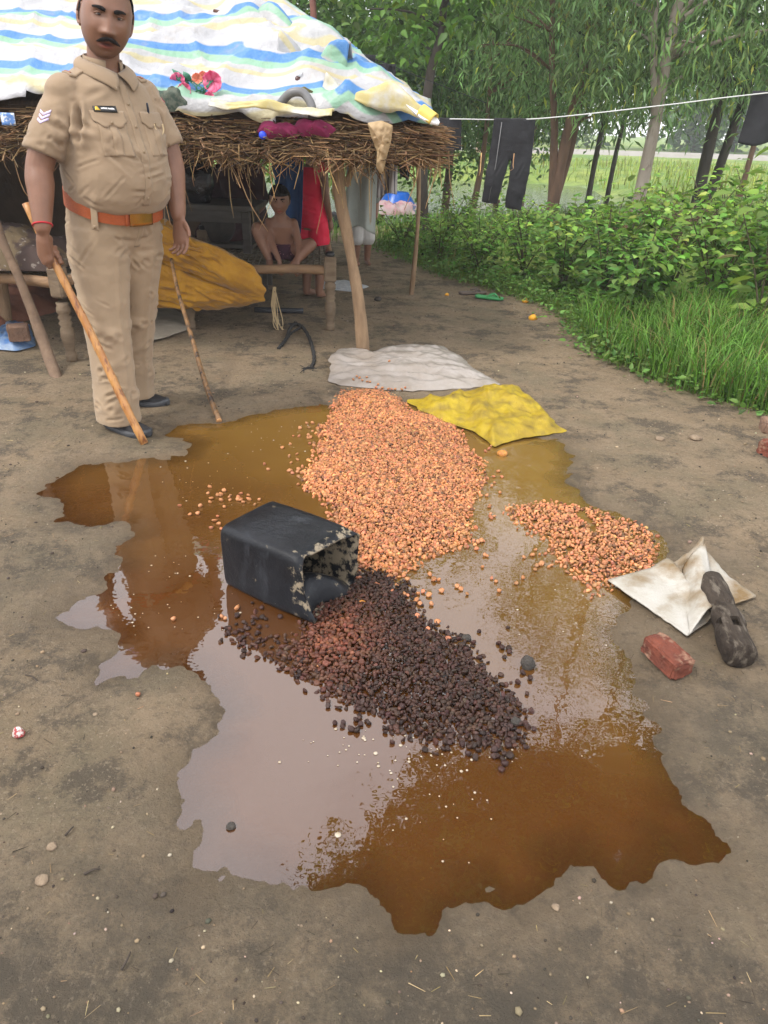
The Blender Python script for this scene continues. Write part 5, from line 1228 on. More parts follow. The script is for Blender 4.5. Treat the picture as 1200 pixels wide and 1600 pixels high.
V, F = remesh([loft([(0, .10, .43, .185, .155), (0, .08, .60, .175, .145), (0, .02, .82, .182, .132), (0, -.02, .96, .182, .115), (0, -.03, 1.02, .10, .082)], 28), limb([(-.16, -.02, .95), (-.22, -.02, .75)], [.068, .062]), limb([(.16, -.02, .95), (.22, -.02, .75)], [.068, .062])], .011, 4); mk('shirt', (cloth_folds(V, F, [], .01, 5), F), m_dkmar, ad_)
V, F = remesh([loft([(0, .10, .40, .175, .15), (0, .09, .48, .175, .15)], 28), limb([(-.10, .08, .46), (-.13, -.32, .50), (-.13, -.34, .22)], [.105, .085, .075]), limb([(.10, .08, .46), (.13, -.32, .50), (.13, -.34, .22)], [.105, .085, .075])], .011, 4); mk('trousers', (cloth_folds(V, F, [], .01, 6), F), m_dkmar, ad_)
st_ = thing('wooden_stool', 'low wooden stool under the seated adult in maroon', 'stool', (al[0] + .06, 6.68, 0)); mk('seat', box((0, 0, .35), (.36, .34, .04), None, .2), m_tabwood, st_, smooth=False)
for sx_ in (-1, 1):
    for sy_ in (-1, 1): mk('leg', box((sx_ * .14, sy_ * .13, .165), (.04, .04, .33), None, .2), m_tabwood, st_, smooth=False)
# small child in grey and white beyond the post
gp = G(557, 417); m_wshort = M('white_shorts_cloth', (.55, .53, .50), (.45, .43, .40), rough=.8, scale=9); m_greyc = M('grey_shirt_cloth', (.22, .23, .21), (.17, .18, .165), rough=.85, scale=6)
sk = figure('small child in white shorts half hidden behind the grey cloth and post', (gp[0] + .05, gp[1] + .1, 0), math.radians(20),
    loft([(0, 0, .40, .10, .08), (0, 0, .52, .095, .078), (0, 0, .68, .10, .07), (0, 0, .78, .11, .065), (0, 0, .82, .055, .05)], 24),
    [([(-.055, 0, .43), (-.06, -.01, .24), (-.06, .01, .05)], [.062, .044, .030]), ([(.055, 0, .43), (.06, -.01, .24), (.06, .01, .05)], [.062, .044, .030]), ([(-.06, .01, .04), (-.06, -.07, .025)], [.028, .022]), ([(.06, .01, .04), (.06, -.07, .025)], [.028, .022]), ([(-.11, 0, .77), (-.15, .01, .60), (-.10, -.09, .50)], [.034, .028, .02]), ([(.11, 0, .77), (.15, .01, .60), (.12, -.07, .48)], [.034, .028, .02])],
    (0, -.01, .945), .83, (0, 0, 0), m_skin_child, [((-.10, -.09, .495), (.6, -.5, -.4), (0, .6, -.8), (0, -.5, .8), .62, (.2, .2, .2))])
V, F = remesh([loft([(0, 0, .40, .115, .095), (0, 0, .50, .11, .092)], 26), limb([(-.055, 0, .44), (-.062, 0, .26)], [.072, .078]), limb([(.055, 0, .44), (.062, 0, .26)], [.072, .078])], .009, 4); mk('shorts', (cloth_folds(V, F, [], .006, 3), F), m_wshort, sk)
V, F = remesh([loft([(0, 0, .47, .118, .095), (0, 0, .68, .115, .086), (0, 0, .78, .122, .078), (0, 0, .825, .062, .056)], 26), limb([(-.11, 0, .76), (-.145, .01, .64)], [.05, .048]), limb([(.11, 0, .76), (.145, .01, .64)], [.05, .048])], .009, 4); mk('shirt', (cloth_folds(V, F, [], .006, 8), F), m_greyc, sk)

# ------------------------------------------------------------------ cloths hung under the eave
def hang(name, label, x, y, ztop, w_, h_, mat, seed, cat='cloth', taper=1.0, fold=.03, skew=0.0, nf=5):
    def fn(u, v):
        k = 1 - (1 - taper) * v; n_ = fbm(np.stack([u * nf * .5, v * 1.2, u * 0 + seed], -1).reshape(-1, 3), 3, seed).reshape(u.shape)
        return st(x + (u - .5) * w_ * k + skew * v + .02 * n_, y + fold * np.sin(u * nf * 2 + seed + v * 1.3) * (.3 + v) + fold * n_, ztop - h_ * v * (1 + .06 * np.sin(u * 4 + seed)))
    o = mk(name, sheet(fn, 36, 30, .004), mat)
    return tag(o, label, cat)
m_pgrey = M('pale_grey_cotton', (.30, .33, .30), (.24, .265, .25), rough=.85, scale=5, bump=.2, bscale=60, trans=.12)
a, b = D(549, 215, 5.25), D(549, 350, 5.25); hang('grey_cloth', 'long pale grey-green cloth hanging behind the hut post', D(566, 300, 5.25)[0], 5.25, 1.22, .19, 1.22 - D(570, 362, 5.25)[2], m_pgrey, 3, fold=.025)
m_tan = M('tan_plastic', (.42, .30, .16), (.34, .23, .12), rough=.6, scale=8, trans=.1)
tag(mk('tan_cloth', star([np.array(D(a, b, 4.40)) for a, b in ((574, 192), (596, 188), (614, 196), (611, 222), (604, 246), (598, 274), (588, 262), (589, 236), (580, 214))], (0, -1, .2), .028, .02, 20, 90, .022, 6, 16, 2.0), m_tan), 'crumpled tan cloth hanging over the thatch near the right corner', 'cloth')
m_stripe = M('striped_grey_cloth', (.42, .40, .39), (.10, .09, .10), rough=.85, scale=22, stretch=(3.2, .2, .1), lo=.47, hi=.53)
hang('striped_cloth', 'grey and white striped cloth hanging under the right end of the eave', D(604, 270, 5.4)[0], 5.4, 1.20, .15, 1.20 - D(604, 306, 5.4)[2], m_stripe, 8, fold=.02)
m_blackc = M('black_cloth', (.012, .012, .014), (.022, .022, .025), rough=.85, scale=9, bump=.3, bscale=90)
hang('dark_cloth', 'black cloth hanging under the eave next to the striped cloth', D(634, 265, 5.6)[0], 5.6, 1.20, .12, 1.20 - D(634, 280, 5.6)[2], m_blackc, 10, fold=.02, taper=.5)
m_denim = M('blue_denim', (.012, .045, .135), (.020, .065, .18), rough=.85, scale=12, bump=.3, bscale=120)
hang('blue_denim_cloth', 'blue denim garment hanging behind the squatting child', D(450, 290, 5.75)[0], 5.75, 1.19, .24, 1.19 - D(450, 365, 5.75)[2], m_denim, 12, fold=.03, taper=.55, skew=.02)
hang('red_scarf', 'red scarf hung under the eave right of the girl in red', D(507, 260, 5.6)[0], 5.6, 1.18, .10, .16, m_red, 15, fold=.02)
# ------------------------------------------------------------------ left end: second cot, bedding, bricks, plastic
lc2 = np.array([*G(113, 566)[:2], 0.0]); lc2[2] = gz_at(lc2[0], lc2[1]) - .01
charpai('rope_cot', 'second wooden cot under the left eave, mostly hidden by the man', lc2, (.97, -.24, 0), (.24, .97, 0), 1.0, 1.8, .46)
m_brownb = M('rust_brown_blanket', (.30, .135, .085), (.24, .10, .062), rough=.9, scale=8, bump=.4, bscale=50)
bl = [np.array([*G(a, b)[:2], .05]) for a, b in ((-60, 530), (0, 548), (50, 515), (95, 500), (92, 470), (50, 452), (0, 450), (-60, 470))]
tag(mk('brown_blanket', star(bl, (0, -.3, 1), .13, .02, 26, 110, .045, 4, 5), m_brownb), 'heaped rust brown blanket on the earth at the left edge', 'blanket')
m_mixc = M('red_yellow_bedding', (.055, .035, .028), (.12, .085, .045), rough=.85, scale=7, lo=.5, hi=.56, c3=(.20, .17, .14), s3=24, lo3=.6, hi3=.64)
cc = lc2 + np.array([-.45, .35, .52]); tag(mk('bedding_bundle', star([cc + np.array([a, b, 0]) for a, b in ((-.4, -.3), (.0, -.36), (.40, -.30), (.46, .2), (.1, .5), (-.4, .4))], (0, -.2, 1), .16, .03, 26, 100, .05, 8, 5), m_mixc), 'bundle of patterned bedding piled on the second cot', 'bedding')
m_blueb = M('blue_plastic_sheet', (.05, .14, .34), (.20, .27, .36), rough=.3, scale=14, bump=.8, bscale=30)
tag(mk('blue_plastic_bag', star([np.array([*G(a, b)[:2], .03]) for a, b in ((-20, 552), (28, 556), (58, 548), (55, 520), (20, 512), (-20, 520))], (0, -.2, 1), .055, .01, 18, 70, .03, 6, 10), m_blueb), 'crumpled blue plastic bag by the brown blanket', 'bag')
m_brick = M('red_brick', (.185, .058, .036), (.10, .034, .024), rough=.95, scale=16, bump=1.0, bscale=70, c3=(.26, .15, .10), s3=24, lo3=.54, hi3=.66, spec=.15)
m_gbrick = M('dusty_brick', (.22, .13, .085), (.16, .10, .07), rough=.95, scale=18, bump=.9, bscale=50)
def brick(label, c, s, R, mat, seed):
    V, F = box((0, 0, 0), s, None, .18)
    me = bpy.data.meshes.new('t'); me.from_pydata(V.tolist(), [], F); o = bpy.data.objects.new('t', me); COL.objects.link(o)
    sb = o.modifiers.new('s', 'SUBSURF'); sb.subdivision_type = 'SIMPLE'; sb.levels = 5
    e = o.evaluated_get(bpy.context.evaluated_depsgraph_get()); q = e.to_mesh(); V = np.array([v.co[:] for v in q.vertices]); F = [tuple(p.vertices) for p in q.polygons]; e.to_mesh_clear(); bpy.data.objects.remove(o)
    d = fbm(V * 28 + seed, 4, seed); V = V * (1 + .09 * d)[:, None] + .0022 * np.stack([fbm(V * 75 + q, 3, seed + q) for q in (1, 5, 9)], 1); cr = (np.abs(V / (np.array(s) / 2)).sum(1) > 2.55); V[cr] *= (1 - .14 * np.abs(fbm(V * 40 + seed, 2, seed + 3)))[cr][:, None]
    o = mk('brick', (V @ np.asarray(R).T, F), mat); o.location = c; return tag(o, label, 'brick')
def rx_(a): return np.array([[1, 0, 0], [0, math.cos(a), -math.sin(a)], [0, math.sin(a), math.cos(a)]])
p = G(36, 552); brick('dusty brick resting on the blue plastic bag', (p[0], p[1], .13), (.12, .07, .10), rotz(.35) @ rx_(.15), m_gbrick, 4)
p = G(62, 525); 
# leaning pole at far left
b = G(92, 596); t = D(-8, 345, 4.35); po = thing('leaning_pole', 'rough grey-brown branch pole leaning at the left under the eave', 'pole', (b[0], b[1], 0))
mk('shaft', post([(0, 0, -.04), tuple(np.array(D(68, 535, 4.2)) - [b[0], b[1], 0]), tuple(np.array(D(34, 445, 4.28)) - [b[0], b[1], 0]), tuple(np.array(t) - [b[0], b[1], 0]), tuple(np.array(D(-40, 215, 4.45)) - [b[0], b[1], 0])], .031, 6), M('grey_branch', (.19, .125, .080), (.13, .085, .055), rough=.9, scale=12, bump=.8, bscale=40), po)
# thin stick leaning from the quilt to the puddle
b = np.array(G(343, 660)); t = np.array(D(268, 405, 4.72)); b[2] = .01
bamboo('thin_stick', 'thin dark bamboo stick leaning from the quilt down to the puddle edge', t, b, .0095, .0145, (.35, .52, .68, .80), mat=M('dark_bamboo', (.26, .14, .055), (.12, .065, .03), rough=.5, scale=7, stretch=(5, 5, 1), c3=(.03, .02, .015), s3=4, lo3=.5, hi3=.6), bend=.02)
m_grey = M('grey_sacking', (.30, .265, .205), (.22, .19, .145), rough=.9, scale=9, bump=.4, bscale=80)
tag(mk('grey_mat', star([np.array([*G(a, b)[:2], .025]) for a, b in ((200, 545), (255, 534), (296, 520), (285, 496), (262, 482), (200, 492))], (0, 0, 1), .03, .0, 16, 80, .012, 4, 7), m_grey), 'flat grey sack folded on the earth under the quilt', 'sack')
# pipe, rope tangle, newspaper, slippers, yellow fruit
a, b = np.array(G(398, 490)), np.array(G(474, 492)); tag(mk('black_pipe', tube(np.linspace(a, b, 8) + [0, 0, .03], .021, 16), M('black_rubber', (.02, .022, .026), (.035, .037, .042), rough=.5, scale=12)), 'short black pipe lying under the front of the cot', 'pipe')
def ground_rope(name, label, pts, r, mat, strands=3, z=.012):
    P = spline([(*G(a, b)[:2], z + dz) for a, b, dz in pts], 50); gs = []
    T, N, B = frames(P)
    for k in range(strands):
        ph = np.linspace(0, 40, 50) + k * 2 * PI / strands; gs.append(tube(P + r * .7 * (np.cos(ph)[:, None] * N + np.sin(ph)[:, None] * B), r, 6))
    for k in range(14): gs.append(tube(spline([P[-1], P[-1] + rng.normal(0, .02, 3) * [1, 1, .3], P[-1] + [random.gauss(-.03, .03), random.gauss(-.03, .03), 0]], 6), .0022, 4))
    return tag(mk(name, J(*gs), mat), label, 'rope')
ground_rope('black_rope', 'knotted black rope lying on the earth in front of the cot', [(435, 548, 0), (447, 535, .01), (455, 520, .03), (468, 517, .03), (480, 528, .02), (488, 545, 0), (491, 565, 0), (486, 578, 0)], .008, M('black_fibre', (.018, .017, .016), (.035, .033, .03), rough=.9, scale=30))
ground_rope('black_rope', 'short loop of black rope tied to the knotted rope on the earth', [(440, 545, .012), (455, 528, .02), (470, 520, .03), (460, 514, .03)], .006, M('black_fibre_thin', (.02, .019, .018), rough=.9), 2)
p = [np.array([*G(a, b)[:2], .012]) for a, b in ((497, 452), (548, 458), (578, 450), (540, 440), (505, 441))]
tag(mk('newspaper', star(p, (0, 0, 1), .015, 0, 12, 60, .008, 3, 9), M('news_print', (.50, .50, .48), (.30, .32, .34), rough=.9, scale=30)), 'crumpled sheet of paper on the earth behind the cot leg', 'paper')
def slipper(label, px, py, rz, top, solec):
    x, y, _ = G(px, py); root = thing('slipper', label, 'slipper', (x, y, gz_at(x, y) + .004), rz, None)
    def so(u, v):
        hw = np.interp(u, [0, .08, .35, .6, .85, 1], [.012, .036, .032, .044, .040, .010]); return st((u - .5) * .25, (v - .5) * 2 * hw, .012 + .0 * u)
    mk('sole', sheet(so, 26, 8, .02), solec, root)
    for s_ in (-1, 1): mk('strap', tube(spline([(.07, 0, .025), (.04, s_ * .02, .045), (-.01, s_ * .038, .03)], 10), .006, 8), top, root)
m_slb = M('grey_brown_rubber', (.13, .10, .08), rough=.8); m_slg = M('green_rubber', (.06, .30, .10), rough=.6)
slipper('grey-brown slipper left of the green one on the path', 738, 462, .2, m_slb, m_slb); slipper('green slipper on the path near the shrubs', 764, 470, -.35, m_slg, m_slg)
m_yel = M('yellow_fruit', (.70, .36, .02), (.6, .26, .02), rough=.5, scale=14)
for px, py, r_, lb in ((832, 501, .032, 'nearer of the two yellow fruit on the path by the shrubs'), (820, 475, .028, 'farther of the two yellow fruit by the shrub edge'), (698, 464, .018, 'tiny orange fruit left of the slippers'), (1166, 517, .04, 'yellow fruit lying in the tall grass at right')): lump('yellow_fruit', lb, 'fruit', px, py, r_, m_yel, px * .1, .8, z=.05 if px > 1100 else 0)
lump('stone', 'small dark stone on the path right of the hut post', 'stone', 590, 472, .03, m_mud, 3.3)
m_bowl = M('blue_bowl_plastic', (.01, .12, .55), rough=.3)
bo = G(620, 330, .0); z = np.linspace(0, .28, 12); V1, F1 = tube(np.stack([z * 0, z * 0, z], 1), np.interp(z, [0, .04, .2, .28], [.34, .34, .24, .18]), 28); 
o = mk('blue_tub', (V1, F1), m_bowl); o.location = (bo[0], bo[1], .02); tag(o, 'blue plastic tub upside down beyond the hut', 'tub')
m_pinkc = M('pink_laundry', (.45, .20, .24), (.42, .38, .36), rough=.85, scale=5, c3=(.10, .12, .2), s3=4, lo3=.58, hi3=.6)
tag(mk('laundry_pile', star([np.array([bo[0] + a, bo[1] + b - .6, .03]) for a, b in ((-.5, -.2), (0, -.3), (.45, -.15), (.4, .2), (0, .3), (-.5, .2))], (0, -.2, 1), .12, .0, 18, 70, .08, 4, 6), m_pinkc), 'pile of pink and white washing beside the blue tub', 'laundry')
p = G(505, 356, .0); tag(mk('dark_bundle', star([np.array([p[0] + a, p[1] + b, .03]) for a, b in ((-.3, -.15), (.1, -.2), (.3, -.1), (.25, .15), (-.2, .2))], (0, -.2, 1), .18, .0, 16, 60, .06, 5, 4), M('black_white_cloth', (.02, .02, .022), (.5, .5, .5), rough=.9, scale=5, lo=.6, hi=.63)), 'dark bundle of cloth on the ground beyond the cot', 'bundle')

# ================================================================== YARD THINGS
# black can cut open, lying on its side
A0, B0 = np.array(G(350, 914)), np.array(G(472, 974))
ex = (B0 - A0) / np.linalg.norm(B0 - A0); ey = np.array([-ex[1], ex[0], 0]); CL, CW, CH = .345, .255, .225
if ey[1] < 0: ey = -ey
can = thing('black_can', 'black square plastic can lying on its side with its end cut open', 'can', tuple(A0 + [0, 0, -.008]))
n = 64; th = np.linspace(0, 2 * PI, n, endpoint=False)
def can_ring(u, ins=0.0, jag=False):
    p = 8.0; c = np.sign(np.cos(th)) * np.abs(np.cos(th)) ** (2 / p); s = np.sign(np.sin(th)) * np.abs(np.sin(th)) ** (2 / p)
    w2, h2 = CW / 2 - ins, CH / 2 - ins
    bulge = .004 * math.sin(min(max(u, 0), 1) * PI)
    y = CW / 2 + c * (w2 + bulge); z = CH / 2 + s * (h2 + bulge)
    x = np.full(n, u * CL)
    if jag: x = x + .012 * np.sin(th * 2 + .6) * 1.0 + .006 * fbm(np.stack([np.cos(th) * 3, np.sin(th) * 3, th * 0], 1), 3, 5) + .03 * np.clip(-s, 0, 1) * np.clip(-c, 0, 1); y = y + .010 * np.sin(th * 3 + 1) * np.clip(s, -.3, 1); z = z - .020 * np.exp(-((th - 1.2) / .5) ** 2)
    return x[:, None] * ex + y[:, None] * ey + z[:, None] * np.array([0, 0, 1.0])
rings = []; wear = []
for u, ins, jg, wv in ((0, .012, 0, .2), (.012, .003, 0, .25), (.03, 0, 0, .1), (.25, 0, 0, 0), (.5, 0, 0, 0), (.75, 0, 0, .05), (.90, 0, 0, .45), (1.0, 0, 1, 1.0), (1.0, .005, 1, 1.0), (.9, .006, 0, 1.1), (.5, .006, 0, .95), (.06, .008, 0, .8)):
    R = can_ring(u, ins, jg)
    R = R + ex * 0; rings.append(R); wear.append(np.full(n, wv))
m_ = len(rings); F = [(k * n + j, k * n + (j + 1) % n, (k + 1) * n + (j + 1) % n, (k + 1) * n + j) for k in range(m_ - 1) for j in range(n)] + [tuple(range(n))[::-1], tuple((m_ - 1) * n + j for j in range(n))]
m_can = bpy.data.materials.new('scuffed_black_plastic'); m_can.use_nodes = True
def can_material(m):
    t = m.node_tree; b = t.nodes['Principled BSDF']; L = t.links.new; N = t.nodes.new; co = N('ShaderNodeTexCoord')
    def noise(sc, d=6, st_=(1, 1, 1)):
        mp = N('ShaderNodeMapping'); mp.inputs['Scale'].default_value = st_; L(co.outputs['Object'], mp.inputs['Vector'])
        q = N('ShaderNodeTexNoise'); q.inputs['Scale'].default_value = sc; q.inputs['Detail'].default_value = d; q.inputs['Roughness'].default_value = .65; L(mp.outputs['Vector'], q.inputs['Vector']); return q.outputs['Fac']
    def ramp(s, a, c, lo=0., hi=1.):
        r = N('ShaderNodeMapRange'); r.inputs['From Min'].default_value = a; r.inputs['From Max'].default_value = c; r.inputs['To Min'].default_value = lo; r.inputs['To Max'].default_value = hi; L(s, r.inputs['Value']); return r.outputs['Result']
    def mix(f, a, c):
        x = N('ShaderNodeMix'); x.data_type = 'RGBA'
        for s, v in (('Factor', f), ('A', a), ('B', c)):
            if hasattr(v, 'links'): L(v, x.inputs[s])
            else: x.inputs[s].default_value = v if s == 'Factor' else (*v, 1)
        return x.outputs['Result']
    c = mix(ramp(noise(5), .4, .65), (.004, .0045, .006), (.011, .0125, .016))
    c = mix(ramp(noise(9, 8, (1, 1, .4)), .58, .72), c, (.030, .034, .040))
    c = mix(ramp(noise(26, 6, (1, .5, 1)), .68, .72), c, (.36, .34, .30))
    a = N('ShaderNodeAttribute'); a.attribute_name = 'wear'
    ad = N('ShaderNodeMath'); ad.operation = 'MULTIPLY_ADD'; L(a.outputs['Fac'], ad.inputs[0]); ad.inputs[1].default_value = .22; L(noise(30, 8), ad.inputs[2])
    c = mix(ramp(ad.outputs[0], .68, .76), c, (.25, .205, .14))
    L(c, b.inputs['Base Color']); L(ramp(noise(7), .35, .7, .28, .55), b.inputs['Roughness'])
    bp = N('ShaderNodeBump'); b.inputs['Specular IOR Level'].default_value = .24; bp.inputs['Strength'].default_value = .35; bp.inputs['Distance'].default_value = .01; L(noise(30), bp.inputs['Height']); L(bp.outputs['Normal'], b.inputs['Normal'])
can_material(m_can)
tilt = np.array(Matrix.Rotation(math.radians(-1.5), 3, Vector(ey)))
mk('shell', (np.concatenate(rings) @ tilt.T, F), m_can, can, attrs={'wear': np.concatenate(wear)})
def torn(u, v):      # tongue of plastic bent inwards along the bottom of the opening
    y = .035 + (CW - .06) * u; zz = .012 + .085 * np.sin(np.clip(v, 0, 1) * 1.9) * (.55 + .45 * np.sin(u * PI * 1.25)); xx = CL * (.985 - .10 * v - .14 * v ** 2) - .02 * np.sin(u * 6)
    return xx[..., None] * ex + y[..., None] * ey + zz[..., None] * np.array([0, 0, 1.0])
g = sheet(torn, 30, 14, .005); vv = np.tile(np.linspace(0, 1, 14), 30); mk('torn_flap', g, m_can, can, attrs={'wear': np.concatenate([vv, vv]) ** 6 * .8 + .45})

# sacks
m_wsack = M('milky_plastic_sack', (.40, .36, .325), (.31, .265, .22), rough=.22, scale=5, bump=.9, bscale=18, spec=.5, trans=.15)
ws = [np.array([*G(a, b)[:2], .012]) for a, b in ((512, 598), (516, 572), (530, 548), (545, 558), (565, 560), (600, 546), (640, 541), (690, 544), (715, 556), (745, 582), (783, 604), (740, 609), (690, 612), (640, 614), (600, 612), (560, 608), (535, 606))]
V, F = star(ws, (0, 0, 1), .045, .0, 40, 190, .022, 4, 6.5, 1.6, jag=.01, stretch=(.6, 1.7, 1)); V[:, 2] = np.maximum(V[:, 2], .006)
k = np.exp(-((V[:, 0] - ws[1][0]) / .10) ** 2); V[:, 2] += .05 * k * np.exp(-((V[:, 1] - ws[1][1]) / .2) ** 2)
for px, py in [(552, 590), (556, 586), (561, 588), (567, 591), (572, 588), (578, 592), (597, 598), (606, 600), (612, 604), (620, 603), (628, 602), (634, 599), (602, 607), (585, 600), (607, 570), (573, 592), (592, 595)]:
    x_, y_, _ = G(px, py, .05); k_ = np.argmin(np.hypot(V[:, 0] - x_, V[:, 1] - y_) - V[:, 2]); o = bpy.data.objects.new('loose_flower', random.choice(or_me)); COL.objects.link(o); o.location = (V[k_, 0], V[k_, 1], V[k_, 2] + .007); o.rotation_euler = (random.random(), random.random(), random.random() * 6); tag(o, 'single orange flower spilled on the front of the white sack', 'flower', 'orange flowers on the white sack')
tag(mk('white_sack', (V, F), m_wsack), 'milky white plastic sack lying empty above the large orange heap', 'sack')
m_ysack = M('yellow_woven_sack', (.40, .29, .010), (.30, .20, .010), rough=.5, scale=7, bump=.5, bscale=150, c3=(.13, .085, .014), s3=13, lo3=.44, hi3=.74)
ys = [np.array([*G(a, b)[:2], .01]) for a, b in ((632, 628), (690, 622), (750, 612), (812, 610), (835, 630), (858, 655), (883, 676), (850, 684), (810, 688), (772, 701), (757, 688), (740, 676), (700, 664), (660, 645))]
V, F = star(ys, (0, 0, 1), .045, .0, 40, 190, .044, 9, 4.5, 1.8, jag=.012, stretch=(1.6, .7, 1)); V[:, 2] = np.maximum(V[:, 2], .005)
tag(mk('yellow_sack', (V, F), m_ysack), 'yellow woven sack crumpled beside the large orange heap', 'sack')
m_tsack = M('torn_white_sack', (.42, .40, .36), (.31, .28, .22), rough=.55, scale=7, bump=.4, bscale=120, c3=(.17, .105, .04), s3=8, lo3=.46, hi3=.70)
tsk = thing('torn_sack', 'torn white sack with brown stains lying beside the wooden log', 'sack', (G(1060, 930)[0], G(1060, 930)[1], 0))
to = np.array(tsk.location)
def quad(c00, c10, c01, c11, seed, amp=.012, curl=None):
    c = [np.array([*G(a, b, 0)[:2], z]) for a, b, z in (c00, c10, c01, c11)]
    c = [np.array(q) - to for q in c]
    def fn(u, v):
        U, W = u[..., None], v[..., None]; p = c[0] * (1 - U) * (1 - W) + c[1] * U * (1 - W) + c[2] * (1 - U) * W + c[3] * U * W
        q = fbm((p * 9 + seed).reshape(-1, 3), 4, seed).reshape(u.shape); p = p.copy(); p[..., 2] += amp * q * 2.4 + (curl(u, v) if curl else 0); p[..., 2] = np.maximum(p[..., 2], .022 + .004 * q)
        p[..., :2] += .006 * fbm((p * 30 + 7).reshape(-1, 3), 2, seed + 3).reshape(u.shape)[..., None]; return p
    return fn
mk('left_sheet', sheet(quad((948, 914, .01), (1072, 1002, .012), (1040, 890, .015), (1112, 975, .02), 3, .008, lambda u, v: .03 * sm(v, .5, 1.0) ** 2), 30, 24, .004), m_tsack, tsk)
mk('raised_fold', sheet(quad((1062, 905, .03), (1075, 1000, .012), (1090, 892, .105), (1118, 965, .045), 5, .012, lambda u, v: .035 * np.sin(v * PI)), 26, 20, .004), m_tsack, tsk)
mk('crumpled_corner', sheet(quad((1040, 890, .012), (1070, 915, .02), (1085, 880, .09), (1098, 905, .085), 9, .03, lambda u, v: .02 * np.sin(u * 9)), 20, 16, .004), m_tsack, tsk)
mk('right_sheet', sheet(quad((1092, 888, .085), (1108, 960, .03), (1128, 905, .03), (1178, 940, .008), 7, .014), 26, 20, .004), m_tsack, tsk)
mk('far_sheet', sheet(quad((1108, 930, .02), (1125, 960, .01), (1150, 925, .02), (1178, 941, .008), 13, .006), 14, 14, .004), m_tsack, tsk)
# wooden log with a neck and a mortise hole
m_log = M('grey_charred_wood', (.060, .047, .036), (.026, .020, .016), rough=.9, scale=9, stretch=(3.2, .9, 1.6), bump=1.0, bscale=38, c3=(.125, .105, .082), s3=15, lo3=.52, hi3=.64, spec=.15)
a, b = np.array(G(1100, 928)), np.array(G(1152, 1050)); a[2] = .068; b[2] = .052
L_ = b - a; t0 = np.array([0, .015, .05, .20, .36, .425, .45, .475, .54, .60, .8, .95, .985, 1.0]); r0_ = np.array([.018, .030, .038, .043, .042, .037, .030, .034, .042, .046, .048, .047, .044, .034]); t = np.unique(np.r_[t0, np.linspace(0, 1, 44)]); rr = np.interp(t, t0, r0_)
V, F = tube(a + L_ * t[:, None] - a, rr, 40, rough=.34, seed=3)
lg = thing('wooden_log', 'dark grey wooden log with a carved neck and a square hole', 'log', tuple(a))
me = bpy.data.meshes.new('t'); me.from_pydata(V.tolist(), [], F); o1 = bpy.data.objects.new('t', me); COL.objects.link(o1)
side = np.cross(L_, [0, 0, 1]); side /= np.linalg.norm(side); ld_ = L_ / np.linalg.norm(L_)
Rb = np.stack([ld_, side, np.cross(ld_, side)], 1)
bv, bf = box(L_ * .73 + side * .0 + np.array([0, 0, .02]), (.042, .026, .30), Rb, .05)
bv2, bf2 = box(L_ * .70 + side * .0 + np.array([0, 0, .02]), (.034, .30, .026), Rb, .05)
cut = []
for vv_, ff_ in ((bv, bf), (bv2, bf2)):
    m2 = bpy.data.meshes.new('t2'); m2.from_pydata(vv_.tolist(), [], ff_); o2 = bpy.data.objects.new('t2', m2); COL.objects.link(o2); cut.append(o2)
    md = o1.modifiers.new('b', 'BOOLEAN'); md.operation = 'DIFFERENCE'; md.object = o2; md.solver = 'EXACT'
e = o1.evaluated_get(bpy.context.evaluated_depsgraph_get()); q = e.to_mesh(); V = np.array([v.co[:] for v in q.vertices]); F = [tuple(p.vertices) for p in q.polygons]; e.to_mesh_clear()
for o_ in [o1] + cut: bpy.data.objects.remove(o_)
o = mk('trunk', (V, F), m_log, lg, smooth=True)
try: o.data.set_sharp_from_angle(angle=math.radians(50))
except Exception: pass
p = G(1037, 1042); brick('broken red brick lying on the earth beside the log', (p[0], p[1], .042), (.072, .135, .058), rotz(.42) @ rx_(.06), m_brick, 3)
p = G(1196, 712); brick('red brick at the right edge of the yard', (p[0] + .07, p[1], .04), (.20, .11, .075), rotz(.3), m_brick, 6)
p = G(1200, 680); brick('dark brick behind the one at the right edge', (p[0] + .06, p[1] + .02, .04), (.18, .10, .07), rotz(-.2), m_gbrick, 8)
# small litter that can be picked out
m_wrap = M('foil_wrapper', (.6, .55, .5), (.35, .06, .06), rough=.3, scale=90, lo=.48, hi=.55, metal=.2)
p = G(32, 1154); tag(mk('foil_wrapper', star([np.array([p[0] + a, p[1] + b, .015]) for a, b in ((-.014, -.008), (.0, -.014), (.014, -.006), (.012, .008), (.0, .013), (-.013, .008))], (0, 0, 1), .014, .0, 10, 30, .008, 3, 60, jag=.002), m_wrap), 'crumpled shiny sweet wrapper on the earth at the lower left', 'wrapper')
m_twig = M('dark_twig', (.035, .026, .020), (.06, .045, .032), rough=.9, scale=30)
for (x0, y0), (x1, y1), lb in (((133, 1372), (158, 1364), 'thin dark twig left of the lavender water'), ((191, 1522), (205, 1494), 'thin dark twig near the bottom left'), ((103, 1312), (116, 1298), 'short twig above the thin dark twig at left'), ((60, 1070), (40, 1060), 'tiny twig on the earth at the left below the puddle')):
    a, b = np.array(G(x0, y0)), np.array(G(x1, y1)); tag(mk('twig', tube(spline([a, (a + b) / 2 + [.003, .002, .004], b], 8) + [0, 0, .012], np.linspace(.0028, .0014, 8), 6), m_twig), lb, 'twig')
m_stone = M('dusty_clod', (.24, .18, .12), (.18, .13, .085), rough=.95, scale=40, bump=.6, bscale=120)
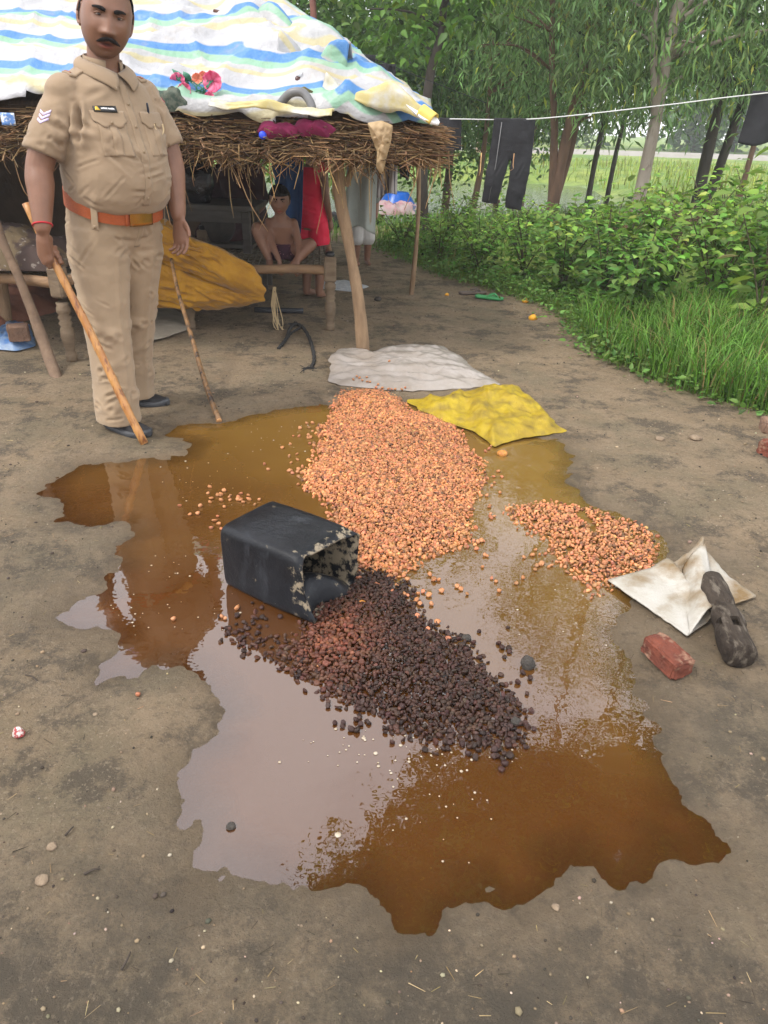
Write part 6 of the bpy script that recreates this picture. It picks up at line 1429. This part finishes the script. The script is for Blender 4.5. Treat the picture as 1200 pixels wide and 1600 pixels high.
for px, py, r_, lb in ((67, 1382, .013, 'round clod of earth at the lower left'), (82, 1328, .010, 'small clod above the round clod at lower left'), (150, 1122, .006, 'dark pebble on the earth left of the puddle'), (1030, 690, .022, 'flat clod on the wet earth below the grass'), (1085, 690, .03, 'flat trodden clod on the path at right'), (885, 640, .010, 'pebble on the path by the yellow sack'), (868, 1420, .008, 'tiny orange pebble below the puddle')):
    lump('clod', lb, 'clod', px, py, r_, m_stone, px * .07, .45)
# grit, chaff and straw bits: too many to count
n = 9000
x = rng.uniform(-2.6, 2.4, n); y = .65 + (7.2 - .65) * rng.random(n) ** 1.5; P = np.stack([x, y], 1)
z, sd, gr, _ = ground_h(x, y); k = (sd < -.03) & (gr < .4); P, z = P[k], z[k]; n = len(P)
s_ = rng.gamma(1.6, .0012, n) + .0008
gv, gf = ball((0, 0, 0), (1, .8, .55), 5, 4); GT = np.array([t for q in gf for t in ([(q[0], q[1], q[2]), (q[0], q[2], q[3])] if len(q) == 4 else [q])])
ang = rng.uniform(0, 6.3, n); A = np.zeros((n, 3, 3)); A[:, 0, 0] = np.cos(ang); A[:, 0, 1] = -np.sin(ang); A[:, 1, 0] = np.sin(ang); A[:, 1, 1] = np.cos(ang); A[:, 2, 2] = 1
V, F = bulk(np.array(gv), GT, A * s_[:, None, None], np.c_[P, z + s_ * .25])
c = np.where(rng.random((n, 1)) < .22, vary(n, (.36, .29, .20), .2), np.where(rng.random((n, 1)) < .5, vary(n, (.055, .042, .030), .3), vary(n, (.20, .14, .085), .25)))
m_vcol = M('loose_grit', (1, 1, 1), (.8, .8, .8), rough=.9, scale=90, attr=True)
tag(mk('grit', (V, F), m_vcol, cols=np.repeat(c, len(gv), 0)), 'loose grit and crumbs of soil strewn over the yard', 'grit', None, 'stuff')
n = 2600; x = rng.uniform(-2.6, 2.4, n); y = .65 + (7.0 - .65) * rng.random(n) ** 1.4; z, sd, gr, _ = ground_h(x, y); k = (sd < -.03) & (gr < .5); x, y, z = x[k], y[k], z[k]; n = len(x)
a_ = rng.uniform(0, 6.3, n); d = np.stack([np.cos(a_), np.sin(a_), rng.normal(0, .08, n)], 1); A = basis(d) * np.stack([rng.uniform(.006, .035, n), rng.uniform(.0006, .0014, n), rng.uniform(.0006, .0014, n)], 1)[:, None, :]
V, F = bulk(SV4, SF4, A, np.c_[x, y, z + .0025]); c = np.where(rng.random((n, 1)) < .5, vary(n, (.34, .25, .13), .3), vary(n, (.06, .045, .03), .3))
tag(mk('straw_litter', (V, F), m_straw, cols=np.repeat(c, 8, 0)), 'bits of straw and dry stalk strewn over the yard', 'straw', None, 'stuff')

# ================================================================== VEGETATION
m_leaf = M('leaf_green', (1, 1, 1), (.72, .80, .62), rough=.5, scale=5, attr=True, spec=.35, trans=.38)
m_euc = M('eucalyptus_leaf', (1, 1, 1), (.78, .84, .7), rough=.6, scale=3, attr=True, spec=.15, trans=.36)
m_grassb = M('grass_blade', (1, 1, 1), (.8, .85, .7), rough=.6, scale=9, attr=True, spec=.3, trans=.35)
m_stem = M('green_brown_stem', (.10, .085, .04), (.06, .05, .03), rough=.8, scale=12)
m_bark_p = M('pale_smooth_bark', (.36, .31, .26), (.24, .19, .155), rough=.85, scale=4, stretch=(2, 2, .6), bump=.5, bscale=14, c3=(.15, .11, .085), s3=7, lo3=.58, hi3=.68)
m_bark_b = M('brown_bark', (.20, .115, .075), (.12, .072, .05), rough=.9, scale=6, stretch=(2, 2, .5), bump=.7, bscale=18)
m_bark_d = M('dark_bark', (.045, .036, .030), (.075, .06, .048), rough=.9, scale=6, stretch=(2, 2, .5), bump=.7, bscale=18)
LQ = np.array([[0, 0, 0], [.42, -.5, .06], [1, 0, -.10], [.42, .5, .06]]); LQF = np.array([[0, 1, 2, 3]])
LB = np.array([[0, 0, 0], [.28, -.44, .05], [.70, -.30, .02], [1, 0, -.16], [.70, .30, .02], [.28, .44, .05], [.45, 0, -.06]])
LBF = np.array([[0, 1, 6], [1, 2, 6], [2, 3, 6], [3, 4, 6], [4, 5, 6], [5, 0, 6]])
def leaf_cloud(C, per, spread, L, W, droop, base, amt=.28, tpl='q', sunny=None):
    """leaves gathered round cluster centres C"""
    n = len(C) * per; ctr = np.repeat(C, per, 0)
    off = rng.normal(0, 1, (n, 3)) * np.asarray(spread)
    O = ctr + off
    d = rng.normal(0, 1, (n, 3)); d[:, 2] = d[:, 2] * .5 - droop
    A = basis(d, 1.2 if droop > .8 else .9); l = L * rng.uniform(.6, 1.35, n); w_ = W * rng.uniform(.7, 1.3, n)
    A = A * np.stack([l, w_, l], 1)[:, None, :]
    V, F = bulk(LQ if tpl == 'q' else LB, LQF if tpl == 'q' else LBF, A, O)
    cc = np.repeat(vary(len(C), base, .16, .06), per, 0) * (1 + rng.normal(0, amt, (n, 1)))
    y = rng.random(n) < .06; cc[y] = cc[y] * np.array([2.0, 1.5, .8])
    return V, F, np.repeat(np.clip(cc, .004, .7), 4 if tpl == 'q' else 7, 0)
def ell_pts(n, c, r, shell=.55):
    d = rng.normal(0, 1, (n, 3)); d /= np.linalg.norm(d, axis=1)[:, None]
    return np.asarray(c) + d * np.asarray(r) * (shell + (1 - shell) * rng.random((n, 1)) ** .6)
def tree(name, label, base, pts, r0, crowns, leaf, col, bark, group=None, stems=(), droop=1.0, per=55, spread=.24, nb=26, tpl='q', mat=None, fork=None):
    """pts: trunk line (relative to base); crowns: (centre, radii, clusters)"""
    bz = gz_at(base[0], base[1]) if abs(base[0]) < 30 and base[1] < 40 else 0
    root = thing(name, label, 'tree', (base[0], base[1], bz), 0, group)
    P = spline([(0, 0, -.1)] + list(pts), 26); R = np.linspace(r0, r0 * .25, 26); R[:3] *= (1.35, 1.2, 1.07)
    mk('trunk', tube(P, R, 12, rough=.15, seed=len(pts)), bark, root)
    lines = [(P, R)]
    for sp, sr in stems:
        Q = spline(list(sp), 20); RR = np.linspace(sr, sr * .3, 20); mk('trunk', tube(Q, RR, 10, rough=.15), bark, root); lines.append((Q, RR))
    C = np.concatenate([ell_pts(k, c, r) for c, r, k in crowns]); C = C[C[:, 2] > .25]
    gs = []
    for c in C[rng.permutation(len(C))[:nb]]:
        best = None
        for Q, RR in lines:
            s = np.linalg.norm(Q - c, axis=1) + np.where(Q[:, 2] > c[2] - .1, 1.5, 0); j = int(np.argmin(s))
            if best is None or s[j] < best[0]: best = (s[j], Q[j], RR[j])
        a = best[1]; m_ = (a + c) / 2 + np.array([0, 0, .12 * np.linalg.norm(c - a)]) + rng.normal(0, .06, 3)
        g = spline([a, m_, c], 9); gs.append(tube(g, np.linspace(min(best[2] * .5, .035), .006, 9), 5))
    for g in gs: mk('branch', g, bark, root)
    V, F, c = leaf_cloud(C, per, spread, leaf[0], leaf[1], droop, col, tpl=tpl)
    mk('crown', (V, F), mat or m_euc, root, smooth=False, cols=c)
    return root
EUC = (.215, .330, .130); EUC2 = (.180, .290, .105); GRN = (.190, .330, .065); DKG = (.135, .250, .060)
def base_at(px, py, Y): p = D(px, py, Y); return (p[0], Y)
# eucalyptus in view on the right
b = base_at(1000, 290, 11.0)
tree('eucalyptus_tree', 'tall eucalyptus with a thick pale trunk right of the black trousers', b, [(0, 0, 0), (.05, 0, 1.2), (.10, .1, 2.6), (.35, .1, 5), (.3, .2, 9), (.4, .2, 13)], .105, [((.2, .2, 3.0), (1.7, 1.2, 1.6), 140), ((.4, .2, 6), (1.7, 1.5, 2.0), 60), ((.3, 0, 11), (1.6, 1.6, 2.2), 60)], (.17, .030), EUC, m_bark_p, 'eucalyptus grove', stems=[([(.06, 0, 1.3), (-.15, .1, 2.4), (-.25, .2, 4)], .06)], droop=1.3)
b = base_at(868, 275, 12.0)
tree('eucalyptus_tree', 'eucalyptus with several brown stems directly behind the black trousers', b, [(0, 0, 0), (.10, 0, 1.2), (.30, .1, 2.4), (.55, .1, 4), (.6, .2, 7.2)], .11, [((.1, .1, 2.8), (1.8, 1.2, 1.4), 150), ((.3, .2, 5.6), (1.7, 1.4, 1.7), 60)], (.17, .030), EUC, m_bark_b, 'eucalyptus grove', stems=[([(0, 0, .2), (-.10, 0, 1.2), (-.28, .05, 2.3), (-.5, .1, 4.5)], .07), ([(.02, .05, .1), (.22, .1, 1.2), (.20, .1, 2.6), (.1, .1, 5)], .06)], droop=1.3)
b = base_at(1098, 278, 13.0)
tree('eucalyptus_tree', 'eucalyptus with two dark close-set trunks at the right', b, [(0, 0, 0), (.0, 0, 1.3), (.15, .1, 2.8), (.4, .1, 5.5), (.5, .2, 12)], .12, [((.2, .1, 3.2), (1.8, 1.2, 1.5), 120), ((.5, .2, 7.5), (1.8, 1.6, 2.8), 80)], (.17, .030), EUC2, m_bark_d, 'eucalyptus grove', stems=[([(.10, 0, 0), (.28, 0, 1.2), (.50, .1, 2.6), (.8, .1, 5)], .09)], droop=1.3)
b = base_at(735, 285, 15.0)
tree('eucalyptus_tree', 'thin crooked tree on the pond bank left of the black trousers', b, [(0, 0, 0), (.10, 0, .6), (.18, 0, 1.3), (.22, .1, 2.4), (.1, .1, 5)], .09, [((.2, .1, 3.3), (1.8, 1.2, 1.5), 130), ((.0, .2, 6.0), (1.6, 1.6, 1.7), 50)], (.18, .032), EUC2, m_bark_b, 'eucalyptus grove', droop=1.2)
for px, Y, h, lb, bk, cl in ((925, 16.0, 8, 'slim grey tree standing between the stems right of the trousers', m_bark_d, EUC), (955, 18.0, 8, 'slim leaning tree just left of the thick pale trunk', m_bark_d, EUC2), (1165, 15.5, 9, 'slim eucalyptus near the right edge of the view', m_bark_b, EUC), (820, 19.0, 7, 'slim tree behind the top of the black trousers', m_bark_b, EUC2), (1230, 12.0, 10, 'eucalyptus whose foliage fills the upper right corner', m_bark_p, EUC)):
    b = base_at(px, 265, Y)
    tree('slim_tree', lb, b, [(0, 0, 0), (.05, 0, 1.2), (.2, .1, 2.8), (.1, .1, h * .6), (.2, 0, h)], .07, [((.1, .1, 3.4), (1.6, 1.1, 1.6), 90), ((.1, .1, h * .75), (1.3, 1.2, h * .25), 40)], (.18, .032), cl, bk, 'eucalyptus grove', droop=1.2, per=48)
# broad-leaved trees behind the hut
b = base_at(668, 235, 10.0)
tree('broadleaf_tree', 'dark leaning tree with broad leaves behind the right end of the hut', b, [(0, 0, 0), (-.05, 0, .8), (-.02, 0, 1.7), (.10, 0, 2.3), (-.10, .1, 3.2), (-.2, .1, 4.6)], .085, [((-.1, .1, 2.75), (1.0, .8, .85), 70), ((-.3, .1, 4.2), (1.3, 1.1, 1.0), 50)], (.13, .075), (.13, .24, .045), m_bark_d, 'trees behind the hut', droop=.6, per=22, spread=.2, tpl='b', mat=m_leaf)
b = base_at(497, 210, 9.9)
tree('broadleaf_tree', 'tree with a bare reddish trunk rising behind the tarp', b, [(0, 0, 0), (.0, 0, 1.4), (-.03, 0, 2.2), (-.10, .1, 3.4), (-.1, .1, 5)], .07, [((-.1, .1, 4.6), (1.3, 1.1, 1.0), 60)], (.12, .06), GRN, M('red_brown_bark', (.24, .10, .07), (.15, .065, .05), rough=.85, scale=6, bump=.5, bscale=18), 'trees behind the hut', droop=.6, per=26, tpl='b', mat=m_leaf)
for x, y, h, cl, lb in ((-3.4, 15.5, 7.2, GRN, 'bushy bright green tree far left behind the roof'), (-1.7, 14.0, 6.2, (.14, .26, .05), 'dense green tree above the middle of the tarp'), (-.3, 16.5, 7.0, GRN, 'dense green tree right of the bare reddish trunk'), (1.1, 17.5, 6.6, DKG, 'dark green tree beyond the right end of the hut'), (-6.0, 17.0, 8, DKG, 'dark green tree behind the man in khaki'), (2.6, 20.5, 6.0, (.14, .24, .06), 'green tree on the far pond bank behind the trousers')):
    tree('bushy_tree', lb, (x, y), [(0, 0, 0), (.05, 0, 1.3), (.1, .1, 2.6), (-.1, .1, h * .7)], .12, [((0, 0, 2.6), (1.7, 1.3, 1.5), 100), ((0, 0, h * .68), (1.7, 1.4, h * .28), 80)], (.15, .085), cl, m_bark_b, 'trees behind the hut', droop=.5, per=42, spread=.30, nb=20, mat=m_leaf)
# big tree outside the right of the view whose branches reach over the yard; the puddle mirrors it
tree('overhanging_tree', 'big spreading tree beside the yard, mirrored in the puddle', (5.6, 7.0), [(0, 0, 0), (-.1, 0, 2), (-.4, -.1, 4.2), (-1.4, -.3, 5.8), (-2.8, -.5, 6.9), (-4.2, -.5, 7.4)], .24, [((-.8, -.5, 6.9), (1.5, 1.3, 1.8), 130), ((-2.5, -.5, 7.2), (1.4, 1.2, 1.9), 150), ((-4.1, -.5, 7.4), (1.3, 1.1, 1.7), 140), ((-5.5, -.5, 8.4), (.8, .8, .9), 60)], (.17, .075), DKG, m_bark_b, None, stems=[([(-.3, 0, 3.6), (-.5, -.8, 5.2), (-1.2, -1.1, 6.6), (-2.6, -1.0, 8.2)], .10)], droop=.6, per=70, spread=.26, nb=46, mat=m_leaf)
# far tree line
for k in range(34):
    x = -50 + k * 3.3 + random.uniform(-1.2, 1.2); y = random.uniform(54, 84); h = random.uniform(7.5, 12); s_ = h / 8
    root = thing('far_tree', 'round-crowned tree in the hazy line beyond the road', 'tree', (x, y, 0), 0, 'distant tree line')
    mk('trunk', tube([(0, 0, -.2), (.1, 0, h * .35), (0, 0, h * .6)], [.25, .2, .1], 7), m_bark_d, root)
    C = ell_pts(80, (0, 0, h * .44), (2.8 * s_, 2.2 * s_, h * .46), .4); V, F, c = leaf_cloud(C, 16, .5, .55, .4, .3, (.10, .165, .055), .3); mk('crown', (V, F), m_leaf, root, smooth=False, cols=c)

# shrubs along the path
shared_leaf = []
for k in range(6):
    V = LB * [.095, .095, .095] * [1, .82, 1]; V = V + np.array([0, 0, .004]) * k
    o = mk('leaf', (V, LBF), m_leaf, cols=np.tile(vary(1, (.16, .28, .05), .2, .08), (7, 1))); shared_leaf.append(o.data); bpy.data.objects.remove(o)
def shrub(label, x, y, h, r, n, leafL, col, own=26, group='shrubs along the path', name='leafy_shrub'):
    z0 = gz_at(x, y); root = thing(name, label, 'shrub', (x, y, z0), random.uniform(0, 6.3), group)
    tips = []
    for k in range(7):
        a = random.uniform(0, 6.3); q = random.uniform(.35, .95) * r; e = np.array([math.cos(a) * q, math.sin(a) * q, h * random.uniform(.65, 1.0)])
        P = spline([(random.uniform(-.04, .04), random.uniform(-.04, .04), -.03), e * [.35, .35, .5], e], 10); mk('stem', tube(P, np.linspace(.009, .003, 10), 5), m_stem, root); tips.append(P)
    m_ = n; idx = rng.integers(0, 7, m_); t = .18 + .82 * rng.random(m_) ** .7
    base = np.array([tips[i][min(int(tt * 9), 9)] for i, tt in zip(idx, t)]) + rng.normal(0, 1, (m_, 3)) * [r * .22, r * .22, h * .09]
    base[:, 2] = np.maximum(base[:, 2], .03)
    d = base * [1, 1, 0] + rng.normal(0, .35 * r + .08, (m_, 3)); d[:, 2] = rng.normal(-.05, .18, m_) * r; A = basis(d, .5); l = leafL * rng.uniform(.55, 1.25, m_) * (1.15 - .45 * t)
    A = A * np.stack([l, l * .78, l], 1)[:, None, :]
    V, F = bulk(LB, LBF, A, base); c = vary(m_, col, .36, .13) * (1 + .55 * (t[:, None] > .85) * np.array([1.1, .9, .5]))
    o = mk('foliage', (V, F), m_leaf, root, smooth=False, cols=np.repeat(np.clip(c, .004, .6), 7, 0)); o['kind'] = 'stuff'
    for k in range(own):      # the outermost leaves one can pick out
        i = random.randrange(7); P = tips[i]; p = P[random.choice((7, 8, 9, 9))] + rng.normal(0, .05, 3)
        o = bpy.data.objects.new('leaf', random.choice(shared_leaf)); COL.objects.link(o); o.parent = root; o.location = p
        a = math.atan2(p[1], p[0]) + random.gauss(0, .6); o.rotation_euler = (random.gauss(0, .3), random.gauss(.15, .3), a); s_ = leafL / .095 * random.uniform(.75, 1.15); o.scale = (s_, s_, s_)
BR = (.150, .270, .050); BR2 = (.120, .230, .050); BR3 = (.175, .300, .060)
sh = [(.10, 9.1, .42, .35, BR3, 'low bright shrub nearest the hanging cloths of the hut'), (.50, 8.3, .45, .38, BR, 'low shrub left of the black trousers, close to the path'), (.95, 8.5, .50, .42, BR2, 'shrub right behind the low shrub left of the trousers'), (.85, 7.6, .48, .36, BR3, 'shrub just left of the trouser legs at the path edge'), (1.25, 7.3, .58, .42, BR, 'shrub under the black trousers'), (1.75, 7.8, .68, .45, BR2, 'tall shrub behind the trouser legs'), (1.50, 6.75, .72, .40, BR3, 'shrub at the path edge right of the slippers'), (2.05, 7.0, .88, .46, BR, 'tall shrub right of the trousers, second row'), (1.72, 6.15, .78, .42, BR2, 'dark leafy shrub above the yellow fruit'), (2.25, 6.25, .92, .48, BR, 'largest leafy shrub in the middle of the hedge'), (1.78, 5.55, .66, .36, BR2, 'shrub in front of the largest one, by the grass'), (2.35, 5.55, .86, .46, BR3, 'bright shrub behind the tall grass'), (2.85, 6.6, .95, .5, BR, 'tall shrub at the right, third row'), (2.8, 5.8, .90, .46, BR2, 'dark shrub near the right edge behind the grass'), (3.3, 6.9, 1.0, .5, BR2, 'tall shrub by the dry brush pile'), (2.6, 7.9, .8, .5, BR, 'shrub in the back row before the pale trunk'), (1.5, 9.6, .62, .5, BR3, 'pale shrub in the back row near the pond'), (3.6, 8.2, .85, .5, BR, 'shrub at the far right of the back row'), (.75, 10.2, .5, .5, BR, 'farthest shrub of the left end by the pond')]
for x, y, h, r, c, lb in sh: shrub(lb, x, y, h, r, 520 if h > .75 else 420, .092 if h > .65 else .068, c, 24)
shrub('tall young shrub with big shiny leaves at the right edge of the view', 2.50, 5.05, 1.18, .34, 150, .13, BR3, 30, None, 'tall_shrub')
# creeping weeds along the edge of the path
n = 6500; t = rng.random(n) * (len(VEG[:8]) - 1.001); i = t.astype(int); f = (t - i)[:, None]; E_ = np.array(VEG[:8]); C = E_[i] * (1 - f) + E_[i + 1] * f
nrm = np.array([.80, .60]); C = C + nrm * np.abs(rng.normal(.10, .28, n))[:, None] + rng.normal(0, .11, (n, 2))
z = ground_h(C[:, 0], C[:, 1])[0] + np.abs(rng.normal(0, .05, n)) + .01; d = rng.normal(0, 1, (n, 3)); d[:, 2] = np.abs(d[:, 2]) * .4
l = rng.uniform(.02, .055, n); A = basis(d, .6) * np.stack([l, l * .7, l], 1)[:, None, :]; V, F = bulk(LB, LBF, A, np.c_[C, z])
tag(mk('weeds', (V, F), m_leaf, smooth=False, cols=np.repeat(vary(n, (.13, .24, .05), .3, .1), 7, 0)), 'low creeping weeds along the edge of the path', 'weeds', None, 'stuff')
# grass: bent three-part blades
GB = np.array([[0, -.5, 0], [0, .5, 0], [.10, -.42, .45], [.10, .42, .45], [.34, -.28, .80], [.34, .28, .80], [.72, 0, .92]]); GBF = np.array([[0, 1, 3, 2], [2, 3, 5, 4], [4, 5, 6, 6]])
def grass(name, label, P, h, w_, col, dry=.08):
    n = len(P); a = rng.uniform(0, 6.3, n); hh = h * rng.uniform(.45, 1.25, n); bend = rng.uniform(.3, 1.5, n); A = np.zeros((n, 3, 3)); ww = w_ * rng.uniform(.6, 1.4, n)
    A[:, 0, 0] = np.cos(a) * hh * bend; A[:, 1, 0] = np.sin(a) * hh * bend; A[:, 0, 1] = -np.sin(a) * ww; A[:, 1, 1] = np.cos(a) * ww; A[:, 2, 2] = hh
    z = ground_h(P[:, 0], P[:, 1])[0]
    TF = np.array([[0, 1, 3], [0, 3, 2], [2, 3, 5], [2, 5, 4], [4, 5, 6]])
    V, F = bulk(GB, TF, A, np.c_[P, z - .005]); c = vary(n, col, .25, .08); k = rng.random(n) < dry; c[k] = vary(int(k.sum()), (.26, .21, .08), .2)
    return tag(mk(name, (V, F), m_grassb, smooth=False, cols=np.repeat(c, 7, 0)), label, 'grass', None, 'stuff')
def in_poly(n, poly, clump=.0):
    Q = np.array(poly); o = []
    while sum(map(len, o)) < n:
        P = np.stack([rng.uniform(Q[:, 0].min(), Q[:, 0].max(), n), rng.uniform(Q[:, 1].min(), Q[:, 1].max(), n)], 1)
        k = poly_sd(P, poly) > 0
        if clump: k &= (fbm(np.c_[P * 2.6, np.zeros(n)], 3, 5) + clump * rng.normal(0, .4, n)) > -.15
        o.append(P[k])
    return np.concatenate(o)[:n]
TG = [(1.40, 5.6), (1.42, 4.75), (1.66, 4.2), (2.1, 3.72), (3.6, 3.0), (3.9, 5.2), (2.4, 5.5)]
grass('tall_grass', 'tall fresh grass at the right edge of the path', in_poly(12000, TG, .9), .27, .0075, (.140, .280, .045), .12)
grass('short_grass', 'short grass fringe along the bare path', (lambda C: C)(np.concatenate([E_[i] * (1 - f) + E_[i + 1] * f for i, f in [((rng.random(5200) * 6.99).astype(int), rng.random((5200, 1)))]]) + np.abs(rng.normal(0, .13, (5200, 1))) * nrm + rng.normal(0, .03, (5200, 2))), .085, .004, (.16, .27, .055), .15)
grass('bank_grass', 'grass between the shrubs and the pond', in_poly(9000, [(-.6, 9.4), (.6, 8.2), (4.6, 7.2), (6.5, 13), (3.4, 14.5), (.6, 12.4), (-2.5, 12.4), (-7, 12), (-7, 10.8), (-2, 10.6)]), .18, .010, (.15, .27, .05))
grass('field_grass', 'rough grass on the far bank and in the field', in_poly(9000, [(-12, 29.2), (-2, 29.6), (6.4, 28.3), (7, 22), (5, 17.5), (12, 12), (30, 20), (30, 35), (-20, 35)]), .34, .03, (.26, .33, .06))
# dry brush pile
p = D(1062, 312, 8.9); n = 900; o = ell_pts(n, (p[0], 8.9, .28), (.85, .45, .34), .2); d = rng.normal(0, 1, (n, 3)) * [1, 1, .45]; A = basis(d) * np.stack([rng.uniform(.15, .6, n), rng.uniform(.004, .009, n), rng.uniform(.004, .009, n)], 1)[:, None, :]; o[:, 2] = np.maximum(o[:, 2], .05)
V, F = bulk(SV4, SF4, A, o - (d / np.linalg.norm(d, axis=1)[:, None]) * .2); tag(mk('dry_brush_pile', (V, F), m_straw, cols=np.repeat(vary(n, (.16, .095, .060), .35, .06), 8, 0)), 'heap of dry brown brushwood behind the shrubs at right', 'brush pile')
# thin summer haze over the fields
hz = bpy.data.materials.new('haze_air'); hz.use_nodes = True; hz.node_tree.nodes.clear()
ho = hz.node_tree.nodes.new('ShaderNodeOutputMaterial'); hv = hz.node_tree.nodes.new('ShaderNodeVolumePrincipled'); hv.inputs['Color'].default_value = (.86, .90, .95, 1); hv.inputs['Density'].default_value = .0026; hv.inputs['Anisotropy'].default_value = .2
hz.node_tree.links.new(hv.outputs['Volume'], ho.inputs['Volume'])
ho_ = mk('haze', box((0, 55, 7.5), (306, 236, 19), None, .001), hz, smooth=False); ho_['kind'] = 'stuff'; ho_['label'] = 'thin pale haze in the air over the fields'; ho_['category'] = 'haze'
# small brick kiosk far across the field
p = D(765, 205, 44.0); kb = thing('brick_hut', 'tiny pinkish brick hut far across the field', 'building', (p[0], 44.0, 0)); mk('wall', box((0, 0, .75), (1.2, 1.2, 1.9), None, .02), M('pink_brick_wall', (.42, .26, .19), (.34, .20, .15), rough=.9, scale=3), kb, smooth=False); mk('roof', box((0, 0, 1.78), (1.5, 1.5, .14), None, .1), m_road, kb, smooth=False)

# ================================================================== CLOTHES LINES
m_line = M('white_nylon_line', (.62, .62, .60), rough=.6)
LP = spline([(.19, 6.55, 1.36), tuple(D(705, 186, 6.45)), tuple(D(800, 187, 6.35)), tuple(D(880, 182, 6.3)), tuple(D(1050, 163, 6.25)), tuple(D(1200, 145, 6.2)), (5.45, 6.85, 1.95)], 80)
tag(mk('clothes_line', tube(LP, .0045, 6), m_line), 'white clothes line strung from the hut to the right', 'clothes line')
def line_at(px):
    best = None
    for q in LP:
        v = Vector(q) - _C; x = v.dot(_r2) / v.dot(_f) * CAM_F + 600
        if best is None or abs(x - px) < best[0]: best = (abs(x - px), q)
    return best[1]
m_blackt = M('black_denim', (.014, .014, .016), (.024, .024, .027), rough=.85, scale=10, bump=.3, bscale=120)
c = line_at(806); tr = thing('black_trousers', 'pair of black trousers pegged by the waist on the clothes line', 'trousers', tuple(c)); H1 = c[2] - D(790, 318, c[1])[2]
lg1 = tube(spline([(-.075, 0, .0), (-.09, .0, -.25), (-.12, -.01, -.45), (-.135, .01, -H1)], 14), np.linspace(.088, .066, 14), 20, flat=.28, up=(0, 1, 0)); lg2 = tube(spline([(.075, 0, .0), (.085, .0, -.25), (.07, -.01, -.45), (.055, .01, -H1 - .04)], 14), np.linspace(.088, .068, 14), 20, flat=.28, up=(0, 1, 0))
wt = tube([(0, 0, .012), (0, 0, -.10), (0, 0, -.22), (0, 0, -.27)], [.160, .165, .15, .09], 24, flat=.15, up=(0, 1, 0))
V, F = remesh([lg1, lg2, wt], .007, 3); V = cloth_folds(V, F, [((-.05, -.03, -.25), (-.12, -.03, -.4), .01, .006), ((.1, -.03, -.3), (.05, -.03, -.4), .01, .006)], .007, 3, (7, 7, 16)); mk('cloth', (V, F), m_blackt, tr)
g = tube([(-.10, -.030, -.02), (-.115, -.030, -.3), (-.145, -.022, -H1 + .02)], .0035, 6); mk('side_seam', g, M('grey_thread', (.16, .16, .16), rough=.8), tr)
def pegged(name, label, px, w_, h_, mat, seed):
    c = line_at(px)
    def fn(u, v): 
        n_ = fbm(np.stack([u * 3, v * 2, u * 0 + seed], -1).reshape(-1, 3), 3, seed).reshape(u.shape); s = np.clip(v, 0, 1)
        return st(c[0] + (u - .5) * w_ * (1 + .12 * v), c[1] + .02 * n_ + .02 * np.sin(u * 7 + seed) * v, c[2] + .008 - h_ * v * (1 + .05 * np.sin(u * 5)))
    tag(mk(name, sheet(fn, 24, 20, .008), mat), label, 'cloth')
pegged('black_cloth', 'black cloth on the line beside the corner of the hut', 706, .17, .23, m_blackc, 3); pegged('grey_cloth', 'small dark grey cloth on the line touching the hut corner', 684, .09, .16, M('charcoal_cloth', (.05, .05, .055), rough=.9), 5); pegged('black_cloth', 'black cloth on the line cut by the right edge of the view', 1208, .26, .34, m_blackc, 8)
L2 = spline([(-1.2, 9.4, 2.2), (-.5, 9.3, 2.0), (.3, 9.2, 1.75), (.95, 9.1, 1.55)], 30); tag(mk('clothes_line', tube(L2, .004, 5), m_blackc), 'dark line sloping down behind the roof', 'clothes line')
for xx, ww, lb, sd_ in ((-.42, .28, 'black cloth hung on the dark line behind the tarp', 4), (-.12, .2, 'second black cloth lower on the dark line behind the tarp', 6)):
    j = int(np.argmin(np.abs(L2[:, 0] - xx))); q = L2[j]; hang('black_cloth', lb, q[0], q[1], q[2], ww, .24, m_blackc, sd_)
